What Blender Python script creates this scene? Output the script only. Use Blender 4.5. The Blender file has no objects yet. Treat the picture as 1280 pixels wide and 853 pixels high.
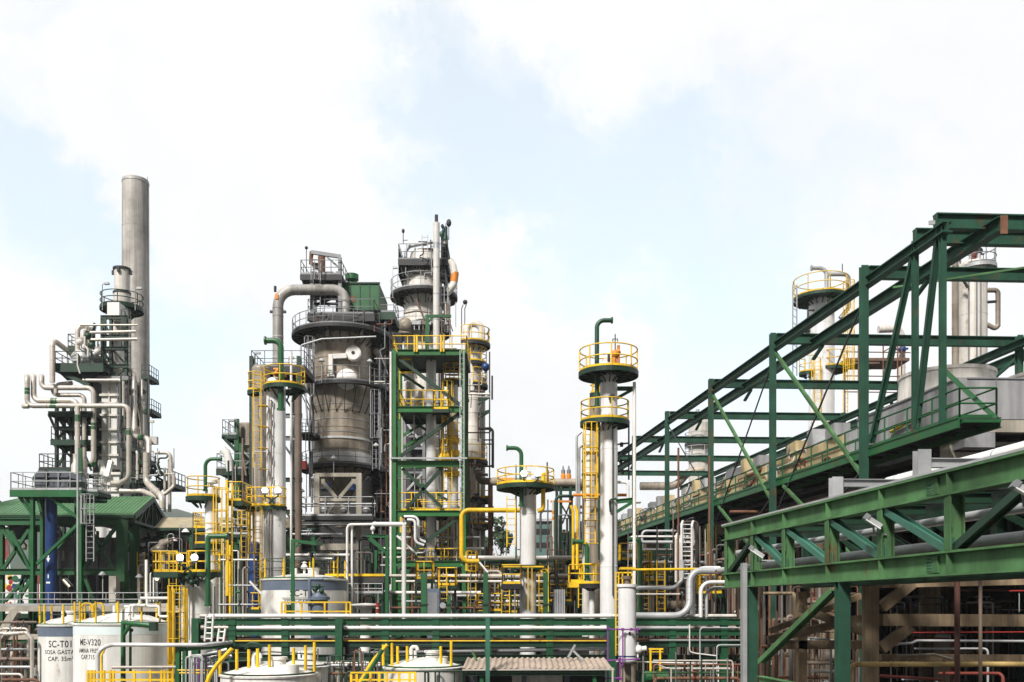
import bpy, math, random
from mathutils import Vector as V
PI = math.pi
rng = random.Random(7)
F, CX, HY, H = 1150.0, 640.0, 758.0, 10.0       # focal length in photo pixels, principal column, horizon row, eye height
sc = bpy.context.scene
COL = sc.collection
def P(px, py, Y): return V(((px-CX)/F*Y, Y, H-(py-HY)/F*Y))
def XX(px, Y): return (px-CX)/F*Y
def ZZ(py, Y): return H-(py-HY)/F*Y
def S(Y): return Y/F
UP = V((0, 0, 1))

class MB:
    def __init__(s): s.v = []; s.f = []; s.sm = []
    def add(s, vs, fs, smooth=False):
        o = len(s.v); s.v += [V(v) for v in vs]
        for f in fs:
            s.f.append([i+o for i in f]); s.sm.append(smooth)
        return s
    def box(s, a, b):
        x0, y0, z0 = a; x1, y1, z1 = b
        if x0 > x1: x0, x1 = x1, x0
        if y0 > y1: y0, y1 = y1, y0
        if z0 > z1: z0, z1 = z1, z0
        return s.add([(x0,y0,z0),(x1,y0,z0),(x1,y1,z0),(x0,y1,z0),(x0,y0,z1),(x1,y0,z1),(x1,y1,z1),(x0,y1,z1)],
              [(0,3,2,1),(4,5,6,7),(0,1,5,4),(1,2,6,5),(2,3,7,6),(3,0,4,7)])
    def cbox(s, c, sx, sy, sz):
        return s.box((c[0]-sx/2, c[1]-sy/2, c[2]-sz/2), (c[0]+sx/2, c[1]+sy/2, c[2]+sz/2))
    def frame(s, p0, p1, up=None):
        d = (V(p1)-V(p0)).normalized()
        u = V(up) if up is not None else (UP if abs(d.z) < .93 else V((0, 1, 0)))
        side = d.cross(u).normalized(); upv = side.cross(d)
        return d, side, upv
    def extr(s, p0, p1, poly, up=None, smooth=False):
        p0 = V(p0); p1 = V(p1); d, a, b = s.frame(p0, p1, up); n = len(poly)
        vs = [p0+a*x+b*y for x, y in poly]+[p1+a*x+b*y for x, y in poly]
        fs = [(i, (i+1) % n, n+(i+1) % n, n+i) for i in range(n)]
        return s.add(vs, fs+[tuple(range(n))[::-1], tuple(range(n, 2*n))], smooth)
    def bar(s, p0, p1, w, h=None, up=None):
        h = h or w; x, y = w/2, h/2
        return s.extr(p0, p1, [(-x,-y),(x,-y),(x,y),(-x,y)], up)
    def ibeam(s, p0, p1, d, b, up=None, t=None):
        t = t or max(.02, d*.08); w = t*.8; x, y = b/2, d/2
        return s.extr(p0, p1, [(-x,-y),(x,-y),(x,-y+t),(w,-y+t),(w,y-t),(x,y-t),(x,y),(-x,y),(-x,y-t),(-w,y-t),(-w,-y+t),(-x,-y+t)], up)
    def fillet(s, pts, bend, n=5):
        pts = [V(p) for p in pts]
        if not bend or len(pts) < 3: return pts
        out = [pts[0]]
        for i in range(1, len(pts)-1):
            a, b, c = pts[i-1], pts[i], pts[i+1]
            u = a-b; w = c-b; lu, lw = u.length, w.length
            if lu < 1e-6 or lw < 1e-6: continue
            u /= lu; w /= lw
            ang = u.angle(w, PI)
            if ang > PI-.05: out.append(b); continue
            t = min(bend/math.tan(ang/2), lu*.49, lw*.49); r = t*math.tan(ang/2)
            cen = b+(u+w).normalized()*(r/math.sin(ang/2))
            A = b+u*t-cen; B = b+w*t-cen; th = A.angle(B, 0)
            for k in range(n+1):
                f = k/n
                out.append(cen+(A*math.sin((1-f)*th)+B*math.sin(f*th))/max(1e-6, math.sin(th)))
        out.append(pts[-1]); return out
    def tube(s, pts, r, seg=10, bend=None, cap=True, closed=False, n=5):
        pts = s.fillet(pts, bend, n) if bend else [V(p) for p in pts]
        q = [pts[0]]
        for p in pts[1:]:
            if (p-q[-1]).length > 1e-4: q.append(p)
        pts = q; N = len(pts)
        if N < 2: return s
        rings = []; t0 = (pts[1]-pts[0]).normalized()
        nrm = t0.cross(UP if abs(t0.z) < .9 else V((1, 0, 0))).normalized()
        rr = r if isinstance(r, (list, tuple)) else [r]*N
        for i in range(N):
            if closed: t = (pts[(i+1) % N]-pts[i-1]).normalized()
            elif i == 0: t = t0
            elif i == N-1: t = (pts[-1]-pts[-2]).normalized()
            else: t = ((pts[i+1]-pts[i]).normalized()+(pts[i]-pts[i-1]).normalized()).normalized()
            nrm = (nrm-t*nrm.dot(t)).normalized(); b = t.cross(nrm)
            rings.append([pts[i]+(nrm*math.cos(2*PI*k/seg)+b*math.sin(2*PI*k/seg))*rr[i] for k in range(seg)])
        vs = [p for R in rings for p in R]; fs = []
        for i in range(N if closed else N-1):
            j = (i+1) % N
            for k in range(seg):
                l = (k+1) % seg
                fs.append((i*seg+k, i*seg+l, j*seg+l, j*seg+k))
        s.add(vs, fs, seg > 4)
        if cap and not closed:
            s.add(rings[0], [tuple(range(seg))[::-1]]); s.add(rings[-1], [tuple(range(seg))])
        return s
    def lathe(s, prof, c, seg=28, smooth=False, a0=0, a1=360):
        # prof: (radius, z) pairs; each straight run keeps its own rings so that corners stay crisp
        cx, cy = c[0], c[1]; full = abs(a1-a0) >= 359.9; m = seg if full else seg+1
        A = [math.radians(a0+(a1-a0)*k/seg) for k in range(m)]
        def ring(r, z): return [(cx+r*math.cos(a), cy+r*math.sin(a), z) for a in A]
        if smooth:
            vs = [p for r, z in prof for p in ring(max(r, .001), z)]; fs = []
            for i in range(len(prof)-1):
                for k in range(seg):
                    l = (k+1) % m
                    fs.append((i*m+k, i*m+l, (i+1)*m+l, (i+1)*m+k))
            return s.add(vs, fs, True)
        for i in range(len(prof)-1):
            (r0, z0), (r1, z1) = prof[i], prof[i+1]
            vs = ring(max(r0, .001), z0)+ring(max(r1, .001), z1)
            s.add(vs, [(k, (k+1) % m, m+(k+1) % m, m+k) for k in range(seg)], abs(z1-z0) > 1e-5)
        return s
    def cyl(s, p0, p1, r, seg=20): return s.tube([p0, p1], r, seg)
    def arcslab(s, c, z0, z1, r0, r1, a0=0, a1=360, seg=32):
        cx, cy = c; full = abs(a1-a0) >= 359.9; m = seg if full else seg+1; vs = []
        for k in range(m):
            a = math.radians(a0+(a1-a0)*k/seg); ca, sa = math.cos(a), math.sin(a)
            vs += [(cx+r0*ca, cy+r0*sa, z0), (cx+r1*ca, cy+r1*sa, z0), (cx+r1*ca, cy+r1*sa, z1), (cx+r0*ca, cy+r0*sa, z1)]
        fs = []
        for k in range(seg):
            i, j = 4*k, 4*((k+1) % m)
            fs += [(i, j, j+1, i+1), (i+1, j+1, j+2, i+2), (i+2, j+2, j+3, i+3), (i+3, j+3, j, i)]
        if not full: fs += [(0,1,2,3), tuple(4*seg+q for q in (3,2,1,0))]
        return s.add(vs, fs)
    def sphere(s, c, r, seg=14, n=8, sz=1.0):
        return s.lathe([(r*math.sin(PI*i/n), c[2]-r*sz*math.cos(PI*i/n)) for i in range(n+1)], c, seg, True)
    def slab(s, poly, z0, z1):
        n = len(poly)
        return s.add([(x, y, z0) for x, y in poly]+[(x, y, z1) for x, y in poly],
              [tuple(range(n))[::-1], tuple(range(n, 2*n))]+[(i, (i+1) % n, n+(i+1) % n, n+i) for i in range(n)])
    def build(s, name, mat, parent=None):
        me = bpy.data.meshes.new(name)
        L = ORG.get(parent.name, V((0, 0, 0))) if parent else V((0, 0, 0))
        me.from_pydata([v-L for v in s.v], [], s.f)
        me.polygons.foreach_set('use_smooth', s.sm); me.update()
        if mat: me.materials.append(mat)
        o = bpy.data.objects.new(name, me); COL.objects.link(o)
        if parent: o.parent = parent; ORG[o.name] = L
        return o
ORG = {}
LAND = []        # landmarks for labels: (photo column, photo row, words)
def pix(p): return CX+F*p[0]/p[1], HY-F*(p[2]-H)/p[1]
def tag(o, label, cat, group=None):
    o['label'] = label; o['category'] = cat
    if group: o['group'] = group
    return o
def thing(name, label, cat, loc, group=None):
    o = bpy.data.objects.new(name, None); COL.objects.link(o); o.empty_display_size = .3
    o.location = V(loc); ORG[o.name] = V(loc)
    return tag(o, label, cat, group)
def struct(o): o['kind'] = 'structure'; return o
def part(name, mat, parent): return _Q(name, mat, parent)
class _Q(MB):                                      # with part(...) as m: ...  builds the mesh on leaving
    def __init__(s, name, mat, parent): super().__init__(); s.a = (name, mat, parent); s.o = None
    def __enter__(s): return s
    def __exit__(s, *e):
        if e[0] is None and s.v: s.o = s.build(*s.a)
def copy_tree(o, parent=None):
    c = o.copy(); COL.objects.link(c); c.parent = parent
    for ch in list(o.children): copy_tree(ch, c)
    return c

# ---------------------------------------------------------------- materials
def pmat(name, col, rough=.6, metal=0., var=.3, scale=.8, streak=0., rust=0., rustcol=(.12,.045,.018), bump=0., spec=.5, seams=None):
    m = bpy.data.materials.new(name); m.use_nodes = True; nt = m.node_tree; N = nt.nodes; L = nt.links
    b = N['Principled BSDF']; b.inputs['Roughness'].default_value = rough; b.inputs['Metallic'].default_value = metal
    b.inputs['Specular IOR Level'].default_value = spec
    g = N.new('ShaderNodeNewGeometry')
    def noise(sx, sz, detail=6):
        mp = N.new('ShaderNodeMapping'); mp.inputs['Scale'].default_value = (sx, sx, sz); L.new(g.outputs['Position'], mp.inputs['Vector'])
        n = N.new('ShaderNodeTexNoise'); n.inputs['Detail'].default_value = detail; n.inputs['Roughness'].default_value = .65
        n.inputs['Scale'].default_value = 1; L.new(mp.outputs[0], n.inputs['Vector']); return n
    def ramp(src, a, bb, lo, hi):
        r = N.new('ShaderNodeMapRange'); r.inputs[1].default_value = a; r.inputs[2].default_value = bb
        r.inputs[3].default_value = lo; r.inputs[4].default_value = hi; L.new(src, r.inputs[0]); return r.outputs[0]
    n1 = noise(scale, scale); oi = N.new('ShaderNodeObjectInfo')
    k = ramp(n1.outputs[0], .3, .7, 1-var, 1+var*.35)
    o = ramp(oi.outputs['Random'], 0, 1, .86, 1.1)
    mu = N.new('ShaderNodeMath'); mu.operation = 'MULTIPLY'; L.new(k, mu.inputs[0]); L.new(o, mu.inputs[1]); val = mu.outputs[0]
    if streak:
        n2 = noise(scale*3.2, scale*.12); k2 = ramp(n2.outputs[0], .38, .66, 1-streak, 1.06)
        m2 = N.new('ShaderNodeMath'); m2.operation = 'MULTIPLY'; L.new(val, m2.inputs[0]); L.new(k2, m2.inputs[1]); val = m2.outputs[0]
    vm = N.new('ShaderNodeVectorMath'); vm.operation = 'SCALE'; vm.inputs[0].default_value = col; L.new(val, vm.inputs['Scale'])
    out = vm.outputs[0]
    if rust:
        n3 = noise(scale*2.1, scale*.9, 9); f = ramp(n3.outputs[0], .64-rust*.28, .74-rust*.2, 0, 1)
        mx = N.new('ShaderNodeMix'); mx.data_type = 'RGBA'; mx.inputs['B'].default_value = (*rustcol, 1)
        L.new(f, mx.inputs['Factor']); L.new(out, mx.inputs['A']); out = mx.outputs['Result']
        rr = ramp(f, 0, 1, rough, .9); L.new(rr, b.inputs['Roughness'])
        if metal: L.new(ramp(f, 0, 1, metal, 0), b.inputs['Metallic'])
    L.new(out, b.inputs['Base Color'])
    if bump:
        bp = N.new('ShaderNodeBump'); bp.inputs['Strength'].default_value = bump; bp.inputs['Distance'].default_value = .05
        nb = noise(6, 6); L.new(nb.outputs[0], bp.inputs['Height']); L.new(bp.outputs[0], b.inputs['Normal'])
    return m
def emat(name, col, st):
    m = bpy.data.materials.new(name); m.use_nodes = True; b = m.node_tree.nodes['Principled BSDF']
    b.inputs['Base Color'].default_value = (*col, 1); b.inputs['Emission Color'].default_value = (*col, 1); b.inputs['Emission Strength'].default_value = st
    return m
M = dict(
  green=pmat('green_paint', (.015,.112,.034), .42, var=.35, rust=.06),
  rgreen=pmat('rack_green_paint', (.011,.082,.034), .45, var=.35, rust=.08),
  fgreen=pmat('bright_green_paint', (.024,.145,.036), .42, var=.3, rust=.06),
  dpipe=pmat('dirty_shaded_grey_pipe', (.16,.155,.145), .6, .1, var=.5, rust=.25),  # dirt, plus extra darkening that stands in for shade among the pipework
  dwarm=pmat('dirty_shaded_brown_pipe', (.085,.055,.038), .8, var=.5, rust=.3),  # dirty brown, also darkened to deepen the shadows between columns
  dgal=pmat('dull_jacket', (.30,.30,.29), .5, .3, var=.4, streak=.3),  # jacket grey lowered the same way, shade put into the colour
  dgreen=pmat('dark_green_paint', (.0055,.036,.017), .5, var=.35, rust=.08),  # green lowered further so deck undersides look shaded, nearly black
  sgreen=pmat('shed_green_paint', (.018,.110,.036), .5, var=.3, streak=.2),
  roofgreen=pmat('green_roof_sheet', (.085,.215,.09), .55, var=.22, streak=.2),
  tgreen=pmat('faded_green_paint', (.088,.205,.082), .75, var=.5, scale=.6, rust=.16, spec=.25, streak=.25),
  cgreen=pmat('crane_green_paint', (.020,.084,.050), .65, var=.45, rust=.14, streak=.2, spec=.3),
  teal=pmat('teal_green_paint', (.045,.165,.115), .5, var=.35, rust=.08),
  yellow=pmat('yellow_paint', (.86,.54,.008), .55, var=.42, scale=1.2, rust=.10),
  alu=pmat('aluminium_jacket', (.82,.82,.82), .34, .22, var=.2, streak=.18),
  silver=pmat('silver_paint', (.86,.86,.86), .36, .15, var=.14, streak=.15, rust=.03),
  galv=pmat('galvanised_steel', (.44,.45,.46), .5, .25, var=.3),
  grey=pmat('grey_steel', (.23,.235,.25), .5, .2, var=.35, rust=.08),
  white=pmat('white_paint', (.80,.79,.76), .45, var=.10, streak=.10),
  cream=pmat('cream_insulated_pipe', (.61,.555,.49), .4, .2, var=.2, streak=.12, rust=.04),
  offwhite=pmat('weathered_white_jacket', (.78,.74,.68), .5, var=.22, streak=.30, rust=.10, rustcol=(.33,.24,.15)),
  pipewhite=pmat('white_pipe_paint', (.74,.72,.69), .45, var=.2, rust=.06),
  vessel=pmat('stained_vessel_jacket', (.47,.40,.315), .45, .1, var=.45, scale=.4, streak=.5, rust=.3, rustcol=(.17,.115,.065)),
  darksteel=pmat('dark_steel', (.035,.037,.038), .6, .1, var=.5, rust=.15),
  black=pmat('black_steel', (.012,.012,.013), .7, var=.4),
  rust=pmat('rusty_pipe', (.19,.085,.045), .75, var=.5, scale=2),
  redrust=pmat('red_primer', (.20,.035,.022), .6, var=.4, scale=2),
  brown=pmat('brown_pipe', (.20,.145,.11), .6, var=.4),
  concrete=pmat('stained_concrete', (.33,.29,.23), .9, var=.4, scale=.7, streak=.4, bump=.25),
  bentcon=pmat('brown_stained_concrete', (.32,.23,.14), .92, var=.5, scale=.9, streak=.5, bump=.3),
  sand=pmat('sand_panel', (.60,.47,.25), .6, var=.25, streak=.2),
  palecyan=pmat('pale_cyan_paint', (.68,.76,.76), .5, var=.1),
  mustard=pmat('mustard_pipe', (.52,.36,.13), .55, var=.4, rust=.12),
  redbrown=pmat('red_brown_pipe', (.125,.05,.034), .7, var=.4, scale=2, rust=.1),
  beigecon=pmat('pale_concrete', (.46,.42,.35), .9, var=.25, streak=.3, bump=.2),
  greycon=pmat('grey_concrete_panel', (.34,.34,.35), .85, var=.3, scale=.5, streak=.35, bump=.2),
  chim=pmat('chimney_concrete', (.56,.53,.49), .92, var=.4, scale=.45, streak=.45, rust=.16, rustcol=(.27,.25,.23), bump=.3),
  blue=pmat('blue_paint', (.012,.055,.22), .4, var=.35, streak=.2),
  bluegrey=pmat('blue_grey_paint', (.125,.16,.215), .45, var=.25),
  hexgrey=pmat('slate_grey_casing', (.10,.11,.135), .5, .1, var=.3),
  corr=pmat('corrugated_sheet', (.46,.37,.30), .8, var=.35, scale=1.2, streak=.2),
  beigeroof=pmat('beige_roof_sheet', (.36,.31,.21), .8, var=.3, scale=1),
  tankwhite=pmat('tank_white_paint', (.80,.785,.75), .55, var=.16, scale=.6, streak=.26, rust=.09, rustcol=(.36,.27,.18)),
  ltvessel=pmat('light_weathered_jacket', (.52,.50,.47), .5, .1, var=.35, scale=.5, streak=.4, rust=.14, rustcol=(.26,.18,.11)),
  text=pmat('black_lettering', (.02,.02,.022), .7, var=.6, scale=5),
  marks=pmat('white_marking', (.8,.8,.8), .6, var=.1),
  purple=pmat('purple_scaffold_paint', (.24,.045,.30), .5, var=.3),
  orange=pmat('orange_paint', (.72,.24,.015), .5, var=.35),
  red=pmat('red_paint', (.30,.022,.018), .5, var=.3),
  plank=pmat('scaffold_plank', (.17,.105,.075), .9, var=.4),
  asphalt=pmat('yard_paving', (.055,.052,.048), .95, var=.45, scale=.25, bump=.3),
  hill=pmat('hill_woodland', (.035,.060,.034), 1, var=.5, scale=.02),
  bark=pmat('bark', (.07,.05,.035), .95, var=.4),
  leaf=pmat('foliage', (.045,.085,.03), .8, var=.5, scale=.6),
  cyan=pmat('pale_teal_cladding', (.10,.19,.18), .6, var=.25),
  lamp=emat('lit_lamp', (1,.97,.88), 5), warm=emat('warm_lamp', (1,.85,.5), 2.2),
)

# ---------------------------------------------------------------- kit of parts
def rail_path(m, pts, h=1.05, r=.03, step=1.5, closed=False, mids=1, toe=True):
    pts = [V(p) for p in pts]
    q = pts+[pts[0]] if closed else pts
    for k in range(1, mids+2):
        o = V((0, 0, h*k/(mids+1))); m.tube([p+o for p in (pts if closed else q)], r, 5, closed=closed)
    for i in range(len(q)-1):
        a, b = q[i], q[i+1]; n = max(1, round((b-a).length/step))
        for k in range(n):
            p = a+(b-a)*k/n; m.tube([p, p+V((0, 0, h))], r, 5)
        if toe: m.bar(a+V((0,0,.07)), b+V((0,0,.07)), .012, .13)
    if not closed: m.tube([q[-1], q[-1]+V((0, 0, h))], r, 5)
def ring_platform(root, c, z, r0, r1, a0=0, a1=360, dm='dgreen', rm='yellow', h=1.05, rr=.032, step=1.3, brackets=10, br=None, gap=None, thick=.10):
    with part('platform', M[dm], root) as m:
        m.arcslab(c, z-thick, z, r0, r1, a0, a1, 36)
        m.arcslab(c, z-.24, z-thick, r1-.05, r1-.004, a0, a1, 36)
        for k in range(brackets):
            a = math.radians(a0+(a1-a0)*(k+.5)/brackets); d = V((math.cos(a), math.sin(a), 0)); o = V((c[0], c[1], 0))
            L = br or (r1-r0)*.75
            m.bar(o+d*r0+V((0,0,z-thick-.06)), o+d*(r1-.06)+V((0,0,z-thick-.06)), .07, .1)
            m.bar(o+d*r0*.99+V((0,0,z-L-.05)), o+d*(r0+(r1-r0)*.72)+V((0,0,z-.15)), .06, .07)
    if not rm: return m.o
    with part('handrail', M[rm], m.o) as q:
        n = max(6, int(abs(a1-a0)/11)); full = abs(a1-a0) > 359
        A = [a0+(a1-a0)*k/n for k in range(n if full else n+1)]
        pts = [V((c[0]+(r1-.06)*math.cos(math.radians(a)), c[1]+(r1-.06)*math.sin(math.radians(a)), z)) for a in A]
        for k in (1, 2): q.tube([p+V((0,0,h*k/2)) for p in pts], rr, 5, closed=full)
        st = max(1, round(step/max(.05, (pts[1]-pts[0]).length)))
        for k in range(0, len(pts), st): q.tube([pts[k], pts[k]+V((0,0,h))], rr, 5)
        q.arcslab(c, z, z+.12, r1-.07, r1-.055, a0, a1, 36)
    return m.o
def deck(root, x0, x1, y0, y1, z, dm='dgreen', rm='yellow', sides='FLRB', h=1.05, rr=.032, step=1.4, th=.22, name='platform'):
    with part(name, M[dm], root) as m:
        m.box((x0,y0,z-.06), (x1,y1,z))
        for a, b in (((x0,y0),(x1,y0)), ((x0,y1),(x1,y1))): m.bar((a[0],a[1]+(.05 if a[1]==y0 else -.05),z-.06-th/2), (b[0],b[1]+(.05 if a[1]==y0 else -.05),z-.06-th/2), .1, th)
        n = max(2, round((x1-x0)/1.2))
        for k in range(n+1):
            x = x0+.05+(x1-x0-.1)*k/n; m.bar((x,y0+.1,z-.06-th*.4), (x,y1-.1,z-.06-th*.4), .07, th*.7)
    if rm:
        with part('handrail', M[rm], m.o) as q:
            e = .05; c = {'F': ((x0+e,y0+e),(x1-e,y0+e)), 'R': ((x1-e,y0+e),(x1-e,y1-e)), 'B': ((x1-e,y1-e),(x0+e,y1-e)), 'L': ((x0+e,y1-e),(x0+e,y0+e))}
            for s in sides:
                a, b = c[s]; rail_path(q, [(*a, z), (*b, z)], h, rr, step)
    return m.o
def ladder(root, x, y, z0, z1, face=-90, mat='yellow', cage=True, w=.45, r=.028):
    a = math.radians(face); d = V((math.cos(a), math.sin(a), 0)); t = V((-d.y, d.x, 0)); o = V((x, y, 0))
    with part('ladder', M[mat], root) as m:
        for s in (-1, 1): m.bar(o+t*w/2*s+V((0,0,z0)), o+t*w/2*s+V((0,0,z1)), .05, .065)
        n = int((z1-z0)/.32)
        for k in range(n): 
            z = z0+.16+k*(z1-z0)/n; m.tube([o-t*w/2+V((0,0,z)), o+t*w/2+V((0,0,z))], .017, 4)
    if cage and z1-z0 > 3:
        with part('cage', M[mat], m.o) as q:
            zc = z0+2.2; n = max(2, int((z1-zc)/1.15)); R = .36
            def arc(z): return [o+d*(.38+R*math.cos(b)*1.02)+t*R*math.sin(b)+V((0,0,z)) for b in [math.radians(-125+250*i/10) for i in range(11)]]
            for k in range(n+1): 
                A = arc(zc+(z1-zc)*k/n); q.tube([o-t*w/2+V((0,0,A[0].z))]+A+[o+t*w/2+V((0,0,A[0].z))], .024, 4)
            for i in (1, 3, 5, 7, 9): q.bar(arc(zc)[i], arc(z1)[i], .045, .02)
    return m.o
def gooseneck(root, x, y, z0, ztop, dx, r, bend, mat='green', name='vent_pipe', flange=True, drop=0):
    with part(name, M[mat], root) as m:
        pts = [(x,y,z0), (x,y,ztop), (x+dx,y,ztop)]
        if drop: pts.append((x+dx,y,ztop-drop))
        m.tube(pts, r, 12, bend, n=7)
        if flange:
            e = V(pts[-1]); b = V(pts[-2]); d = (e-b).normalized(); m.tube([e-d*.04, e+d*.05], r*1.45, 12)
            m.tube([(x,y,z0-.04),(x,y,z0+.05)], r*1.45, 12)
    return m.o
def column_shell(root, c, r, z0, z1, mat='silver', seams=1.6, dome=True, skirt=None, name='shell', seg=28, proud=.012, flat=False):
    with part(name, M[mat], root) as m:
        prof = [(r, z0)]; z = z0+seams
        while z < z1-.4: prof += [(r, z), (r+proud, z+.002), (r+proud, z+.06), (r, z+.062)]; z += seams
        prof += [(r, z1)]; m.lathe(prof, c, seg)
        if flat: m.lathe([(r+.08, z1-.08), (r+.08, z1+.06), (0, z1+.06)], c, seg); m.lathe([(r, z1-.08), (r+.08, z1-.08)], c, seg)
        elif dome: m.lathe([(r*math.cos(PI/2*i/6), z1+r*.5*math.sin(PI/2*i/6)) for i in range(7)], c, seg, True)
        else: m.lathe([(r, z1), (0, z1)], c, seg)
    if skirt: 
        with part('skirt', M['concrete'], root) as q: q.lathe([(r*1.12, 0), (r*1.12, skirt), (r, skirt+.1)], c, seg)
    return m.o
def ptube(root, pts, r, mat='cream', bend=None, name='pipe', seg=10, band=None, flanges=()):
    pts = [V(p) for p in pts]
    with part(name, M[mat], root) as m:
        m.tube(pts, r, seg, bend if bend is not None else r*2.6)
        if r > .085 and mat in ('cream','offwhite','alu','vessel','ltvessel','galv','pipewhite'):
            bb = bend if bend is not None else r*2.6
            for i in range(len(pts)-1):
                a, b = pts[i], pts[i+1]; L = (b-a).length; d = (b-a)/max(L, 1e-6); k = bb+.05 if L > 2.5*bb+.3 else None; n = int(L/1.9)
                for f in ([k, L-k] if k else [])+[L*(j+1)/(n+1) for j in range(min(n, 14))]: m.tube([a+d*(f-.022), a+d*(f+.022)], r*1.055, seg)
        for i in flanges:
            a, b = pts[i], pts[i+1]; d = (b-a).normalized(); p = (a+b)/2
            m.tube([p-d*.05, p+d*.05], r*1.5, seg)
    if band:
        for i, f, mt in band:
            a, b = pts[i], pts[i+1]; d = (b-a).normalized(); p = a+(b-a)*f
            with part('band', M[mt], m.o) as q: q.tube([p-d*r*1.3, p+d*r*1.3], r*1.04, seg)
    return m.o
def member(root, name, mat, p0, p1, d=.25, b=None, kind='I', up=None):
    with part(name, M[mat], root) as m:
        if kind == 'I': m.ibeam(p0, p1, d, b or d*.7, up)
        else: m.bar(p0, p1, d, b or d, up)
    return m.o
def pp(pts, Y=None):           # photo points (px, py[, Y]) -> world
    return [P(p[0], p[1], p[2] if len(p) > 2 else Y) for p in pts]
def handwheel(m, p, r=.16, axis='y'):
    n = 10; A = [(math.cos(2*PI*k/n)*r, math.sin(2*PI*k/n)*r) for k in range(n)]
    pts = [V(p)+(V((a, 0, b)) if axis == 'y' else V((a, b, 0))) for a, b in A]
    m.tube(pts, .022, 4, closed=True)
    m.tube([pts[0], pts[5]], .018, 4); m.tube([pts[2], pts[7]], .018, 4)
def letters(root, body, size, c, R, zc, ang0=-90, squeeze=1.0, mat='text'):
    """Raised lettering wrapped round an upright tank."""
    cu = bpy.data.curves.new('lettering', 'FONT'); cu.body = body; cu.size = size; cu.align_x = 'CENTER'; cu.extrude = 0; cu.offset = size*.012; cu.space_character = 1.08
    t = bpy.data.objects.new('lettering_source', cu); COL.objects.link(t)
    me = bpy.data.meshes.new_from_object(t.evaluated_get(bpy.context.evaluated_depsgraph_get()))
    bpy.data.objects.remove(t); bpy.data.curves.remove(cu)
    with part('lettering', M[mat], root) as m:
        vs = []
        for v in me.vertices:
            a = math.radians(ang0)+v.co.x*squeeze/R; vs.append((c[0]+(R+.006)*math.cos(a), c[1]+(R+.006)*math.sin(a), zc+v.co.y))
        m.add(vs, [tuple(p.vertices) for p in me.polygons])
    bpy.data.meshes.remove(me); return m.o
# ---------------------------------------------------------------- camera, sun, sky
cam = bpy.data.cameras.new('camera'); co = bpy.data.objects.new('camera', cam); COL.objects.link(co)
co.location = (0, 0, H); co.rotation_euler = (PI/2, 0, 0); cam.sensor_width = 36; cam.lens = 36*F/1280; cam.shift_y = (HY-426.5)/1280
cam.clip_start = .3; cam.clip_end = 6000; sc.camera = co
sun = bpy.data.lights.new('sun', 'SUN'); so = bpy.data.objects.new('sun', sun); COL.objects.link(so)
SUN_EL, SUN_AZ = math.radians(43), math.radians(-153)      # azimuth measured from +Y towards +X: behind the camera, to its left
sd = V((math.sin(SUN_AZ)*math.cos(SUN_EL), math.cos(SUN_AZ)*math.cos(SUN_EL), math.sin(SUN_EL)))
so.rotation_euler = sd.to_track_quat('Z', 'Y').to_euler(); sun.energy = 3.5; sun.angle = math.radians(9); sun.color = (1, .96, .9)
w = bpy.data.worlds.new('World'); sc.world = w; w.use_nodes = True
nt = w.node_tree; N = nt.nodes; Lk = nt.links
bg = N['Background']; bg.inputs['Strength'].default_value = .106
sky = N.new('ShaderNodeTexSky'); sky.sky_type = 'NISHITA'; sky.sun_disc = False; sky.sun_elevation = SUN_EL; sky.sun_rotation = SUN_AZ
sky.air_density = 1; sky.dust_density = 1.5; sky.ozone_density = 1
tc = N.new('ShaderNodeTexCoord')
def wm(op, a, b=None, c=None):
    n = N.new('ShaderNodeMath'); n.operation = op
    for i, x in enumerate((a, b, c)):
        if x is None: continue
        if isinstance(x, (int, float)): n.inputs[i].default_value = x
        else: Lk.new(x, n.inputs[i])
    return n.outputs[0]
def wv(op, a, b=None, scale=None):
    n = N.new('ShaderNodeVectorMath'); n.operation = op
    for i, x in enumerate((a, b)):
        if x is None: continue
        if isinstance(x, (tuple, V)): n.inputs[i].default_value = x
        else: Lk.new(x, n.inputs[i])
    if scale is not None: n.inputs['Scale'].default_value = scale
    return n.outputs['Value'] if op == 'DOT_PRODUCT' else n.outputs[0]
def wnoise(vec, s, detail, rough=.55):
    n = N.new('ShaderNodeTexNoise'); n.inputs['Scale'].default_value = s; n.inputs['Detail'].default_value = detail; n.inputs['Roughness'].default_value = rough
    Lk.new(vec, n.inputs['Vector']); return n
dirv = tc.outputs['Generated']
nz = wnoise(dirv, 5.5, 12, .66)
warp = wv('SCALE', wv('SUBTRACT', nz.outputs['Color'], (.5,.5,.5)), scale=.34)
wd = wv('NORMALIZE', wv('ADD', dirv, warp))
# openings in the overcast: bearing of each one in the sky, its angular radius and depth (negative = a bright cumulus)
HOLES = [(20,15,110,.45),(40,330,130,.75),(10,240,90,.5),(120,290,70,.45),(230,440,110,.5),(470,200,120,.55),(590,180,170,.4),(700,290,140,.5),
         (850,290,150,.45),(900,130,220,.15),(960,360,130,.45),(560,80,150,.25),(850,480,90,.6),(300,480,90,.45),(640,470,50,.3),(1060,230,150,.25),
         (250,200,170,-.7),(420,270,90,-.6),(120,130,120,-.4),(610,370,60,-1.2),(690,500,110,-1.2),(890,310,50,-.35),(1180,120,260,-.3),(640,30,260,-.25),(1000,420,160,-.2),(30,440,80,-.5)]
acc = None
for px, py, r, s in HOLES:
    d = V(((px-CX)/F, 1, (HY-py)/F)).normalized(); rad = r/F
    g = wm('MULTIPLY', wm('EXPONENT', wm('MULTIPLY', wm('SUBTRACT', wv('DOT_PRODUCT', wd, d), 1.0), 2/rad**2)), s)
    acc = g if acc is None else wm('ADD', acc, g)
n2 = wnoise(wd, 9, 12, .66)
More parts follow.
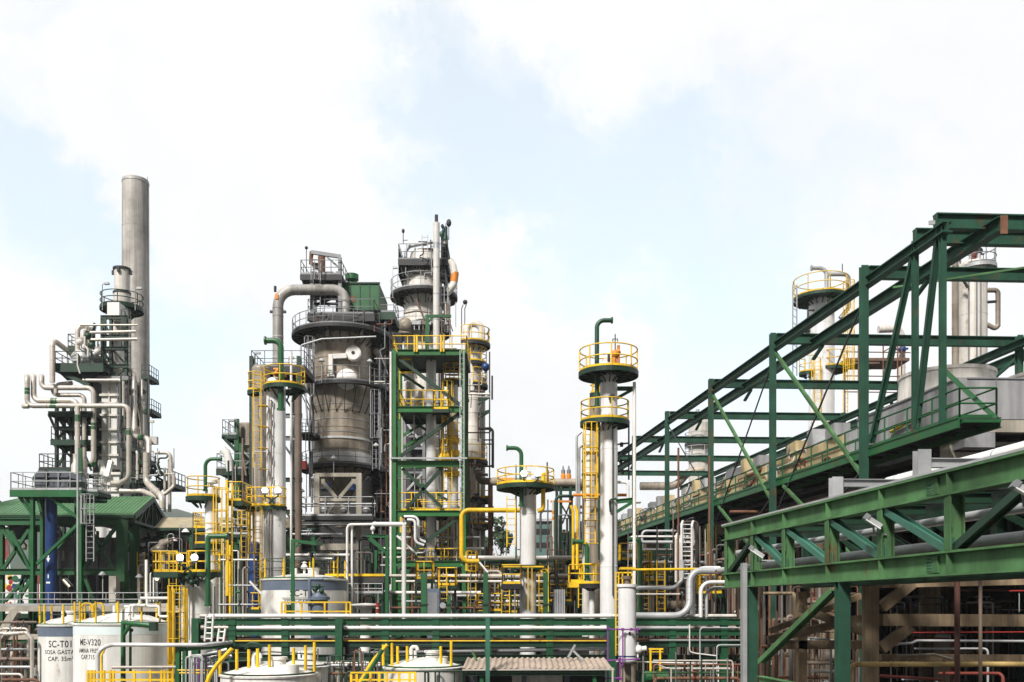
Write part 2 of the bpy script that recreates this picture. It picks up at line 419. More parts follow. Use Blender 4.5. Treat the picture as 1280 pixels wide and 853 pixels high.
cover = wm('ADD', acc, wm('MULTIPLY', wm('SUBTRACT', n2.outputs[0], .5), 1.5))
mr = N.new('ShaderNodeMapRange'); mr.interpolation_type = 'SMOOTHSTEP'
for i, v in ((1, .0), (2, .8), (3, .05), (4, .78)): mr.inputs[i].default_value = v
Lk.new(cover, mr.inputs[0])
n3 = wnoise(wd, 3.2, 6)
mc = N.new('ShaderNodeMapRange')
for i, v in ((1, .3), (2, .7), (3, 5.6), (4, 6.5)): mc.inputs[i].default_value = v
Lk.new(n3.outputs[0], mc.inputs[0])
cl = N.new('ShaderNodeVectorMath'); cl.operation = 'SCALE'; cl.inputs[0].default_value = (.99, .995, 1.0); Lk.new(mc.outputs[0], cl.inputs['Scale'])
bl = N.new('ShaderNodeVectorMath'); bl.operation = 'SCALE'; Lk.new(sky.outputs[0], bl.inputs[0]); bl.inputs['Scale'].default_value = 1.0
b2 = N.new('ShaderNodeVectorMath'); b2.operation = 'ADD'; b2.inputs[1].default_value = (2.9, 3.05, 2.6); Lk.new(bl.outputs[0], b2.inputs[0])
mx = N.new('ShaderNodeMix'); mx.data_type = 'RGBA'; Lk.new(mr.outputs[0], mx.inputs['Factor']); Lk.new(cl.outputs[0], mx.inputs['A']); Lk.new(b2.outputs[0], mx.inputs['B'])
sp = N.new('ShaderNodeSeparateXYZ'); Lk.new(dirv, sp.inputs[0])     # sky behind the camera dimmed to cut frontal fill and deepen contrast
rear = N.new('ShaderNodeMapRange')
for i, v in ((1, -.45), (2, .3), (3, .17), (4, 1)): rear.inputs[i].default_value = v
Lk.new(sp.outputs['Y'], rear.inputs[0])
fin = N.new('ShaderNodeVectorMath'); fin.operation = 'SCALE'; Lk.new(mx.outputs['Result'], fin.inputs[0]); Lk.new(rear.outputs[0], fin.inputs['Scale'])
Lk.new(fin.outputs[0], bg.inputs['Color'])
vs_ = sc.view_settings; vs_.view_transform = 'Standard'; vs_.look = 'None'; vs_.exposure = .72; vs_.gamma = 1; vs_.use_curve_mapping = False
sc.render.engine = 'CYCLES'; sc.cycles.max_bounces = 5; sc.cycles.diffuse_bounces = 3; sc.cycles.glossy_bounces = 3; sc.cycles.use_denoising = True

# ---------------------------------------------------------------- ground, hills, far trees and buildings
with part('ground', M['asphalt'], None) as m: m.add([(-2500,-300,0),(2500,-300,0),(2500,4000,0),(-2500,4000,0)], [(0,1,2,3)])
struct(m.o)
with part('concrete_yard', M['asphalt'], None) as m: m.add([(-60,20,.004),(70,20,.004),(70,120,.004),(-60,120,.004)], [(0,1,2,3)])
struct(m.o)
def hillrow(name, Y, x0, x1, prof, depth, seed):
    r = random.Random(seed); n = 70; k = 12; vs = []
    ph = [r.uniform(0, 6.28) for _ in range(9)]
    for j in range(k+1):
        f = j/k; y = Y+depth*(f-.35)
        for i in range(n+1):
            x = x0+(x1-x0)*i/n; u = i/n
            hgt = prof(u)*(math.sin(PI*min(1, f*1.05))**.8)
            hgt *= 1+.05*math.sin(u*23+ph[0]+f*4)+.03*math.sin(u*51+ph[1]-f*6)+.02*r.uniform(-1, 1)
            vs.append((x, y, max(-2, hgt-1)))
    m = MB(); m.add(vs, [(j*(n+1)+i, j*(n+1)+i+1, (j+1)*(n+1)+i+1, (j+1)*(n+1)+i) for j in range(k) for i in range(n)], True)
    o = m.build(name, M['hill'], None); struct(o); return o
hillrow('hill', 900, -1150, -80, lambda u: 126*math.sin(PI*min(1, u*.86+.1))**.6, 500, 3)
hillrow('hill', 1500, -400, 1400, lambda u: 95*(.6+.4*math.sin(PI*u)), 600, 5)

def tree(px, top, Y, wpx, label, seed, base=0):
    r = random.Random(seed); x = XX(px, Y); ht = ZZ(top, Y); R = wpx*S(Y)/2
    t = thing('tree', label, 'tree', (x, Y, 0), 'trees beyond the plant')
    with part('trunk', M['bark'], t) as m:
        m.tube([(x,Y,0),(x+.1,Y,ht*.4),(x,Y,ht*.85)], [.28,.2,.05], 8)
        for k in range(7):
            a = r.uniform(0, 6.28); z = ht*r.uniform(.35,.75); m.tube([(x,Y,z),(x+math.cos(a)*R*.6,Y+math.sin(a)*R*.6,z+ht*.1)], [.09,.03], 5)
    with part('crown', M['leaf'], t) as m:
        cl = [(V((x+r.gauss(0,.36)*R, Y+r.gauss(0,.36)*R, ht*r.uniform(.38,.93))), r.uniform(.28,.5)*R) for _ in range(26)]
        for c, rr in cl:
            c.x = x+(c.x-x)*(1.25-.8*max(0, c.z/ht-.4))
            for _ in range(95):
                d = V((r.gauss(0,1), r.gauss(0,1), r.gauss(0,1))).normalized()*rr*r.uniform(.55,1.08); p = c+d; s = r.uniform(.16,.36)
                a = V((r.uniform(-1,1), r.uniform(-1,1), r.uniform(-1,1))).normalized(); b = a.cross(d).normalized()
                m.add([p-a*s-b*s*.6, p+a*s-b*s*.5, p+a*s*.8+b*s*.7, p-a*s*.7+b*s*.6], [(0,1,2,3)])
    return t
tree(626, 640, 150, 40, 'tall dark green tree seen between the white column and the small silver column', 1)
tree(607, 668, 140, 34, 'low bushy tree just left of the tall dark green tree behind the pipes', 2)
tree(688, 672, 170, 46, 'rounded tree in front of the far pale teal building', 3)
tree(721, 664, 160, 40, 'dark tree between the far teal building and the tall silver column', 4)
tree(213, 650, 120, 36, 'green tree behind the beige roofed shed at left', 8)
for k, (px, top, w_) in enumerate(((2, 712, 44), (30, 716, 40))):
    tree(px, top, 210, w_, ('far tree at the left picture edge beyond the murals', 'far tree below the lattice mast beyond the murals')[k], 11+k)
b = thing('teal_building', 'far pale teal industrial building with banded windows behind the silver column', 'building', P(684, 758, 130))
x0, x1 = XX(664, 130), XX(700, 130)
with part('wall', M['cyan'], b) as m: m.box((x0, 130, 0), (x1, 140, ZZ(652, 130)))
with part('roof', M['galv'], b) as m: m.box((x0-.4, 129.6, ZZ(652, 130)), (x1+.4, 140.4, ZZ(652, 130)+.35))
for k in range(4):
    z = ZZ(668+k*17, 130)
    with part('window', M['black'], b) as m:
        m.box((x0+.4, 129.94, z), (x1-.4, 129.99, z+.75))
        for i in range(9): m.box((x0+.4+(x1-x0-.8)*i/8-.04, 129.9, z), (x0+.4+(x1-x0-.8)*i/8+.04, 129.95, z+.75))
# far left: lattice mast, mural walls
t = thing('lattice_mast', 'red and white lattice mast rising beyond the green shed', 'mast', P(8, 758, 190))
cx, Y = XX(8, 190), 190
for k in range(6):
    z0, z1 = 2+k*4.4, 2+(k+1)*4.4; w0, w1 = .9-.12*k, .9-.12*(k+1)
    with part('mast_section', M['red' if k % 2 == 0 else 'white'], t) as m:
        for sx in (-1, 1):
            for sy in (-1, 1): m.bar((cx+sx*w0, Y+sy*w0, z0), (cx+sx*w1, Y+sy*w1, z1), .16)
            m.bar((cx-w0*sx, Y-w0, z0), (cx+w1*sx, Y-w1, z1), .1); m.bar((cx-w1, Y-w1, z1), (cx+w1, Y-w1, z1), .1)
t = thing('painted_wall', 'white wall splashed with coloured mural blobs beyond the shed', 'wall', P(22, 758, 160))
x0, x1, y = XX(-4, 160), XX(37, 160), 160
with part('wall', M['white'], t) as m: m.box((x0, y, 0), (x1, y+.6, ZZ(716, y)))
r = random.Random(4)
for mt, n in (('red', 9), ('orange', 8), ('yellow', 6), ('green', 7), ('blue', 6), ('teal', 6)):
    with part('painted_patch', M[mt], t) as m:
        for k in range(n):
            u = r.uniform(.04, .96); u = u*.5 if mt in ('red', 'orange', 'yellow') else .45+u*.5
            cx, cz = x0+(x1-x0)*u, 10+r.uniform(-.2, 5.0); s = r.uniform(.25, .75)
            pts = [(cx+s*math.cos(a)*r.uniform(.6, 1), cz+s*math.sin(a)*r.uniform(.6, 1)) for a in [2*PI*q/8 for q in range(8)]]
            yy = y-.02-.006*k-(.06 if mt in ('green', 'blue') else 0)
            m.add([(a, yy, c) for a, c in pts], [tuple(range(8))])
b = thing('brick_building', 'far low brick building seen right of the mural wall', 'building', P(46, 758, 165))
with part('wall', M['redrust'], b) as m: m.box((XX(38,165), 165, 0), (XX(54,165), 172, ZZ(716,165)))
with part('roof', M['galv'], b) as m: m.box((XX(37.5,165), 164.6, ZZ(716,165)), (XX(54.5,165), 172.4, ZZ(716,165)+.3))
with part('window', M['white'], b) as m:
    for k in range(3): m.box((XX(40+k*4.6,165), 164.95, 11.2), (XX(42.4+k*4.6,165), 164.99, 14))
# ================================================================ LEFT: chimney, heater, shed, tanks
# concrete chimney
Y = 92; s = S(Y); c = (XX(169.5, Y), Y); zt = ZZ(226, Y)
t = thing('chimney', 'tall plain concrete chimney rising behind the heater', 'chimney', (c[0], Y, 0)); LAND.append((170, 300, 'the concrete chimney'))
with part('shaft', M['chim'], t) as m:
    pr = []; n = 11
    for k in range(n):
        z = zt*k/n; r = 1.42-.16*k/n; pr += [(r, z), (r-.012, z+zt/n-.05), (r-.03, z+zt/n-.04), (r-.03, z+zt/n)]
    m.lathe(pr, c, 36); m.lathe([(1.24, zt), (1.02, zt), (1.0, zt-6)], c, 36)
with part('rim', M['galv'], t) as m: m.lathe([(1.25, zt-.35), (1.30, zt-.33), (1.30, zt-.2), (1.25, zt-.18)], c, 36)
with part('lightning_rod', M['darksteel'], t) as m: m.tube([(c[0]+1.27, Y-.2, 4), (c[0]+1.25, Y-.2, zt+.3)], .025, 5)

# process heater
Y = 74; s = S(Y)
t = thing('process_heater', 'white panelled process heater wrapped in cream pipe loops and green steel', 'heater', P(140, 758, Y)); ht = t; LAND.append((140, 540, 'the panelled heater'))
def hb(name, mat, x0, y0, x1, y1, Y0, Y1, t=ht):
    with part(name, M[mat], t) as m: m.box((XX(x0,Y0), Y0, ZZ(y1,Y0)), (XX(x1,Y0), Y1, ZZ(y0,Y0)))
    return m.o
hb('casing', 'grey', 116, 474, 166, 700, 75, 77.2)
hb('casing', 'greycon', 118, 660, 168, 720, 74.5, 75.0)
d_ = hb('flue_duct', 'white', 127, 476, 146, 586, 73.2, 75.0)
with part('stiffener', M['offwhite'], ht) as m:
    for y in (478, 494, 504, 519, 537, 553, 569):
        m.bar(P(124.5, y, 73.1), P(148.5, y, 73.1), .14, .16)
    m.bar(P(136.5, 476, 73.12), P(136.5, 586, 73.12), .09, .09)
hb('flue_duct', 'offwhite', 148, 480, 156, 600, 74.2, 75.0)
with part('stiffener', M['grey'], ht) as m:
    for y in range(484, 600, 13): m.bar(P(147, y, 74.1), P(158, y, 74.1), .12, .16)
hb('header_box', 'white', 119, 591, 149, 700, 72.6, 75.0)
with part('stiffener', M['offwhite'], ht) as m:
    for y in (592, 605, 613): m.bar(P(117, y, 72.5), P(151, y, 72.5), .14, .2)
    m.bar(P(134, 605, 72.5), P(134, 640, 72.5), .1)
for a, b_ in ((125, 131), (139, 134)):
    with part('chute', M['white'], ht) as m: m.bar(P(a, 577, 72.9), P(b_, 597, 72.3), .34, .34)
with part('roof_plate', M['greycon'], ht) as m:
    m.box(P(120, 474, 73), P(160, 470, 80)); m.bar(P(119, 473, 72.8), P(161, 473, 72.8), .2, .3)
# side panels with frames towards the chimney
hb('side_casing', 'grey', 160, 482, 178, 640, 76, 76.8)
with part('stiffener', M['galv'], ht) as m:
    for y in range(490, 640, 24): m.bar(P(159, y, 75.9), P(179, y, 75.9), .12, .2)
    for x in (160, 169, 178): m.bar(P(x, 480, 75.88), P(x, 640, 75.88), .14, .14)
with part('side_brace', M['grey'], ht) as m:
    m.bar(P(160, 474, 75), P(182, 492, 75.5), .25, .3); m.bar(P(163, 486, 75), P(182, 512, 75.5), .16)
    m.bar(P(170, 508, 75.6), P(186, 514, 75.6), .2, .2)
# green steel under the short stack
for x, Yc in ((128, 73.5), (139, 73.5), (158, 73.5), (131, 77), (158, 77)):
    member(ht, 'column', 'dgreen', P(x, 396, Yc), P(x, 478, Yc), .28)
for y in (397, 421, 436, 458):
    member(ht, 'beam', 'dgreen', P(126, y, 73.4), P(160, y, 73.4), .3)
for a, b_ in (((128, 400), (139, 420)), ((158, 400), (147, 420)), ((128, 436), (139, 456)), ((139, 436), (158, 456)), ((128, 458), (139, 476)), ((158, 458), (141, 476))):
    member(ht, 'brace', 'dgreen', P(*a, 73.45), P(*b_, 73.45), .14, .14, 'B')
for a in ((128, 133), (158, 152)):
    with part('gusset', M['dgreen'], ht) as m: m.add([P(a[0],397,73.3), P(a[1],397,73.3), P(a[1]-(1 if a[1]<140 else -1)*2,412,73.3), P(a[0],408,73.3), P(a[0],397,73.6), P(a[1],397,73.6), P(a[1],412,73.6), P(a[0],408,73.6)], [(0,1,2,3),(4,5,6,7),(0,1,5,4),(1,2,6,5),(2,3,7,6),(3,0,4,7)])
with part('duct_cone', M['offwhite'], ht) as m:
    c = (XX(145, 75), 75.); m.lathe([(.9, ZZ(478,75)), (.55, ZZ(440,75)), (.5, ZZ(396,75))], c, 20)
# short stack with ring platform
Yk = 76; c = (XX(152.5, Yk), Yk); r = 9.3*S(Yk)
with part('short_stack', M['offwhite'], ht) as m:
    m.lathe([(r*1.1, ZZ(470,Yk)), (r*1.1, ZZ(368,Yk)), (r, ZZ(366,Yk)), (r, ZZ(336,Yk)), (r-.08, ZZ(336,Yk)), (r-.08, ZZ(350,Yk))], c, 24)
shell_ = m.o
for y in (337, 367):
    with part('stack_ring', M['darksteel'], shell_) as q: q.lathe([(r+.01, ZZ(y,Yk)-.08), (r+.1, ZZ(y,Yk)-.08), (r+.1, ZZ(y,Yk)+.08), (r+.01, ZZ(y,Yk)+.08)], c, 24)
for a in (180, 0, 270):
    with part('lug', M['darksteel'], shell_) as q: q.cbox((c[0]+(r+.12)*math.cos(math.radians(a)), c[1]+(r+.12)*math.sin(math.radians(a)), ZZ(341,Yk)), .18, .18, .35)
ring_platform(ht, c, ZZ(386,Yk), r*1.1, 26*S(Yk), 0, 360, 'dgreen', 'dgreen', rr=.04, brackets=12, step=1.7)
hb('damper_box', 'white', 134, 378, 149, 397, 73.4, 75.2)
for px, py in ((128, 356), (169, 362)):
    with part('lamp_post', M['galv'], ht) as m:
        b = P(px, 388, 74.4); e = P(px, py, 74.4); m.tube([b, e, e+V((.3,-.2,.05))], .035, 5); m.cbox(e+V((.45,-.25,0)), .4, .25, .16)
# upper left platform with drum
xa, xb = XX(68, 72), XX(129, 72)
deck(ht, xa, xb, 72, 77.5, ZZ(456, 72), 'dgreen', 'dgreen', 'FLB', rr=.035, th=.5, step=1.0)
with part('platform_bracket', M['dgreen'], ht) as m:
    for Yb in (72.4, 74.5, 77):
        m.bar(P(70, 463, Yb), P(112, 482, Yb), .2, .3)
    m.add([P(70,463,72.6), P(128,463,72.6), P(118,474,72.6), P(84,476,72.6), P(70,463,77), P(128,463,77), P(118,474,77), P(84,476,77)], [(0,1,2,3),(4,7,6,5),(0,4,5,1),(1,5,6,2),(2,6,7,3),(3,7,4,0)])
with part('drum', M['alu'], ht) as m:
    a = P(97, 447, 72.6); d = V((.25, 1, 0)).normalized()
    m.tube([a-d*.18, a-d*.1, a, a+d*3], [.25, .5, .62, .62], 20)
    m.tube([a+d*1.2+V((0,0,.5)), a+d*1.2+V((0,0,1.1))], .2, 10)
with part('manhole', M['galv'], m.o) as q: q.tube([a-d*.32, a-d*.2], .36, 18)
for x0, y0, x1, y1, z_ in ((65.5, 404, 78, 437, 0),):
    deck(ht, XX(84,74), XX(97,74), 74, 76, ZZ(434,74), 'dgreen', 'dgreen', 'FL', rr=.035, step=.7)
hp = [  # cream pipe loops (photo points with depth), radius in photo pixels
 ([(65.5,478,71.6),(65.5,424,71.6),(84,438,74),(92,446,75)], 3.2),
 ([(97,440,73),(97,408,73),(112,408,73.4),(112,440,74)], 3.0),
 ([(104,436,72.4),(104,416,72.4),(118,410,76)], 2.6),
 ([(100,406.5,72.3),(172,406.5,72.3)], 1.1), ([(112,416,72.2),(170,414.5,72.2)], 1.8), ([(114,425,72.2),(172,424,72.2)], 1.8),
 ([(124,440,74),(138,437,74),(141,452,74),(152,462,74),(166,462,74),(168,476,74),(168,546,73),(186,548,72.4),(186,574,72)], 3.3),
 ([(34,471,75),(34,471,71.2),(34,507.5,71.2),(161,507.5,71.2),(161,598,71.2),(150,604,71.8),(140,604,72.2)], 3.0),
 ([(42,471,76),(42,471,71.6),(42,501,71.6),(97,501,71.2),(97,612,71.2)], 3.2),
 ([(52,471,76),(52,471,72),(52,485,72),(117,485,72),(117,581,72),(105,581,72.6)], 3.1),
 ([(66,480,72.3),(66,494,72.3),(105.5,494,72.3),(105.5,574,72.3),(110,582,73)], 2.6),
 ([(30,508,75),(30,508,71.2),(36,508,71.2)], 3.0),
 ([(104,475.5,72.5),(154,475.5,72.5),(154,520,72.5)], 2.1),
 ([(70,492,72),(70,481,72),(90,479,73)], 2.6),
 ([(176,470,74.5),(176,560,74.5)], 1.6), ([(163,545,73.6),(163,560,73.6),(172,566,73.4),(172,600,73.4)], 2.0),
 ([(183,566,71.8),(183,603,71.8),(203,622,70),(203,636,70)], 4.0),
 ([(194,566,72.5),(213,566,72.5),(214,590,72.5),(217.5,597,72.5),(217.5,608,72.5),(206,618,72),(200,618,72)], 2.4),
 ([(212,575,73),(212,640,73)], 2.2), ([(206,585,72.8),(206,640,72.8)], 1.6),
 ([(150,614,72),(178,614,72),(198,622,71)], 3.1),
]
bands = {7: [(1,.5,'green'), (2,.26,'green'), (3,.36,'green')], 8: [(2,.48,'green'), (3,.2,'green')], 9: [(3,.5,'green'), (4,.16,'green')], 6: [(6,.55,'green')], 10: [(3,.2,'bluegrey')]}
for i, (pts, r) in enumerate(hp):
    ptube(ht, pp(pts), r*S(73), 'cream', band=bands.get(i))
with part('riser', M['cream'], ht) as m: 
    q = pp([(95,568),(95,578),(95,582),(95,614)], 71.0); m.tube(q, [.22,.22,.34,.34], 12)
    q = pp([(104,575),(104,614)], 71.6); m.tube(q, .3, 12)
# green stair tower on the left
for x, Yc in ((71, 73), (80, 75), (90, 73), (104, 74.5)): member(ht, 'column', 'dgreen', P(x, 510, Yc), P(x, 700, Yc), .3)
deck(ht, XX(60,71.8), XX(116,71.8), 71.8, 75, ZZ(514,71.8), 'dgreen', None, th=.4)
deck(ht, XX(63,72), XX(118,72), 72, 75, ZZ(550,72), 'dgreen', 'dgreen', 'L', rr=.035, th=.35)
deck(ht, XX(48,71.5), XX(92,71.5), 71.5, 75, ZZ(586,71.5), 'dgreen', 'darksteel', 'FL', rr=.035, step=.7, h=1.15)
deck(ht, XX(70,72.5), XX(120,72.5), 72.5, 75, ZZ(533,72.5), 'dgreen', None, th=.25)
for a, b_ in (((61,518),(75,550)), ((71,520),(90,548)), ((104,520),(72,548)), ((90,553),(72,584)), ((71,556),(104,584)), ((64,550),(72,562)), ((50,590),(70,600))):
    member(ht, 'brace', 'dgreen', P(*a, 73), P(*b_, 73), .16, .16, 'B')
member(ht, 'post', 'green', P(100.5, 560, 70.6), P(100.5, 640, 70.6), .25, .2, 'B')
# right-hand platform of the heater
deck(ht, XX(186,73), XX(210,73), 73, 77, ZZ(603,73), 'dgreen', 'dgreen', 'FR', rr=.04, step=.8)
deck(ht, XX(164,73.5), XX(180,73.5), 73.5, 76, ZZ(600,73.5), 'dgreen', 'dgreen', 'F', rr=.04, step=.6)
for a, b_ in (((188,604),(200,616)), ((210,604),(190,622)), ((186,590),(204,601))): member(ht, 'brace', 'dgreen', P(*a, 73.2), P(*b_, 73.2), .16, .16, 'B')
with part('valve', M['dgreen'], ht) as m:
    for px, py in ((190,590),(196,584),(200,592)): m.sphere(P(px,py,72.6), .26); m.tube([P(px,py,72.6), P(px,py-6,72.6)], .06, 6); handwheel(m, P(px,py-6,72.6), .25, 'z')
with part('instrument_box', M['offwhite'], ht) as m: m.cbox(P(193, 551, 73), .5, .4, .6); m.tube([P(190,556,73), P(190,526,73)], .03, 5); m.cbox(P(190,527,73), .3, .2, .2)
ladder(ht, XX(170,72.8), 72.8, ZZ(622,72.8), ZZ(586,72.8), -90, 'dgreen', False)

# green roofed shed in front of the heater
t = thing('furnace_shed', 'open steel shed with pale green sheet roof below the heater', 'shed', P(90, 758, 60)); LAND.append((90, 660, 'the green roofed shed')); sh = t
ye, yr, yb = 60., 64.6, 69.2; ze, zr = 16.05, 17.7
def sx(pxf, Yf, Yt): return (504-CX)/F*Yt+(pxf-504)/F*Yf       # follow the plant axis from depth Yf to Yt
xl, xr = (-1, 168)
def eave(pxf, Yt, z): return V((sx(pxf, 60., Yt), Yt, z))
with part('roof', M['roofgreen'], t) as m:
    a0, a1 = eave(-60, ye, ze), eave(168, ye, ze); r0, r1 = eave(-2, yr, zr), eave(168, yr, zr); b0, b1 = eave(-60, yb, ze), eave(168, yb, ze)
    r0 = r0; dz = V((0, 0, -.09))
    for A, B, C, D in ((a0, a1, r1, r0), (r0, r1, b1, b0)):
        m.add([A,B,C,D,A+dz,B+dz,C+dz,D+dz], [(0,1,2,3),(7,6,5,4),(0,4,5,1),(1,5,6,2),(2,6,7,3),(3,7,4,0)])
    m.add([a0, r0, b0, a0+dz, r0+dz, b0+dz], [(0,1,2),(3,5,4),(0,3,4,1),(1,4,5,2)])
    n = 46
    for k in range(n): 
        f = k/n; p = a0.lerp(a1, f); q = eave(-60+228*f, yr, zr) if -60+228*f > -2 else r0
        m.bar(p+V((0,0,.015)), q+V((0,0,.015)), .05, .03)
with part('gutter', M['dgreen'], t) as m:
    m.bar(a0+V((0,-.02,-.2)), a1+V((0,-.02,-.2)), .12, .2)
    m.bar(a1+V((.02,0,-.22)), r1+V((.02,0,-.22)), .1, .3); m.bar(r1+V((.02,0,-.22)), b1+V((.02,0,-.22)), .1, .3)
for k, px in enumerate((-40, 10, 60, 110, 166)):
    with part('roof_truss', M['dgreen'], t) as m:
        A, R_, B = eave(px, ye, ze-.35), eave(px, yr, zr-.35), eave(px, yb, ze-.35); G = lambda f: eave(px, ye+(yb-ye)*f, ze-.5)
        m.bar(G(.02), G(.98), .14, .18); m.bar(A, R_, .14, .2); m.bar(R_, B, .14, .2)
        for f in (.15, .3, .5, .7, .85):
            top = A.lerp(R_, f*2) if f <= .5 else R_.lerp(B, f*2-1); m.bar(G(f), top, .1)
            if f not in (.5,): m.bar(G(f), (A.lerp(R_, min(1, f*2+.3)) if f < .5 else R_.lerp(B, max(0, f*2-1.3))), .09)
for px, Yc, d in ((2, 59.4, .3), (41, 59.4, .38), (102, 59.4, .42), (152.5, 59.2, .55), (168, 61, .5), (56, 69, .3), (110, 69, .3), (160, 69, .3)):
    member(t, 'column', 'sgreen', P(px, 650 if px != 168 else 645, Yc), V((XX(px,Yc), Yc, 0)), d, d, 'B' if d > .5 else 'I')
for y, d in ((652.5, .42), (715, .4), (648, .2)): member(t, 'beam', 'sgreen', P(-30, y, 59.1), P(152, y, 59.1), d)
member(t, 'beam', 'sgreen', P(158, 655, 60), P(205, 668, 69), .35)
for a, b_ in (((2,660),(38,712)), ((38,660),(4,712)), ((58,700),(98,658)), ((44,716),(26,745)), ((8,660),(34,706)), ((104,712),(146,658)), ((112,660),(142,712)), ((104,716),(118,752)), ((40,715),(6,752)), ((30,715),(24,758))):
    member(t, 'brace', 'sgreen', P(*a, 59.3), P(*b_, 59.3), .2, .2, 'B')
with part('chain_hoist', M['dgreen'], t) as m:
    m.bar(P(14, 660, 62), P(52, 662, 62), .3, .35); m.cbox(P(30, 668, 62), 1.1, .5, .7); m.tube([P(30,672,62), P(30,680,62)], .05, 5)
with part('hook', M['orange'], t) as m: m.tube(pp([(30,679),(33,682),(32,687),(29,686)], 62), .07, 6)
# grey furnace body seen under the roof
t = thing('furnace', 'grey corrugated furnace body standing under the green roof', 'furnace', P(108, 758, 66))
hb('wall', 'greycon', 72, 672, 146, 712, 66, 72, t)
with part('corrugation', M['galv'], t) as m:
    for k in range(40): m.bar(P(88+k*1.4, 690, 65.95), P(88+k*1.4, 711, 65.95), .04, .06)
hb('wall', 'darksteel', 60, 712, 150, 800, 67, 72, t)
hb('access_panel', 'offwhite', 72, 688, 80, 701, 65.8, 66.0, t)
for x in (76, 96, 122, 138): member(t, 'buckstay', 'grey', P(x, 664, 65.8), P(x, 760, 65.8), .2)
hb('cabinet_door', 'cream', 136, 720, 145, 755, 58, 58.6, thing('control_cabinet', 'tall beige cabinet standing beside the thick green shed post', 'cabinet', P(140, 758, 58)))
# fan platform and its legs, dark air cooler casing, blue standpipe
Y = 55; z = ZZ(612.5, Y)
t = thing('fan_platform', 'railed green platform on braced legs in front of the shed roof', 'platform', P(62, 758, Y)); LAND.append((62, 606, 'the railed fan platform'))
deck(t, XX(12,Y), XX(103,Y), Y, Y+3.4, z, 'green', 'galv', 'FLRB', rr=.03, step=.75, th=.36)
deck(t, XX(103.5,Y), XX(121,Y), Y+.2, Y+2, ZZ(614,Y), 'dgreen', 'galv', 'FR', rr=.025, step=.6)
for px, Yc in ((41, Y+.3), (53, Y+2.8), (101, Y+.3), (96, Y+2.8)): member(t, 'leg', 'green', V((XX(px,Yc), Yc, z-.3)), V((XX(px,Yc), Yc, 0)), .26)
for a, b_ in (((22,618),(40,642)), ((30,618),(41,638)), ((90,618),(100,640)), ((46,618),(52,640)), ((60,620),(98,648)), ((98,655),(46,705)), ((14,664),(38,712))): member(t, 'brace', 'green', P(*a, Y+.4), P(*b_, Y+.4), .16, .16, 'B')
ladder(t, XX(114,Y), Y-.15, ZZ(702,Y), ZZ(620,Y), -90, 'galv', True)
member(t, 'downpipe', 'galv', P(97, 560, Y-.3), P(97, 765, Y-.3), .09, .09, 'B')
t = thing('air_cooler', 'slate grey stacked air cooler casing with slanted ends on the railed platform', 'cooler', P(64, 612, Y+1))
for y0, y1, w0, w1, dx in ((588, 597.5, 16, 24, 0), (599, 609.5, 24, 19, 0)):
    with part('casing', M['hexgrey'], t) as m:
        for Ya, sc_ in ((Y+.5, 1),):
            q = []
            for yy, ww in ((y1, w1), (y0, w0)):
                for Yc in (Y+.5, Y+2.9):
                    zc = ZZ(yy, Y+.5); q.append([V((XX(64-ww, Y+.5), Yc, zc)), V((XX(64+ww, Y+.5), Yc, zc))])
            m.add([q[0][0],q[0][1],q[1][1],q[1][0],q[2][0],q[2][1],q[3][1],q[3][0]], [(0,3,2,1),(4,5,6,7),(0,1,5,4),(1,2,6,5),(2,3,7,6),(3,0,4,7)])
        m.box((XX(42,Y+.5), Y+.42, ZZ(y1-.5,Y+.5)), (XX(86,Y+.5), Y+.5, ZZ(y1-2,Y+.5)))
with part('divider', M['darksteel'], t) as m: m.bar(P(57.5, 588, Y+.38), P(57.5, 610, Y+.38), .12); m.bar(P(73, 588, Y+.38), P(73, 610, Y+.38), .05); m.box(P(43,610.5,Y+.5), P(86,612.3,Y+2.8))
t = thing('blue_standpipe', 'thick blue upright pipe with white arrow rising to the railed platform', 'pipe', V((XX(64,Y+1.2), Y+1.2, 0))); LAND.append((64, 690, 'the thick blue pipe'))
c = (XX(64,Y+1.2), Y+1.2)
with part('shell', M['blue'], t) as m:
    m.lathe([(.34,0),(.34,5),(.37,5.02),(.37,5.2),(.34,5.22),(.34,z-.3)], c, 24)
with part('arrow_mark', M['marks'], t) as m:
    y = c[1]-.355; zc = ZZ(697,Y)
    m.box((c[0]-.035, y-.01, zc-.0), (c[0]+.035, y, zc+.28)); m.add([(c[0]-.11,y-.01,zc),(c[0]+.11,y-.01,zc),(c[0],y-.01,zc-.26)], [(0,2,1)])
    m.box((c[0]-.13, y+.012, ZZ(728,Y)-.05), (c[0]+.1, y+.02, ZZ(728,Y)+.05)); m.box((c[0]-.03, y-.01, ZZ(720,Y)-.12), (c[0]+.03, y, ZZ(720,Y)+.12))
# pipe bridge walkway at the left
Y = 52.5; zw = ZZ(757.5, Y)
t = thing('walkway', 'beige edged walkway with grey rail crossing in front of the green shed', 'walkway', P(100, 758, Y)); LAND.append((60, 760, 'the beige walkway'))
with part('deck', M['beigecon'], t) as m: m.box((XX(-40,Y), Y, zw-.32), (XX(222,Y), Y+1.4, zw)); m.box((XX(-40,Y), Y-.05, zw-.32), (XX(222,Y), Y, zw-.1))
with part('handrail', M['galv'], t) as m: rail_path(m, [(XX(-40,Y), Y+.06, zw), (XX(218,Y), Y+.06, zw)], .75, .022, .95)
with part('handrail', M['galv'], t) as m: rail_path(m, [(XX(-40,Y), Y+1.3, zw), (XX(218,Y), Y+1.3, zw)], .75, .022, 1.9, toe=False)
for px in (38, 133, 205): member(t, 'column', 'green', V((XX(px,Y+.7), Y+.7, zw-.3)), V((XX(px,Y+.7), Y+.7, 0)), .22)
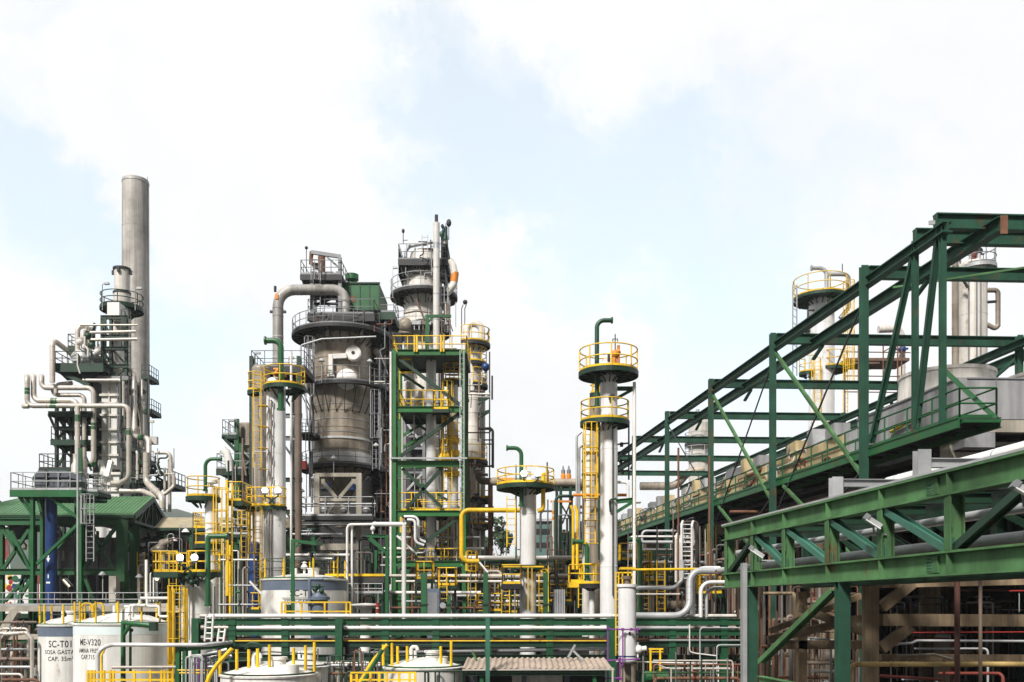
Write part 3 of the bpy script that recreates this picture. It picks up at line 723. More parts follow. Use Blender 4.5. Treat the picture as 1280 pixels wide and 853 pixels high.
member(t, 'brace', 'beigecon', P(20, 764, Y-.3), P(-3, 802, Y-.3), .42, .42, 'B')
member(t, 'beam', 'beigecon', P(-30, 797, Y-.1), P(52, 796, Y-.1), .32, .3, 'B'); member(t, 'beam', 'green', P(-30, 801, Y-.12), P(50, 801, Y-.12), .12, .2, 'B')
member(t, 'beam', 'cream', P(150, 763, Y-.3), P(225, 763, Y-.3), .22, .22, 'B')

# ---- white storage tanks
def tank(label, c, r, ztop, lines, words, band=None, ang0=-90, rail=True, name='storage_tank', seed=1, lipmat='sgreen', cone=.45, railsp=1.15, nozz=()):
    av = math.degrees(math.atan2(-c[1], -c[0])); ang0 = av+(ang0+90); r *= math.sin(math.radians(-av))
    t = thing(name, label, 'tank', (c[0], c[1], 0)); LAND.append((*pix((c[0], c[1]-r, ztop-1.5)), words))
    with part('shell', M['tankwhite'], t) as m:
        m.lathe([(r,0),(r,2.4),(r+.012,2.41),(r+.012,2.47),(r,2.48),(r,4.9),(r+.012,4.91),(r+.012,4.97),(r,4.98),(r,ztop)], c, 56)
        m.lathe([(r+.05,ztop-.09),(r+.07,ztop-.02),(r,ztop)], c, 56)
    with part('roof', M['tankwhite'], t) as m: m.lathe([(r,ztop),(r*.55,ztop+cone*.62),(0,ztop+cone)], c, 56, True)
    if band:
        with part('paint_band', M[band], t) as m: m.lathe([(r+.006,ztop-.62),(r+.006,ztop-.1)], c, 56)
    with part('roof_kerb', M[lipmat], t) as m: m.arcslab(c, ztop+.002, ztop+.07, r-.12, r-.03, 0, 360, 48)
    with part('manway', M['white'], t) as m:
        m.lathe([(.3,ztop+cone*.5),(.3,ztop+cone+.2),(.36,ztop+cone+.2),(.36,ztop+cone+.3),(0,ztop+cone+.3)], (c[0]+r*.25, c[1]-r*.15), 16)
    with part('vent_stub', M['white'], t) as m: m.tube([(c[0]-r*.2,c[1],ztop+cone*.5),(c[0]-r*.2,c[1],ztop+cone+.28)], .07, 8)
    if rail:
        with part('handrail', M['dgreen'], t) as m:
            n = 26; P1 = [V((c[0]+(r-.08)*math.cos(2*PI*k/n), c[1]+(r-.08)*math.sin(2*PI*k/n), ztop)) for k in range(n)]
            for h in (.55, 1.05): m.tube([p+V((0,0,h)) for p in P1], .022, 5, closed=True)
        k = max(8, round(2*PI*r/railsp)); 
        for j in range(k):
            a = 2*PI*(j+.37)/k
            with part('rail_post', M['yellow'], t) as m: p = V((c[0]+(r-.08)*math.cos(a), c[1]+(r-.08)*math.sin(a), ztop)); m.tube([p, p+V((0,0,1.08))], .05, 6)
    for body, size, dz, da, sq in lines: letters(t, body, size, c, r, ztop-dz, ang0+da, sq)
    return t
Y = 48.5; t = tank('smaller white tank with a blue grey band, lettered SC-T01, at lower left', (XX(85,Y+1.6), Y+1.6), 37.5*S(Y+1.6), ZZ(781.5,Y),
     [('SC-T01', .50, 1.18, -15, .75), ('SOSA GASTADA', .31, 1.54, -11, .8), ('CAP. 35m\u00b3', .32, 1.90, -15, .85)], 'the SC-T01 tank', 'bluegrey', -90, railsp=1.3)
Y = 44.6; cM = (XX(154,Y+2.4), Y+2.4); rM = 61.5*S(Y+2.4); rv = rM*.922
t = tank('wide white tank lettered ME-V320 beside a tall yellow caged ladder', cM, rM, ZZ(780,Y),
     [('ME-V320', .43, 1.05, -41.5, .75), ('AMINA FRESCA', .29, 1.41, -40, .72), ('CAP.715', .31, 1.73, -44, .72)], 'the ME-V320 tank', None, -90, railsp=1.1, cone=.6)
with part('paint_band', M['palecyan'], t) as m: m.lathe([(rv+.005,ZZ(780,Y)-.55),(rv+.005,ZZ(780,Y)-.12)], cM, 56)
with part('roof_valve', M['bluegrey'], t) as m: m.lathe([(.16,ZZ(778,Y)),(.3,ZZ(770,Y)),(.3,ZZ(764,Y)),(.1,ZZ(759,Y))], (cM[0]-rM*.42, cM[1]-.8), 14)
for k in (-1, 1):
    with part('rail_hoop', M['yellow'], t) as m: p = V((cM[0]-rM*.42+k*.28, cM[1]-1.1, ZZ(780,Y))); m.tube([p+V((-.26,0,0)), p+V((-.26,0,1.0)), p+V((.26,0,1.0)), p+V((.26,0,0))], .05, 6, .2)
for a in ([(154,762),(154,776)], [(162,776),(162,757),(175,757),(175,750)], [(166,772),(166,757),(182,757)], [(176,748),(213,748)], [(184,742),(184,758),(199,758),(199,770)], [(200,771),(218,771),(218,842)], [(183,700),(183,748)]):
    ptube(t, pp(a, Y+.6 if a[0][0] < 200 else Y-.3), .075, 'white', .12, 'nozzle_pipe', 8)
t = thing('loading_arm', 'dark green gallows pipe standing in front of the ME-V320 tank', 'pipe', P(154, 853, 42))
with part('post', M['green'], t) as m: q = pp([(154,900),(154,778.5),(190,782)], 42); q[0].z = 0; m.tube(q, .14, 12)
with part('arm_brace', M['green'], t) as m: m.tube(pp([(155,793),(163,781)], 42), .1, 8)
with part('end_box', M['dgreen'], t) as m: m.cbox(P(192,783.5,42), .3, .35, .38)
ptube(t, pp([(163,840),(163,791),(163,786)], 42.3), .06, 'green', name='side_pipe'); 
with part('valve', M['dgreen'], t) as m: m.sphere(P(164,788,42.2), .1)
t = thing('ladder_tower', 'tall yellow caged ladder between the ME-V320 tank and the white drum', 'ladder', P(222, 853, 44)); LAND.append((222, 770, 'the tall yellow caged ladder'))
ladder(t, XX(223,44.3), 44.3, 0, ZZ(733,44.3), -90, 'yellow', True, .62, .04)
for px in (212, 217, 233): member(t, 'post', 'yellow', V((XX(px,44.1), 44.1, 0)), P(px, 736, 44.1), .13, .1, 'B')
# ================================================================ MIDDLE-LEFT
def hpipe(label, pts, rpx, mat='cream', group=None, name='pipe', bend=None, Yr=None, band=None, flanges=(), cat='pipe'):
    W = pp(pts) if len(pts[0]) > 2 else pp(pts, Yr)
    yr = Yr or sum(p.y for p in W)/len(W)
    t = thing(name, label, cat, W[0], group)
    ptube(t, W, rpx*S(yr), mat, bend, 'run', band=band, flanges=flanges); return t
def lamp(px, py, Y, label, lit=False, facing=0):
    e = P(px, py, Y); t = thing('work_lamp', label, 'lamp', e-V((0,0,1.3)), 'work lamps on posts')
    with part('post', M['galv'], t) as m: m.tube([e+V((0,.05,-1.6)), e+V((0,.05,-.05))], .03, 5)
    with part('shade', M['galv'], t) as m: m.lathe([(.06,e.z+.12),(.1,e.z+.08),(.24,e.z-.1),(.22,e.z-.1),(.07,e.z+.06)], (e.x,e.y), 14)
    with part('bulb', M['warm' if lit else 'white'], t) as m: m.sphere(e+V((0,0,-.06)), .13, 10, 6)
    return t
def globes(pts, Y, arm, label):
    for i, (px, py) in enumerate(pts):
        e = P(px, py, Y); t = thing('globe_lamp', label[i], 'lamp', e-V((0,0,.8)), 'lit globe lamps on the platform rails')
        with part('bracket', M['dgreen'], t) as m: m.tube([e+V((arm[i]*.55,.1,-.75)), e+V((arm[i]*.3,.05,-.5)), e+V((0,0,-.35)), e+V((0,0,-.16))], .05, 6)
        with part('globe', M['lamp'], t) as m: m.sphere(e, .165, 16, 10)
        with part('cap', M['galv'], t) as m: m.lathe([(.1,e.z-.26),(.17,e.z-.2),(.17,e.z-.15),(.1,e.z-.13)], (e.x,e.y), 12)

# beige roofed shed running behind the columns
Y = 63; t = thing('pump_shed', 'long open shed with a beige sheet roof behind the yellow railed columns', 'shed', P(300, 758, Y)); LAND.append((212, 655, 'the beige roofed shed'))
with part('roof', M['beigeroof'], t) as m:
    a, b, c_, d = P(192, 660, Y), P(398, 660, Y), P(409, 647, Y+2.4), P(204, 647, Y+2.4); k = V((0,0,-.12))
    m.add([a,b,c_,d,a+k,b+k,c_+k,d+k], [(0,1,2,3),(7,6,5,4),(0,4,5,1),(1,5,6,2),(2,6,7,3),(3,7,4,0)])
with part('gutter', M['dgreen'], t) as m: m.bar(P(192,661.5,Y-.03), P(398,661.5,Y-.03), .1, .18)
for px in (208, 240, 300, 362, 392): member(t, 'column', 'green', P(px, 661, Y+.4), V((XX(px,Y+.4), Y+.4, 0)), .34)
for y in (668, 690): member(t, 'beam', 'dgreen', P(195, y, Y+.3), P(396, y, Y+.3), .3)
with part('black_back_wall', M['black'], t) as m: m.box((XX(200,Y+4), Y+4, 0), (XX(400,Y+4), Y+4.2, ZZ(664,Y+4)))
for k, (px, py) in enumerate(((232,664),(217,675))):
    e = P(px, py, Y-1); tt = thing('bell_lamp', ('swan neck bell lamp under the beige roof edge', 'lower bell lamp beside the green shed column')[k], 'lamp', e)
    with part('shade', M['white'], tt) as m: m.lathe([(.05,e.z+.16),(.12,e.z+.12),(.27,e.z-.08),(.25,e.z-.08)], (e.x,e.y), 14)
    with part('arm', M['galv'], tt) as m: m.tube([e+V((0,0,.14)), e+V((0,0,.4)), e+V((-.4,0,.4)), e+V((-.4,0,-2.4))], .03, 6, .18)

# column B: short vessel with three platforms
Y = 50; c = (XX(264.5, Y), Y); r = 7.8*S(Y)
t = thing('short_column', 'short silver column with yellow railed round platform and green swan neck vent', 'column', (c[0],Y,0)); LAND.append((264, 650, 'the short silver column'))
column_shell(t, c, r, 0, ZZ(612,Y), 'silver', skirt=.8)
ring_platform(t, (XX(254,Y), Y), ZZ(622,Y), r*.9, 21*S(Y), 0, 360, br=.5)
ring_platform(t, (XX(259,Y), Y), ZZ(680.5,Y), r*.9, 16*S(Y), 0, 360, br=.4, h=1.1)
gooseneck(t, XX(259,Y), Y-.3, ZZ(614,Y), ZZ(575,Y), XX(278,Y)-XX(259,Y), .1, .7, 'green')
with part('nozzle', M['silver'], t) as m: z = ZZ(611,Y); m.lathe([(.1,z),(.1,z+.3),(.34,z+.3),(.34,z+.42),(0,z+.42)], c, 16)
ladder(t, XX(287,Y), Y-.3, ZZ(745,Y), ZZ(612,Y), 200, 'yellow', True, .5, .03)
with part('ladder_post', M['yellow'], t) as m: m.bar(P(283.5,600,Y-.4), P(283.5,745,Y-.4), .1); m.bar(P(290,604,Y+.2), P(290,745,Y+.2), .08)
deck(t, XX(284,Y+1), XX(303,Y+1), Y+1, Y+3, ZZ(626,Y+1), 'dgreen', 'yellow', 'FLR', step=.8)
# drum in front of it
Yd = 47.5; c = (XX(246, Yd), Yd); r = 22*S(Yd)
t = thing('white_drum', 'squat white drum under a wide yellow railed platform with two lit globes', 'vessel', (c[0],Yd,0)); LAND.append((250, 750, 'the squat white drum'))
column_shell(t, c, r*.86, 0, ZZ(731,Yd), 'white', seams=2.4)
deck(t, XX(208,Yd), XX(240,Yd), Yd-2.0, Yd-.2, ZZ(716,Yd-1), 'dgreen', 'yellow', 'FLB', step=.42, h=1.02, rr=.036)
ring_platform(t, (XX(258,Yd), Yd-.4), ZZ(716,Yd), .2, 21*S(Yd), -200, 60, br=.4, step=.5, rr=.036)
with part('valve_cluster', M['dgreen'], t) as m:
    for px, py in ((228,726),(234,724),(240,728),(246,727)): m.sphere(P(px,py,Yd-1.3), .17); m.tube([P(px,py,Yd-1.3), P(px+2,py+6,Yd-1.3)], .06, 6)
gooseneck(t, XX(260,Yd-1.4), Yd-1.4, ZZ(757,Yd), ZZ(673,Yd), XX(283,Yd)-XX(260,Yd), .13, .12, 'green', 'davit')
globes(((225,697),(243,697)), Yd-2.1, (1,-1), ('left of the two lit globe lamps above the squat white drum', 'right of the two lit globe lamps above the squat white drum'))
for k, (px, w_) in enumerate(((236, 3), (263, 3), (269, 3))):
    ptube(t, pp([(px, 733, Yd-1.05), (px, 800, Yd-1.05)]), w_*.5*S(Yd), 'offwhite')

# column A: tall white column with the yellow railed crown
Y = 54; c = (XX(343.5, Y), Y); r = 13.8*S(Y)
t = thing('tall_white_column', 'tall white column with yellow crown rail and two lit globes halfway down', 'column', (c[0],Y,0)); LAND.append((343, 560, 'the tall white column with two globes'))
column_shell(t, c, r*.98, 0, ZZ(632,Y), 'silver', seams=3, skirt=1)
column_shell(t, (c[0]+.07, c[1]), r*.86, ZZ(632,Y), ZZ(478,Y), 'silver', seams=3)
ring_platform(t, (XX(357,Y), Y-.2), ZZ(485,Y), r*.8, 26*S(Y), 0, 360, br=.7, rr=.038)
ring_platform(t, (XX(318,Y), Y+.2), ZZ(488,Y), .1, 10*S(Y), 0, 360, br=.3, brackets=6)
ring_platform(t, (XX(327,Y), Y), ZZ(634,Y), .2, 20*S(Y), -230, -10, br=.2, brackets=4, rr=.036, step=.7)
ring_platform(t, (XX(344,Y), Y-.2), ZZ(634,Y), r*.8, 15.5*S(Y), -180, 20, br=.2, brackets=4, rr=.036, step=.5)
gooseneck(t, XX(356,Y), Y-.9, ZZ(516,Y), ZZ(431.5,Y), XX(337,Y)-XX(356,Y), .17, .95, 'green')
ladder(t, XX(327.5,Y), Y-1.0, ZZ(588,Y), ZZ(470,Y), -110, 'yellow', False, .52)
ladder(t, XX(327.5,Y), Y-.8, ZZ(740,Y), ZZ(636,Y), -110, 'yellow', True, .52)
with part('ladder_band', M['yellow'], t) as m:
    for y in (507, 533, 560, 586): m.box(P(321,y,Y-1.1), P(336,y+1.6,Y-.6))
with part('crown_pipework', M['orange'], t) as m: m.tube(pp([(343,470),(347,463),(354,466),(356,472)], Y-.6), .12, 8); m.tube(pp([(342,462),(352,462)], Y-.6), .1, 8)
globes(((331,613),(347.5,613)), Y-1.4, (1,-1), ('left of the two lit globe lamps on the tall white column', 'right of the two lit globe lamps on the tall white column'))
for px, Yc, rp, mt in ((336, Y-.7, .9, 'galv'), (339.5, Y-.72, .7, 'brown')): ptube(t, pp([(px, 500, Yc), (px, 742, Yc)]), rp*S(Y), mt)
for k in range(6):
    y = 500+k*24
    with part('step_rung', M['galv'], t) as m: m.tube(pp([(337,y,Y-.65),(341,y+2,Y-.6)]), .03, 4); m.cbox(P(341.5,y+6,Y-.62), .09, .06, .3)

# silo, grey vessel and steelwork behind column A
Y = 64
t = thing('hopper_tower', 'green framed tower carrying a grey drum, left of the tall white column', 'tower', P(305, 758, Y)); LAND.append((305, 545, 'the grey drum on its green tower'))
c = (XX(311,Y+1), Y+1); r = 14.5*S(Y)
with part('drum', M['vessel'], t) as m: m.lathe([(0,ZZ(557,Y)),(r,ZZ(556,Y)),(r,ZZ(529,Y)),(r*.9,ZZ(527,Y)),(0,ZZ(525,Y))], c, 30); m.lathe([(r+.03,ZZ(556,Y)),(r+.03,ZZ(553,Y))], c, 30)
with part('hopper', M['vessel'], t) as m: m.lathe([(r*.9,ZZ(556,Y)),(r*.3,ZZ(585,Y)),(r*.3,ZZ(640,Y))], c, 24)
for px in (296, 302, 329): member(t, 'column', 'green', P(px, 524 if px == 296 else 555, Y-.3), V((XX(px,Y-.3), Y-.3, 0)), .3, .25, 'B')
deck(t, XX(277,Y-.5), XX(296,Y-.5), Y-.5, Y+2, ZZ(545,Y), 'dgreen', 'galv', 'FL', rr=.028, step=.6)
member(t, 'brace', 'dgreen', P(279,547,Y-.4), P(296,565,Y-.4), .2, .2, 'B')
deck(t, XX(270,Y-.8), XX(330,Y-.8), Y-.8, Y+2, ZZ(588,Y), 'dgreen', 'galv', 'FL', rr=.028, step=.8, th=.4)
deck(t, XX(290,Y-.8), XX(332,Y-.8), Y-.8, Y+2, ZZ(640,Y), 'dgreen', 'galv', 'FL', rr=.028, step=.8, th=.4)
for a, b_ in (((300,560),(328,588)), ((328,560),(300,588)), ((300,592),(328,638)), ((328,592),(300,638))): member(t, 'brace', 'grey', P(*a,Y-.3), P(*b_,Y-.3), .12, .12, 'B')
with part('vent_nozzle', M['white'], t) as m: m.tube(pp([(288,590),(286,575),(283,566),(278,562)], Y-.6), .28, 10)
with part('lamp_post', M['galv'], t) as m: b_ = P(285,545,Y-.5); m.tube([b_, P(286,524,Y-.5), P(289,525,Y-.7)], .03, 5); m.cbox(P(290,526,Y-.7), .35, .25, .14)
for px, rp, mt, y0 in ((303.5,1.6,'brown',560),(318,.9,'galv',500),(322,.9,'rust',520),(314,.8,'galv',510),(310,1.2,'cream',640)): ptube(t, pp([(px,y0,Y-1.2),(px,760,Y-1.2)]), rp*S(Y), mt)
Y = 60; c = (XX(326,Y), Y); t = thing('grey_vessel', 'slim grey vessel hidden behind the tall white column and its ladder', 'vessel', (c[0],Y,0))
column_shell(t, c, 11*S(Y), 0, ZZ(462,Y), 'vessel', seams=1.4)
column_shell(t, c, 12*S(Y), 0, ZZ(645,Y), 'offwhite', seams=2, name='lower_shell', dome=False)
c = (XX(318,57), 57); t = thing('blue_vessel', 'blue upright vessel half hidden by yellow ladders under the globe lamps', 'vessel', (c[0],57,0)); column_shell(t, c, 6.5*S(57), 0, ZZ(680,57), 'blue')
# crown walkway of dark steel behind the yellow crown
Y = 61; t = thing('access_tower', 'dark railed steel access tower rising behind the yellow crown rail', 'tower', P(347, 758, Y))
deck(t, XX(313,Y), XX(381,Y), Y, Y+3, ZZ(458,Y), 'darksteel', 'grey', 'FLRB', rr=.028, step=.8, th=.35)
for px in (315, 374): member(t, 'column', 'dgreen', P(px, 446, Y+.2), V((XX(px,Y+.2), Y+.2, 0)), .38)
for px in (331, 366): member(t, 'column', 'grey', P(px, 460, Y+2.5), V((XX(px,Y+2.5), Y+2.5, 0)), .3)
for y in (520, 548, 600, 640, 690): member(t, 'beam', 'dgreen' if y > 560 else 'grey', P(313, y, Y+.1), P(378, y, Y+.1), .28)
for y0 in (462, 522, 602): member(t, 'brace', 'grey', P(331,y0,Y+2.4), P(366,y0+50,Y+2.4), .14, .14, 'B')
for px, py in ((319,440),(361,446)):
    with part('lamp_post', M['galv'], t) as m: m.tube([P(px,458,Y), P(px,py,Y), P(px+3,py+1,Y-.2)], .03, 5); m.cbox(P(px+3,py+1.5,Y-.2), .35, .2, .14)
hpipe('brown insulated pipe climbing between the tall white column and the big stained vessel', [(373,492,59),(373,770,59)], 4.2, 'brown')
hpipe('thin white pipe climbing just right of the tall white column', [(364,440,57),(364,770,57)], 1.5, 'pipewhite')
hpipe('thin white pipe hooked over the dark ring deck of the big stained vessel', [(376,500,64),(376,432,64),(402,424,64),(470,421,64)], 1.1, 'galv', bend=.2)

# the big stained vessel
Y = 70; c = (XX(427.5, Y), Y); r = 36.5*S(Y); zb = ZZ(590,Y)
t = thing('main_vessel', 'big stained brown grey vessel with dark ring decks and a round white disc', 'vessel', (c[0],Y,0)); LAND.append((428, 500, 'the big stained vessel')); mv = t
with part('shell', M['vessel'], t) as m:
    pr = [(r, zb)]
    for y in (572, 566, 553, 540, 520, 500, 478, 455): z = ZZ(y,Y); pr += [(r, z), (r+.03, z+.01), (r+.03, z+.07), (r, z+.08)]
    pr += [(r, ZZ(424,Y)), (r*.82, ZZ(414,Y)), (r*.62, ZZ(404,Y)), (r*.5, ZZ(396,Y)), (0, ZZ(394,Y))]; m.lathe(pr, c, 48)
    m.lathe([(r, zb), (r*.62, ZZ(604,Y)), (r*.3, ZZ(622,Y)), (r*.22, ZZ(660,Y))], c, 36)
with part('polished_ring', M['silver'], t) as m:
    for y0, y1, p in ((582, 570, .035), (554.5, 551.5, .07)): m.lathe([(r,ZZ(y0,Y)),(r+p,ZZ(y0,Y)+.02),(r+p,ZZ(y1,Y)-.02),(r,ZZ(y1,Y))], c, 48)
kw = dict(dm='darksteel', rm='grey', rr=.026, step=1.1)
ring_platform(t, (XX(428,Y),Y), ZZ(422,Y), r*1.0, 62*S(Y), -215, 35, brackets=18, br=.9, thick=.14, **kw)
ring_platform(t, (XX(435,Y),Y), ZZ(487,Y), r*1.02, 52*S(Y), -200, 60, brackets=1, thick=.12, **kw)
ring_platform(t, (XX(430,Y),Y), ZZ(587,Y), r*1.0, 53*S(Y), -200, 60, brackets=16, br=.6, thick=.15, **kw)
with part('knee_bracket', M['darksteel'], t) as m:
    for k in range(11):
        a = math.radians(-165+k*15); d = V((math.cos(a), math.sin(a), 0)); o = V((*c, 0))
        m.bar(o+d*(r+.03)+V((0,0,ZZ(522,Y))), o+d*(r+.95)+V((0,0,ZZ(491,Y))), .05, .07)
def onshell(px, py, out=.1):
    x = XX(px, Y-r)-c[0]; return V((c[0]+x, Y-math.sqrt(max(0, (r)**2-x*x))-out, ZZ(py, Y-r)))
with part('disc', M['pipewhite'], t) as m:
    p = onshell(442, 442); a = p+V((0,-.45,0)); m.tube([p, a], .56, 28); m.tube([a, a+V((0,-.05,0))], .5, 28)
with part('disc_hole', M['black'], m.o) as q: q.tube([a+V((0,-.055,0)), a+V((0,-.075,0))], .13, 14)
with part('duct', M['pipewhite'], t) as m:
    m.bar(onshell(413,447.5,.3), onshell(434,446,.35), .28, .34); m.bar(onshell(414.5,445,.3), onshell(414.5,470,.3), .3, .34, up=(0,1,0)); m.cbox(onshell(414.5,471,.25), .5, .35, .14)
with part('dished_cover', M['pipewhite'], t) as m:
    p = onshell(433, 474, -.1); m.tube([p+V((0,-.1,0)), p+V((0,-.25,0)), p+V((0,-.36,0)), p+V((0,-.4,0))], [.80,.74,.45,.05], 28)
with part('manhole', M['vessel'], t) as m: p = onshell(404, 578, -.1); m.tube([p, p+V((0,-.4,0))], .32, 20); m.tube([p+V((0,-.4,0)), p+V((0,-.48,0))], .36, 20)
for k, (px, py) in enumerate(((402,450),(462,451),(417,572),(470,556),(377,613),(392,597))):
    lamp(px, py, 64.8 if k < 5 else 66, ('left lamp on a post at the middle ring deck of the stained vessel','right lamp on a post at the middle ring deck of the stained vessel','lamp on the lowest ring deck beside the round manhole','lamp hanging in the dark right of the stained vessel','white lamp just left of the pale concrete trestle','small lamp at the top left corner of the pale concrete trestle')[k])
# top structure
Yt = 67
deck(t, XX(384,Yt), XX(468,Yt), Yt, Yt+6, ZZ(392,Yt), 'darksteel', 'grey', 'FLR', rr=.026, step=1.1, th=.5)
for px in (391, 409, 452, 461): member(t, 'post', 'galv' if px in (409,452) else 'darksteel', P(px, 394, Yt+.6), P(px, 420, Yt+.6), .22, .22, 'B')
deck(t, XX(375,Yt), XX(427,Yt), Yt, Yt+4.5, ZZ(343,Yt), 'darksteel', 'grey', 'FLRB', rr=.03, step=.8, th=.35)
for px, Yc in ((390,Yt+.3),(394,Yt+4),(425,Yt+.3),(422,Yt+4)): member(t, 'mast', 'grey', P(px, 322 if px == 425 else 340, Yc), P(px, 392, Yc), .24, .24, 'B')
member(t, 'crane_beam', 'grey', P(389, 315.5, Yt+.3), P(425.5, 321, Yt+.3), .2, .26, 'B'); member(t, 'crane_brace', 'grey', P(405,318,Yt+.3), P(425,336,Yt+.3), .12, .12, 'B')
for a, b_ in (((376,345),(390,358)), ((376,345),(383,362)), ((394,371),(412,382)), ((394,382),(418,372)), ((380,350),(424,352)), ((391,380),(425,380))): member(t, 'brace', 'darksteel', P(*a,Yt+.4), P(*b_,Yt+.4), .16, .16, 'B')
with part('fan_motor', M['hexgrey'], t) as m: m.box(P(402,346,Yt+.6), P(424,354,Yt+3)); m.cyl(P(410,356,Yt+1.5), P(410,362,Yt+1.5), .5, 16)
ladder(t, XX(396,Yt-.1), Yt-.1, ZZ(392,Yt), ZZ(330,Yt), -90, 'grey', True, .5, .03)
with part('rusty_stack', M['rust'], t) as m: m.tube(pp([(402,352),(402,321)], Yt+2), .28, 12); m.tube(pp([(389.5,315),(388.5,329),(392,331)], Yt+.5), .16, 8); m.tube(pp([(392,332),(399,333)], Yt+1.2), .22, 10)
with part('wind_sensor', M['darksteel'], t) as m: m.tube(pp([(383,344),(383,311)], Yt+.3), .03, 5); m.sphere(P(383,310,Yt+.3), .12)
t = thing('overhead_pipe', 'fat grey pipe arching from ground level over onto the stained vessel', 'pipe', P(347,758,66)); LAND.append((380, 363, 'the arching fat grey pipe'))
ptube(t, pp([(347.5,758,66),(347.5,362.5,66),(431.5,362.5,67.5),(431.5,393,67.5)]), 6.6*S(66), 'ltvessel', 1.3, 'run', 18)
with part('run_jacket', M['alu'], t) as m:
    for y in range(395, 700, 26): m.tube(pp([(347.5,y),(347.5,y+.9)], 66), 6.95*S(66), 18)
with part('lug', M['darksteel'], t) as m:
    for px in (339.5, 355.5): m.cbox(P(px,390,66), .22, .2, .16)
    m.tube(pp([(344,365),(344,358)], 66), .1, 8)
with part('band', M['orange'], t) as m: m.add([P(343.5,368,65.6), P(347.5,366,65.6), P(347.5,374,65.58), P(343.5,374,65.6)], [(0,1,2,3)])
t = thing('green_housing', 'boxy green housing with a round green cap on top of the stained vessel', 'housing', P(450,388,69)); LAND.append((450, 370, 'the boxy green housing'))
with part('casing', M['green'], t) as m: m.box(P(427,388,68), V((XX(474,68), 72.5, ZZ(354,68))))
with part('panel_seam', M['dgreen'], t) as m:
    for px in (427.3, 438, 450, 462, 473.7): m.bar(P(px,388,67.98), P(px,354,67.98), .06, .04)
    m.bar(P(426,354,67.96), P(475,354,67.96), .12, .1); m.bar(P(426,387.5,67.96), P(475,387.5,67.96), .12, .12)
with part('cap', M['green'], t) as m: q = P(440,354,70); m.lathe([(.3,q.z-.1),(.3,q.z+.2),(.5,q.z+.22),(.5,q.z+.62),(.15,q.z+.75),(0,q.z+.75)], (q.x,q.y), 20)
with part('louvre', M['rust'], t) as m: m.box(P(435,370,67.97), P(444,378,68))
t = thing('side_balcony', 'dark green railed balcony bridging from the green housing towards the white tower', 'balcony', P(482,396,68))
deck(t, XX(472,68), XX(493,68), 68, 71, ZZ(390,68), 'dgreen', 'grey', 'FRB', rr=.026, step=.9, th=.5)
member(t, 'brace', 'darksteel', P(492,392,68.2), P(470,418,68.2), .16, .16, 'B')
# dark stair structure on its right
t = thing('stair_tower', 'dark steel stair tower crowding the right side of the stained vessel', 'tower', P(478,758,72)); LAND.append((478, 560, 'the dark stair tower'))
for px, Yc in ((467,71),(485,71),(489,76),(470,76)): member(t, 'column', 'black', P(px, 410, Yc), V((XX(px,Yc),Yc,0)), .4)
for i, y in enumerate((425, 455, 487, 520, 545, 590, 622, 650)):
    deck(t, XX(464,70.6), XX(491,70.6), 70.6, 76, ZZ(y,70.6), 'darksteel', 'grey', 'FR', rr=.024, step=.7, th=.3)
for i, (a, b_) in enumerate((((466,455),(487,428)), ((487,487),(466,458)), ((466,545),(487,522)), ((487,590),(466,548)), ((466,622),(488,594)), ((470,520),(490,490)))): member(t, 'stair_flight', 'darksteel', P(*a,71.5), P(*b_,71.5), .9, .16, 'B')
with part('dark_backing', M['black'], t) as m: m.box(P(464,660,76.5), P(503,418,77)); m.box(P(440,660,77), P(470,600,77.4))  # black sheets added behind the stairs so the gaps read dark
for px, py in ((472,440),(478,466),(482,450),(474,505),(480,530),(471,470),(485,500)):
    with part('cabinet', M['grey'], t) as m: m.cbox(P(px,py,70.9), .5, .4, .6)
with part('spotlight', M['offwhite'], t) as m: m.sphere(P(471,440,70.3), .3); m.tube([P(471,440,70.3), P(471,455,70.4)], .04, 5)
for px, mt, rp in ((476,'grey',1.0),(482,'rust',.9),(487,'galv',.8),(490.5,'pipewhite',1.2)): ptube(t, pp([(px,415,70.2),(px,765,70.2)]), rp*S(70), mt)
# pale concrete trestle under the vessel
Y = 64; t = thing('trestle', 'pale concrete trestle with cross braces under the stained vessel', 'trestle', P(422,758,Y)); LAND.append((422, 620, 'the pale concrete trestle'))
for px in (396.5, 449): 
    for Yc in (Y, Y+7): member(t, 'leg', 'beigecon', P(px,593,Yc), V((XX(px,Yc),Yc,0)), .38, .38, 'B')
for y, h_ in ((594,.26),(625,.2),(650,.24),(684,.45)): member(t, 'beam', 'beigecon', P(394,y,Y-.02), P(452,y,Y-.02), h_, h_, 'B')
for a, b_ in (((400,598),(421,623)), ((445,598),(424,623)), ((418,628),(407,646)), ((426,628),(438,646)), ((400,652),(420,668)), ((446,656),(430,680))): member(t, 'brace', 'beigecon', P(*a,Y+.1), P(*b_,Y+.1), .22, .22, 'B')
for a, k in ((399,1),(446.5,-1)):
    with part('gusset', M['beigecon'], t) as m: m.add([P(a,597,Y), P(a+k*8,597,Y), P(a+k*6,604,Y), P(a,606,Y), P(a,597,Y+.25), P(a+k*8,597,Y+.25), P(a+k*6,604,Y+.25), P(a,606,Y+.25)], [(0,1,2,3),(7,6,5,4),(0,4,5,1),(1,5,6,2),(2,6,7,3),(3,7,4,0)])
with part('spring_hanger', M['blue'], t) as m:
    for px in (410, 440): m.cyl(P(px,603,Y+2), P(px,613,Y+2), .22, 12)
t = thing('valve_balcony', 'grey railed balcony with pipe valves at the foot of the pale concrete trestle', 'balcony', P(420,645,Y-1))
deck(t, XX(376,Y-1.4), XX(466,Y-1.4), Y-1.4, Y-.1, ZZ(645,Y-1.4), 'darksteel', 'galv', 'FLR', rr=.03, step=1.4, h=1.3)
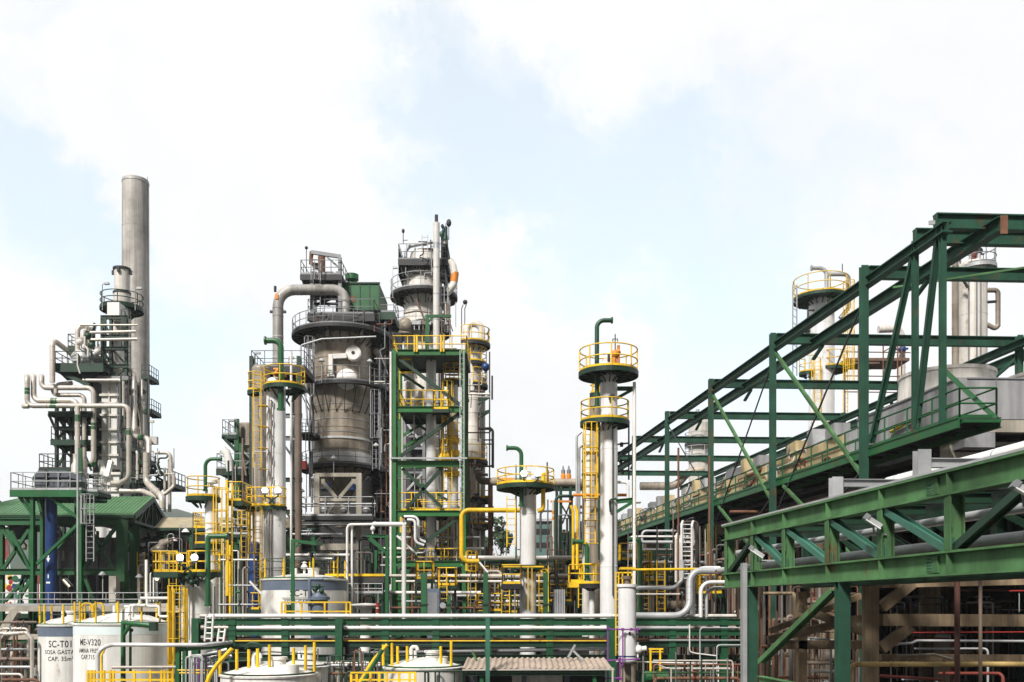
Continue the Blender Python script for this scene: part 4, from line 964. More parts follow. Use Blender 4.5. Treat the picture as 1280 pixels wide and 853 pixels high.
with part('valve', M['galv'], t) as m:
    for px in (405, 430, 458): m.sphere(P(px,638,Y-.9), .28); m.tube([P(px,638,Y-.9), P(px,630,Y-.9)], .05, 5); handwheel(m, P(px,630,Y-.9), .22, 'z')
for y, mt in ((653,'galv'),(656,'grey'),(630,'galv')): ptube(t, pp([(376,y,Y-1.2),(470,y,Y-1.2)]), .06, mt)
t = thing('black_backdrop', 'added black hall closing the view behind the trestle', 'building', P(430,758,84))  # added black slab standing in for the darkness behind the trestle
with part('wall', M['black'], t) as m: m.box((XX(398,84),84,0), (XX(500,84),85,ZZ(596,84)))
with part('girt', M['darksteel'], t) as m:
    for y in (610, 640, 670, 700): m.bar(P(398,y,83.9), P(500,y,83.9), .2, .2)

# ---------------------------------------------------------------- white tower C1
Y = 80; c = (XX(529,Y),Y); r = 24*S(Y)
t = thing('white_tower', 'tallest white tower with a dark crown, ring deck and slim white flue', 'tower', (c[0],Y,0)); LAND.append((529, 380, 'the tallest white tower'))
with part('shell', M['offwhite'], t) as m:
    pr = [(r,0)]
    for k in range(1, 15):
        z = ZZ(372,Y)*k/15; pr += [(r,z),(r+.02,z+.01),(r+.02,z+.07),(r,z+.08)]
    pr += [(r,ZZ(369,Y)),(r*.98,ZZ(345,Y)),(r*.82,ZZ(336,Y)),(r*.74,ZZ(328,Y)),(r*.66,ZZ(318,Y)),(0,ZZ(316,Y))]; m.lathe(pr, c, 40)
ring_platform(t, (XX(530,Y),Y), ZZ(371,Y), r*.98, 42*S(Y), 0, 360, 'darksteel', 'galv', rr=.032, brackets=20, br=1.0, thick=.25, h=1.2)
ring_platform(t, (XX(524,Y),Y), ZZ(415,Y), r*.98, 40*S(Y), 0, 360, 'darksteel', 'galv', rr=.032, brackets=16, br=.8, thick=.2)
deck(t, XX(497.5,Y-2.3), XX(560,Y-2.3), Y-2.3, Y+2.2, ZZ(324,Y-2.3), 'darksteel', 'grey', 'FLRB', rr=.03, step=.7, th=.45, h=1.3)
with part('crown_skirt', M['darksteel'], t) as m:
    for x0, x1 in ((498,505),(552,560)): m.box(P(x0,344,Y-2.1), P(x1,330,Y+1.8))
    for x in range(500, 560, 5): m.bar(P(x,328,Y-2.2), P(x+ (4 if x < 528 else -4),346 if x in (500,555) else 336,Y-1.9), .1, .1)
    m.box(P(551,331,Y-1.5), P(560,296,Y-1.2)); m.box(P(557,331,Y-2.2), P(560,298,Y+1))
ladder(t, XX(531,Y-2.4), Y-2.4, ZZ(338,Y), ZZ(308,Y), -90, 'galv', True, .5)
with part('flue', M['pipewhite'], t) as m: q = pp([(545.5,640),(545.5,279)], Y-3.4); q[0].z = 0; m.tube(q, 4.1*S(77), 16)
with part('flue_tip', M['darksteel'], m.o) as q: q.tube(pp([(545.5,279),(545.5,269)], Y-3.4), 2.1*S(77), 12)
with part('flue_band', M['galv'], m.o) as q:
    for y in (305, 335, 368, 400): q.tube(pp([(545.5,y+1),(545.5,y-1)], Y-3.4), 4.3*S(77), 16)
    q.tube(pp([(545.5,311),(545.5,304)], Y-3.4), 4.22*S(77), 16)
ptube(t, pp([(507,322,Y-1),(507,314,Y-1),(512,308,Y-1),(541,302.5,Y-1)]), 2.2*S(Y), 'galv', .5)
for px in (528, 535, 541, 519): ptube(t, pp([(px,322,Y-.5),(px,311,Y-.5)]), 1.3*S(Y), 'brown' if px != 519 else 'galv')
with part('crown_pipework', M['rust'], t) as m: m.tube(pp([(522,313),(540,312)], Y-.6), .14, 8); m.tube(pp([(526,318),(538,318)], Y-.6), .1, 8)
with part('crown_valve', M['teal'], t) as m: m.sphere(P(553,293,Y-1.6), .28); m.tube(pp([(556.5,300),(556.5,284)], Y-1.6), .2, 8)
with part('relief_stack', M['offwhite'], t) as m: m.tube(pp([(557,306),(557,285)], Y-1.5), .17, 8)
with part('lightning_rod', M['darksteel'], t) as m:
    for px, y0, y1 in ((504,305,289),(561,300,279),(553,296,283)): m.tube(pp([(px,y0),(px,y1)], Y-2), .035, 5); m.sphere(P(px,y1,Y-2), .13 if px != 561 else .22, sz=1.5)
with part('lamp_post', M['galv'], t) as m: m.tube(pp([(491,372),(491,333),(494,334)], Y-2), .03, 5); m.cbox(P(494,335,Y-2.1), .4, .2, .14)
ptube(t, pp([(562,326,Y-2),(566,332,Y-2),(568.5,344,Y-2),(567,356,Y-2),(559,366,Y-2)]), 4.7*S(78), 'offwhite', .8, band=[(2,.25,'orange')])
ptube(t, pp([(559,376,Y-1.8),(559,415,Y-1.8)]), 4.2*S(78), 'offwhite')
ptube(t, pp([(520,374,Y-2.2),(525,387,Y-2.2)]), .09, 'brown'); ptube(t, pp([(505,392,Y-2.2),(520,389,Y-2.2),(540,391,Y-2.2)]), .07, 'brown')
with part('gas_drum', M['vessel'], t) as m: a = P(506,406,Y-2.6); m.tube([a+V((0,-.3,0)), a+V((0,-.2,0)), a, a+V((0,1.2,0))], [.2,.5,.62,.62], 20); m.lathe([(.62,a.z-.7),(.62,a.z),(.45,a.z+.45),(0,a.z+.62)], (a.x,a.y+.5), 20, True)
for px in (518, 524, 529, 536, 552, 560):
    with part('small_fitting', M['brown' if px % 2 else 'galv'], t) as m: m.tube(pp([(px,413),(px,400)], Y-2.7), .06, 6); m.cbox(P(px,404,Y-2.7), .4, .25, .3)
with part('hand_ladder', M['darksteel'], t) as m:
    for s_ in (535.5, 539.5): m.bar(P(s_,372,Y-2), P(s_-1.5,395,Y-2), .06)
with part('beacon_mast', M['darksteel'], t) as m:
    for px in (577, 581): m.tube(pp([(px,415),(px,386),(px+2,381)], Y-2.5), .04, 5)
    m.sphere(P(581.5,378,Y-2.5), .2)
t = thing('green_davit', 'green gallows davit standing on the yellow railed top deck in front of the white tower', 'davit', P(534,440,56))
with part('post', M['green'], t) as m: m.bar(P(534,440,56.8), P(534,394.5,56.8), .22, .2); m.bar(P(532.5,395.5,56.8), P(564,395.5,56.8), .14, .16)
with part('arm_brace', M['green'], t) as m: m.bar(P(535,403,56.8), P(541,397,56.8), .1)

# ---------------------------------------------------------------- green frame tower with yellow rails
Y = 56
t = thing('frame_tower', 'bright green steel frame tower with yellow railed decks and a silver riser', 'tower', P(536,758,Y)); LAND.append((536, 560, 'the bright green frame tower'))
for px, Yc in ((493,Y),(580,Y),(500,Y+4.2),(583,Y+4.2)): member(t, 'column', 'fgreen', P(px,438,Yc), V((XX(px,Yc),Yc,0)), .34)
for y in (441, 512, 580, 642, 705): member(t, 'beam', 'fgreen', P(496.6,y,Y+.02), P(576.6,y,Y+.02), .36)
for y in (447, 516, 583, 645): member(t, 'beam', 'fgreen', P(500,y,Y+4.2), P(580,y,Y+4.2), .3)
member(t, 'beam', 'galv', P(488,573,Y-.3), P(584,573,Y-.3), .1, .1, 'B')
deck(t, XX(489,Y), XX(584,Y), Y+.3, Y+4.4, ZZ(438.5,Y), 'dgreen', 'yellow', 'FLRB', rr=.035, step=.85, th=.2, h=1.0)
deck(t, XX(497,Y), XX(560,Y), Y+.3, Y+4, ZZ(509,Y), 'dgreen', 'yellow', 'FLB', rr=.036, step=.8, th=.2, h=1.1)
deck(t, XX(541,Y-.4), XX(562,Y-.4), Y-.6, Y+.2, ZZ(514,Y), 'dgreen', 'yellow', 'FLR', rr=.036, step=.6, th=.15, h=1.1)
deck(t, XX(497,Y), XX(577,Y), Y+.3, Y+4, ZZ(638,Y), 'dgreen', 'yellow', 'FB', rr=.036, step=.7, th=.2, h=1.1)
for a, b_ in (((500,450),(575,506)), ((500,571),(576,516)), ((503,586),(552,634)), ((552,586),(508,636)), ((576,646),(500,700))): member(t, 'brace', 'dgreen', P(*a,Y+.2), P(*b_,Y+.2), .2, .2, 'B')
for a, b_ in (((503,468),(530,486)), ((503,560),(576,520)), ((503,590),(576,636)), ((503,520),(545,545)), ((545,520),(503,545))): member(t, 'brace', 'fgreen', P(*a,Y+4.1), P(*b_,Y+4.1), .16, .16, 'B')
for x0, x1, y in ((499,514,449),(499,516,466)): member(t, 'landing_edge', 'yellow', P(x0,y,Y+1), P(x1,y,Y+1), .12, .1, 'B')
ladder(t, XX(577.5,Y-.3), Y-.3, ZZ(640,Y), ZZ(440,Y), -90, 'galv', False, .24, .02)
ptube(t, pp([(488.5,440,Y-.2),(488.5,765,Y-.2)]), 1.5*S(Y), 'pipewhite'); ptube(t, pp([(503,512,Y+2),(503,760,Y+2)]), 1.3*S(Y), 'cream')
for px in (551, 554.5, 518, 521):
    with part('gate_post', M['yellow'], t) as m: m.bar(P(px,419,Y-.1), P(px,440,Y-.1), .1)
c = (XX(539,Y+2),Y+2); t = thing('silver_riser', 'slim silver column climbing through the middle of the green frame tower', 'column', (c[0],c[1],0))
column_shell(t, c, 6.3*S(Y+2), 0, ZZ(452,Y+2), 'silver', seams=2.2)
c = (XX(566,Y+3),Y+3); t = thing('caged_vessel', 'pale upright vessel wrapped in yellow cages inside the green frame tower', 'vessel', (c[0],c[1],0))
column_shell(t, c, 7*S(Y+3), 0, ZZ(478,Y+3), 'offwhite', seams=1.4)
ring_platform(t, c, ZZ(477,Y+3), .1, 13*S(Y+3), 0, 360, br=.4, brackets=8, step=.6)
for y in (550, 566, 592): ring_platform(t, c, ZZ(y,Y+3), .3, 10*S(Y+3), -180, 0, 'yellow', 'yellow', br=.2, brackets=4, step=.5)
deck(t, XX(549,Y+2), XX(563,Y+2), Y+1.6, Y+3, ZZ(571,Y+2), 'yellow', 'yellow', 'FLR', rr=.03, step=.4)
ladder(t, XX(560,Y+2), Y+1.9, ZZ(620,Y+2), ZZ(480,Y+2), -90, 'yellow', True, .5)
c = (XX(511,Y+5.5),Y+5.5); t = thing('white_exchanger', 'white upright exchanger on the second deck of the green frame tower', 'exchanger', (c[0],c[1],ZZ(512,Y+4)))
column_shell(t, c, 8*S(Y+5), ZZ(512,Y+5), ZZ(478,Y+5), 'offwhite', seams=.9)
with part('nozzle', M['offwhite'], t) as m: m.tube(pp([(514,500),(526,500),(526,490)], Y+4), .2, 10, .3)
for px in (549, 552, 553.5): hpipe({549:'left of three thin pipes rising behind the silver riser', 552:'middle of three thin pipes rising behind the silver riser', 553.5:'right of three thin pipes rising behind the silver riser'}[px], [(px,455,Y+4.5),(px,765,Y+4.5)], .9, 'pipewhite' if px != 552 else 'rust', group='thin risers behind the silver riser')
# dark reactor structure glimpsed through the frame
t = thing('inner_structure', 'dark grey braced structure glimpsed through the green frame tower', 'structure', P(520,758,66))
for px in (506, 530, 552): member(t, 'column', 'grey', P(px,520,66), V((XX(px,66),66,0)), .3)
for y in (525, 545, 560, 590, 615): member(t, 'beam', 'grey', P(502,y,66), P(560,y,66), .25)
for a, b_ in (((508,545),(530,526)), ((508,528),(530,560)), ((530,590),(508,614)), ((532,562),(552,590))): member(t, 'brace', 'galv', P(*a,66), P(*b_,66), .16, .16, 'B')
with part('dark_backing', M['darksteel'], t) as m: m.box(P(502,660,67), P(536,520,67.4))

# ---------------------------------------------------------------- white column C2 right of the frame
Y = 66; c = (XX(589,Y),Y); r = 12.5*S(Y)
t = thing('jacketed_column', 'white jacketed column with a looped top pipe right of the green frame tower', 'column', (c[0],Y,0)); LAND.append((592, 520, 'the white jacketed column'))
column_shell(t, c, r, 0, ZZ(432,Y), 'offwhite', seams=.95, proud=.02)
ptube(t, pp([(583,436,Y),(583,404.5,Y),(602,404.5,Y),(602,440,Y)]), 4.6*S(Y), 'offwhite', .75, 'overhead_loop', 14)
c2 = (XX(602.5,Y+.6),Y+.6)
with part('slim_shell', M['ltvessel'], t) as m: m.lathe([(4.2*S(Y),0),(4.2*S(Y),ZZ(470,Y)),(0,ZZ(468,Y))], c2, 18)
for y, a, b_, xo in ((431,-120,60,24),(455,-90,60,20),(482,-80,50,21),(577,-100,60,21)): ring_platform(t, c, ZZ(y,Y), r, xo*S(Y), a, b_, 'darksteel', 'yellow', rr=.032, brackets=6, br=.5, step=.8)
for y in (500, 518): 
    with part('bracket', M['dgreen'], t) as m: m.bar(P(598,y,Y-.5), P(612,y-4,Y-.5), .14, .2); m.bar(P(598,y+6,Y-.5), P(612,y-3,Y-.5), .1)
with part('blue_valve', M['blue'], t) as m: m.sphere(P(607,459,Y-.9), .3); m.tube([P(607,459,Y-.9), P(607,466,Y-.9)], .1, 8)
with part('lightning_rod', M['darksteel'], t) as m: m.tube(pp([(610,432),(610,414)], Y), .03, 5); m.sphere(P(610,417,Y), .1)
for px, y0, rp, mt in ((612,440,.9,'darksteel'),(586,575,1.2,'rust'),(593.5,575,1.6,'cream'),(597.5,590,1.0,'brown'),(583,580,.9,'grey')): ptube(t, pp([(px,y0,Y-1.1),(px,765,Y-1.1)]), rp*S(Y), mt)
ptube(t, pp([(598,536,Y-1.2),(616,536,Y-1.2),(616,585,Y-1.2)]), .1, 'darksteel', .25)
t = thing('brown_header', 'fat rust brown upright pipe right of the white jacketed column', 'pipe', P(612,758,63)); LAND.append((613, 680, 'the fat rust brown pipe'))
ptube(t, pp([(598,588,63),(598,601,63),(618,602.5,63)]), 4.6*S(63), 'brown', .5); ptube(t, pp([(613,602,63),(613,765,63)]), 3.2*S(63), 'rust')
for y, px in ((592,600),(622,596),(634,600),(648,603),(660,598)):
    with part('valve', M['darksteel' if y % 4 else 'brown'], t) as m: m.sphere(P(px,y,62.5), .26, 10, 6, .7); m.tube(pp([(px-6,y),(px+10,y+2)], 62.6), .1, 8); handwheel(m, P(px,y-4,62.5), .2, 'z')
# ================================================================ finer fittings on the heater, the stained vessel and the towers
r = random.Random(77)
def many(root, name, n, x0, x1, y0, y1, Ya, Yb, mats, rr, lmin=25, lmax=120, horiz=.25):
    """Small bore lines strapped to a structure; each one a part."""
    for k in range(n):
        Y = r.uniform(Ya, Yb); px = r.uniform(x0, x1); py = r.uniform(y0, y1); L = r.uniform(lmin, lmax); rad = r.choice(rr)*S(Y); mt = r.choice(mats)
        if r.random() < horiz: pts = [(px-L*.3,py),(px+L*.3,py)] if r.random() < .5 else [(px-L*.25,py+9),(px-L*.25,py),(px+L*.25,py),(px+L*.25,py-7)]
        else: pts = [(px,max(y0,py-L*.5)),(px,min(y1,py+L*.5))] if r.random() < .55 else [(px,max(y0,py-L*.5)),(px,py),(px+r.uniform(-7,7),py+3),(px+r.uniform(-3,3)+3,min(y1,py+L*.5))]
        pts = [(min(max(a, x0), x1), b) for a, b in pts]
        W = [p for i, p in enumerate(pp(pts, Y))]
        if (W[0]-W[-1]).length < .3: continue
        ptube(root, W, rad, mt, rad*3, name, 6)
many(ht, 'small_line', 26, 148, 186, 470, 636, 71.6, 75.4, ['cream','grey','offwhite','galv','dgreen','dpipe'], [.6,.9,1.2])
many(ht, 'small_line', 16, 96, 130, 404, 474, 71.9, 76, ['cream','galv','dgreen','offwhite','dpipe'], [.7,1.0,1.4], 10, 40, .5)
many(ht, 'small_line', 14, 64, 118, 515, 612, 72.4, 76, ['cream','dgreen','grey','dpipe'], [.7,1.0,1.4], 20, 70)
many(ht, 'small_line', 12, 186, 218, 560, 640, 71.5, 75, ['cream','grey','galv','dpipe'], [.7,1.1], 15, 50)
for x0, x1, y in ((176,187,470),(178,190,513),(172,186,576),(156,168,560),(108,120,540)): deck(ht, XX(x0,73.2), XX(x1,73.2), 73.2, 75.2, ZZ(y,73.2), 'dgreen', 'dgreen', 'FR', rr=.03, step=.5, h=.9, th=.2)
ladder(ht, XX(155,73.4), 73.4, ZZ(590,73.4), ZZ(480,73.4), -90, 'grey', True, .45, .025)
ladder(ht, XX(160,73.4), 73.4, ZZ(470,73.4), ZZ(390,73.4), -90, 'dgreen', True, .45, .025)
for px, py in ((100,428),(107,434),(115,432),(122,440),(110,420)):
    with part('valve', M[r.choice(['offwhite','dgreen','galv'])], ht) as m: m.sphere(P(px,py,72.2), .28, 10, 6); m.tube([P(px,py,72.2), P(px,py-5,72.2)], .05, 5); handwheel(m, P(px,py-5,72.2), .2, 'z')
many(mv, 'small_line', 16, 382, 393, 425, 640, 66, 67.6, ['grey','darksteel','dpipe','galv','dwarm'], [.5,.8,1.2], 40, 130, .1)
many(mv, 'small_line', 24, 468, 490, 400, 640, 66, 70, ['grey','darksteel','dpipe','galv','rust','offwhite'], [.5,.8,1.2], 20, 90, .4)
many(mv, 'small_line', 8, 386, 470, 392, 418, 66.2, 68, ['grey','darksteel','dpipe'], [.6,.9], 8, 24, 0)
ladder(mv, XX(388,65.6), 65.6, ZZ(487,65.6), ZZ(424,65.6), -90, 'grey', True, .5, .025); ladder(mv, XX(470,65.6), 65.6, ZZ(588,65.6), ZZ(490,65.6), -90, 'grey', True, .5, .025)
ring_platform(mv, (XX(387,68),67.6), ZZ(546,68), .2, .85, 0, 360, 'darksteel', 'grey', rr=.025, step=.6, brackets=6, br=.3)
with part('red_cabinet', M['red'], mv) as m: m.cbox(P(379,582,66.5), .5, .4, .6)
for y in (435, 512, 530, 546):
    with part('insulation_clip', M['galv'], mv) as m: m.lathe([(36.7*S(70)+.004,ZZ(y,70)),(36.7*S(70)+.02,ZZ(y,70)),(36.7*S(70)+.02,ZZ(y,70)+.05)], (XX(427.5,70),70), 48)
wt = bpy.data.objects['white_tower']; jc = bpy.data.objects['jacketed_column']; ft = bpy.data.objects['frame_tower']
many(wt, 'small_line', 8, 545, 572, 378, 440, 76.6, 77.6, ['offwhite','galv','brown','dpipe','cream'], [.6,.9,1.3], 15, 60, .2)
many(wt, 'small_line', 16, 500, 560, 300, 345, 77, 79, ['galv','dpipe','darksteel','rust'], [.5,.8], 8, 25, .5)
ladder(wt, XX(556,77.4), 77.4, ZZ(415,77.4), ZZ(362,77.4), -90, 'galv', True, .5, .025)
many(jc, 'small_line', 22, 582, 616, 470, 690, 62.6, 64.6, ['offwhite','brown','rust','cream','dpipe','darksteel'], [.6,.9,1.3], 20, 80, .35)
many(ft, 'small_line', 26, 498, 576, 640, 760, 56.5, 60, ['dpipe','galv','cream','yellow','dwarm','dgreen'], [.6,.9,1.3], 15, 60, .5)
many(ft, 'small_line', 14, 498, 576, 445, 640, 57, 60, ['dpipe','galv','cream','yellow','offwhite'], [.6,.9], 20, 90, .2)
tc_ = bpy.data.objects['tall_white_column']
many(tc_, 'small_line', 12, 316, 334, 490, 720, 53.2, 56, ['dpipe','brown','galv','offwhite'], [.5,.8], 40, 140, .1)
htw = bpy.data.objects['hopper_tower']
many(htw, 'small_line', 24, 272, 332, 545, 740, 61.5, 64, ['dpipe','brown','galv','cream','rust','dgreen'], [.6,.9,1.3], 20, 90, .3)
for x0, x1, y in ((586,612,622),(586,614,655)): deck(jc, XX(x0,64.5), XX(x1,64.5), 64.5, 66.5, ZZ(y,64.5), 'dgreen', 'yellow', 'FR', rr=.03, step=.6, h=1.0)
# ================================================================ MIDDLE-RIGHT columns
Y = 50; c = (XX(660,Y),Y); r = 10.3*S(Y)
t = thing('small_silver_column', 'smaller silver column with a wide yellow railed crown and two lit globes', 'column', (c[0],Y,0)); LAND.append((660, 680, 'the smaller silver column'))
column_shell(t, c, r, 0, ZZ(612,Y), 'silver', seams=5, skirt=1)
ring_platform(t, (XX(657,Y),Y), ZZ(607.5,Y), r*.9, 36.5*S(Y), 0, 360, br=.5, rr=.034, brackets=14, h=.85, thick=.14)
gooseneck(t, XX(651.5,Y), Y-.7, ZZ(634,Y), ZZ(563,Y), XX(634,Y)-XX(651.5,Y), .11, .65, 'green')
gooseneck(t, XX(645,Y), Y-.6, ZZ(700,Y), ZZ(584,Y), .02, .05, .0, 'green', flange=False)
with part('top_nozzle', M['silver'], t) as m: z = ZZ(608,Y); m.lathe([(.2,z),(.2,z+.25),(.5,z+.26),(.5,z+.38),(.15,z+.5),(.15,z+.8)], c, 18)
ptube(t, pp([(679,592,Y-.5),(679,637,Y-.5),(672,639,Y-.5)]), .12, 'yellow', .3); ptube(t, pp([(684,607,Y),(684,588,Y)]), .09, 'brown'); ptube(t, pp([(684,590,Y),(684,578,Y)]), .04, 'darksteel')
ladder(t, XX(639,Y), Y-.7, ZZ(685,Y), ZZ(622,Y), -90, 'yellow', True, .46)
ladder(t, XX(679,Y), Y-.6, ZZ(765,Y), ZZ(708,Y), -100, 'yellow', False, .5)
ring_platform(t, c, ZZ(707,Y), r, 22*S(Y), -210, 20, rr=.034, br=.3, brackets=8, h=.0+.2, rm=None)
deck(t, XX(627,Y), XX(652,Y), Y-1.6, Y+.2, ZZ(731,Y), 'black', 'yellow', 'FLR', rr=.034, step=.9, h=1.0)
with part('rail_run', M['yellow'], t) as m: m.bar(P(627,708.5,Y-1.5), P(680,708.5,Y-1.5), .08, .08); m.bar(P(660,708,Y-1.5), P(660,764,Y-1.5), .05); m.bar(P(665,708,Y-1.5), P(665,764,Y-1.5), .05)
globes(((655,592),(672.5,592)), Y-1.5, (1,-1), ('left of the two lit globe lamps on the smaller silver column', 'right of the two lit globe lamps on the smaller silver column'))

# tall silver column E with the twin behind
Y = 47; c = (XX(761,Y),Y); r = 11.0*S(Y)
t = thing('tall_silver_column', 'tall silver column with two round yellow railed decks and a green swan neck vent', 'column', (c[0],Y,0)); LAND.append((761, 600, 'the tall silver column'))
column_shell(t, c, r, 0, ZZ(528,Y), 'silver', seams=6, skirt=1)
column_shell(t, c, r*.98, ZZ(528,Y), ZZ(470,Y), 'silver', seams=6, name='upper_shell')
ring_platform(t, (XX(760.5,Y),Y), ZZ(466,Y), r*.9, 37.5*S(Y), 0, 360, br=.5, rr=.036, brackets=14, h=1.12, step=1.1)
ring_platform(t, (XX(756,Y),Y), ZZ(527.5,Y), r*.9, 31*S(Y), 0, 360, br=.45, rr=.036, brackets=12, h=1.0, step=1.3)
gooseneck(t, XX(745.5,Y), Y-.3, ZZ(510,Y), ZZ(403,Y), XX(764,Y)-XX(745.5,Y), .115, .8, 'rgreen')
with part('top_nozzle', M['silver'], t) as m: z = ZZ(468,Y); m.lathe([(.3,z),(.3,z+.3),(.55,z+.31),(.55,z+.43),(.2,z+.6),(.2,z+.75),(0,z+.76)], (XX(758,Y),Y), 18)
with part('relief_valve', M['orange'], t) as m: m.tube(pp([(768,460),(768,441),(775,439)], Y-.3), .13, 8); m.tube(pp([(773,456),(773,432)], Y-.3), .08, 6); m.sphere(P(769,443,Y-.3), .22)
with part('lightning_rod', M['darksteel'], t) as m: m.tube(pp([(769,440),(769,418)], Y-.3), .03, 5); m.tube(pp([(766,427),(766,424),(772,424),(772,427)], Y-.3), .03, 5); m.tube(pp([(761,455),(761,443)], Y-.3), .07, 6)
ptube(t, pp([(766,530,Y-r-.05),(766,745,Y-r-.05)]), .03, 'darksteel'); ptube(t, pp([(762,500,Y-r-.1),(762,494,Y-r-.1),(768,494,Y-r-.1)]), .05, 'dgreen'); ptube(t, pp([(763,640,Y-r-.1),(762,625,Y-r-.1),(770,623,Y-r-.1),(772,628,Y-r-.1)]), .05, 'dgreen')
member(t, 'bracket', 'green', P(771,486,Y), P(792,486,Y), .2, .16); member(t, 'bracket', 'green', P(771,498,Y), P(791,487,Y), .14, .14, 'B')
member(t, 'bracket', 'green', P(771,627,Y-.2), P(792,625,Y-.2), .22, .18); member(t, 'bracket', 'green', P(771,640,Y-.2), P(792,627,Y-.2), .16, .16, 'B')
ladder(t, XX(736.5,Y), Y-.6, ZZ(680,Y), ZZ(534,Y), -90, 'yellow', True, .5, .034)
with part('ladder_landing', M['yellow'], t) as m:
    for y in (565, 593, 622, 650, 679): m.box(P(730,y,Y-1.1), P(747,y+1.5,Y-.5))
Y2 = 50.5; c = (XX(744,Y2),Y2); t = thing('twin_column', 'dull grey twin column tucked behind the tall silver column and its ladder', 'column', (c[0],Y2,0))
column_shell(t, c, 7*S(Y2), 0, ZZ(500,Y2), 'vessel', seams=3); column_shell(t, (XX(738,Y2),Y2+.8), 9*S(Y2), 0, ZZ(540,Y2), 'offwhite', seams=1.6, name='lower_shell')
ring_platform(t, (XX(744,Y2),Y2), ZZ(492,Y2), .2, 7*S(Y2), 0, 360, br=.3, brackets=6, step=.5, h=.9)
for px, y0 in ((721,545),(724,560),(749,540),(753,535)): ptube(t, pp([(px,680,Y2),(px,y0,Y2),(px+6,y0-5,Y2)]) if px < 730 else pp([(px,700,Y2-.9),(px,y0,Y2-.9)]), .07, 'galv' if px < 730 else 'dgreen', .2)
for y in (556, 575, 592, 607):
    with part('flange_ring', M['galv'], t) as m: m.lathe([(9.1*S(Y2),ZZ(y,Y2)),(9.9*S(Y2),ZZ(y,Y2)),(9.9*S(Y2),ZZ(y,Y2)+.1),(9.1*S(Y2),ZZ(y,Y2)+.1)], (XX(738,Y2),Y2+.8), 20)
with part('side_fitting', M['darksteel'], t) as m:
    for px, py in ((777,556),(779,566),(776,577),(778,590)): m.cbox(P(px,py,Y2), .16, .2, .22); m.tube(pp([(770,py),(786,py-2)], Y2), .05, 6)
    m.tube(pp([(786,530),(786,600)], Y2), .05, 6)
hpipe('tall slim white pipe standing right of the tall silver column', [(793,478,46.6),(793,765,46.6)], 2.1, 'pipewhite')
hpipe('white pipe bending round the right side of the tall silver column', [(772,603,47.4),(785,603,47.4),(785,628,47.4),(800,628,48)], 1.8, 'pipewhite')
hpipe('orange horizontal pipe stub poking past the tall silver column', [(716,619,49.5),(785,619,49.5)], 1.9, 'orange')
t = thing('orange_risers', 'pair of thick yellow pipes with slanted tops left of the tall yellow ladder', 'pipe', P(718,758,49)); 
for px in (716.5, 721.5): ptube(t, pp([(px-3,632,49),(px,640,49),(px,712,49)]), 1.9*S(49), 'yellow', .2, 'run')
# vessel F in front
Y = 41; c = (XX(784,Y),Y); r = 11.2*S(Y)
t = thing('foreground_vessel', 'plain silver upright vessel standing in front of the green pipe rack', 'vessel', (c[0],Y,0)); LAND.append((784, 780, 'the foreground silver vessel'))
with part('shell', M['silver'], t) as m:
    m.lathe([(r,ZZ(826,Y)),(r,ZZ(734,Y)),(r+.07,ZZ(734,Y)),(r+.07,ZZ(730.5,Y)),(0,ZZ(730,Y))], c, 32)
    m.lathe([(r*math.cos(PI/2*i/5), ZZ(826,Y)-r*.4*math.sin(PI/2*i/5)) for i in range(6)], c, 32, True)
with part('leg', M['vessel'], t) as m: m.lathe([(r*.98,0),(r*.98,ZZ(830,Y))], c, 24, False, 200, 250)
with part('leg', M['vessel'], t) as m: m.lathe([(r*.98,0),(r*.98,ZZ(830,Y))], c, 24, False, -70, -20)
with part('leg', M['vessel'], t) as m: m.lathe([(r*.98,0),(r*.98,ZZ(830,Y))], c, 24, False, 60, 120)
with part('blue_band', M['blue'], t) as m: m.lathe([(r+.012,ZZ(821,Y)),(r+.012,ZZ(819.5,Y))], c, 32)
with part('nozzle', M['brown'], t) as m: m.lathe([(.12,ZZ(731,Y)),(.12,ZZ(724,Y)),(.22,ZZ(724,Y)),(.22,ZZ(720,Y)),(0,ZZ(720,Y))], c, 14)
with part('side_valve', M['white'], t) as m: a = P(798,812,Y); m.sphere(a, .2); m.tube([a, a+V((.35,0,.05))], .12, 10); m.tube(pp([(797,822),(797,803)], Y), .06, 6)
with part('nameplate', M['darksteel'], t) as m: m.box(P(786,790,Y-r-.03), P(788,794,Y-r+.05))
t = thing('vessel_gantry', 'yellow rail and ladder beside the top of the foreground silver vessel', 'railing', P(771,758,42))
ladder(t, XX(771.5,41.6), 41.6, ZZ(820,41.6), ZZ(716,41.6), -90, 'yellow', False, .13, .03)
with part('handrail', M['yellow'], t) as m:
    for y in (716, 723): m.bar(P(769,y,41.8), P(790,y,41.8), .06)
    for px in (770, 778, 785, 790): m.bar(P(px,716,41.8), P(px,734,41.8), .06)
with part('landing', M['yellow'], t) as m: m.box(P(776,712,42.6), P(792,710,43.4))
t = thing('purple_scaffold', 'purple painted tube scaffold clamped round the foreground silver vessel', 'scaffold', P(778,853,40.4))
with part('tube', M['purple'], t) as m:
    for a, b_ in (((759,787),(801,787)), ((760,783),(760,880)), ((778.5,786),(778.5,832)), ((758,826),(800,824)), ((775,850),(775,822)), ((797,786),(797,792)), ((756,848),(776,848))): m.tube(pp([a, b_], 40.4), .035, 6)
with part('coupler', M['purple'], t) as m:
    for p in ((760,786),(778.5,787),(789,787),(775,824),(776,849)): m.cbox(P(*p,40.38), .12, .12, .12)
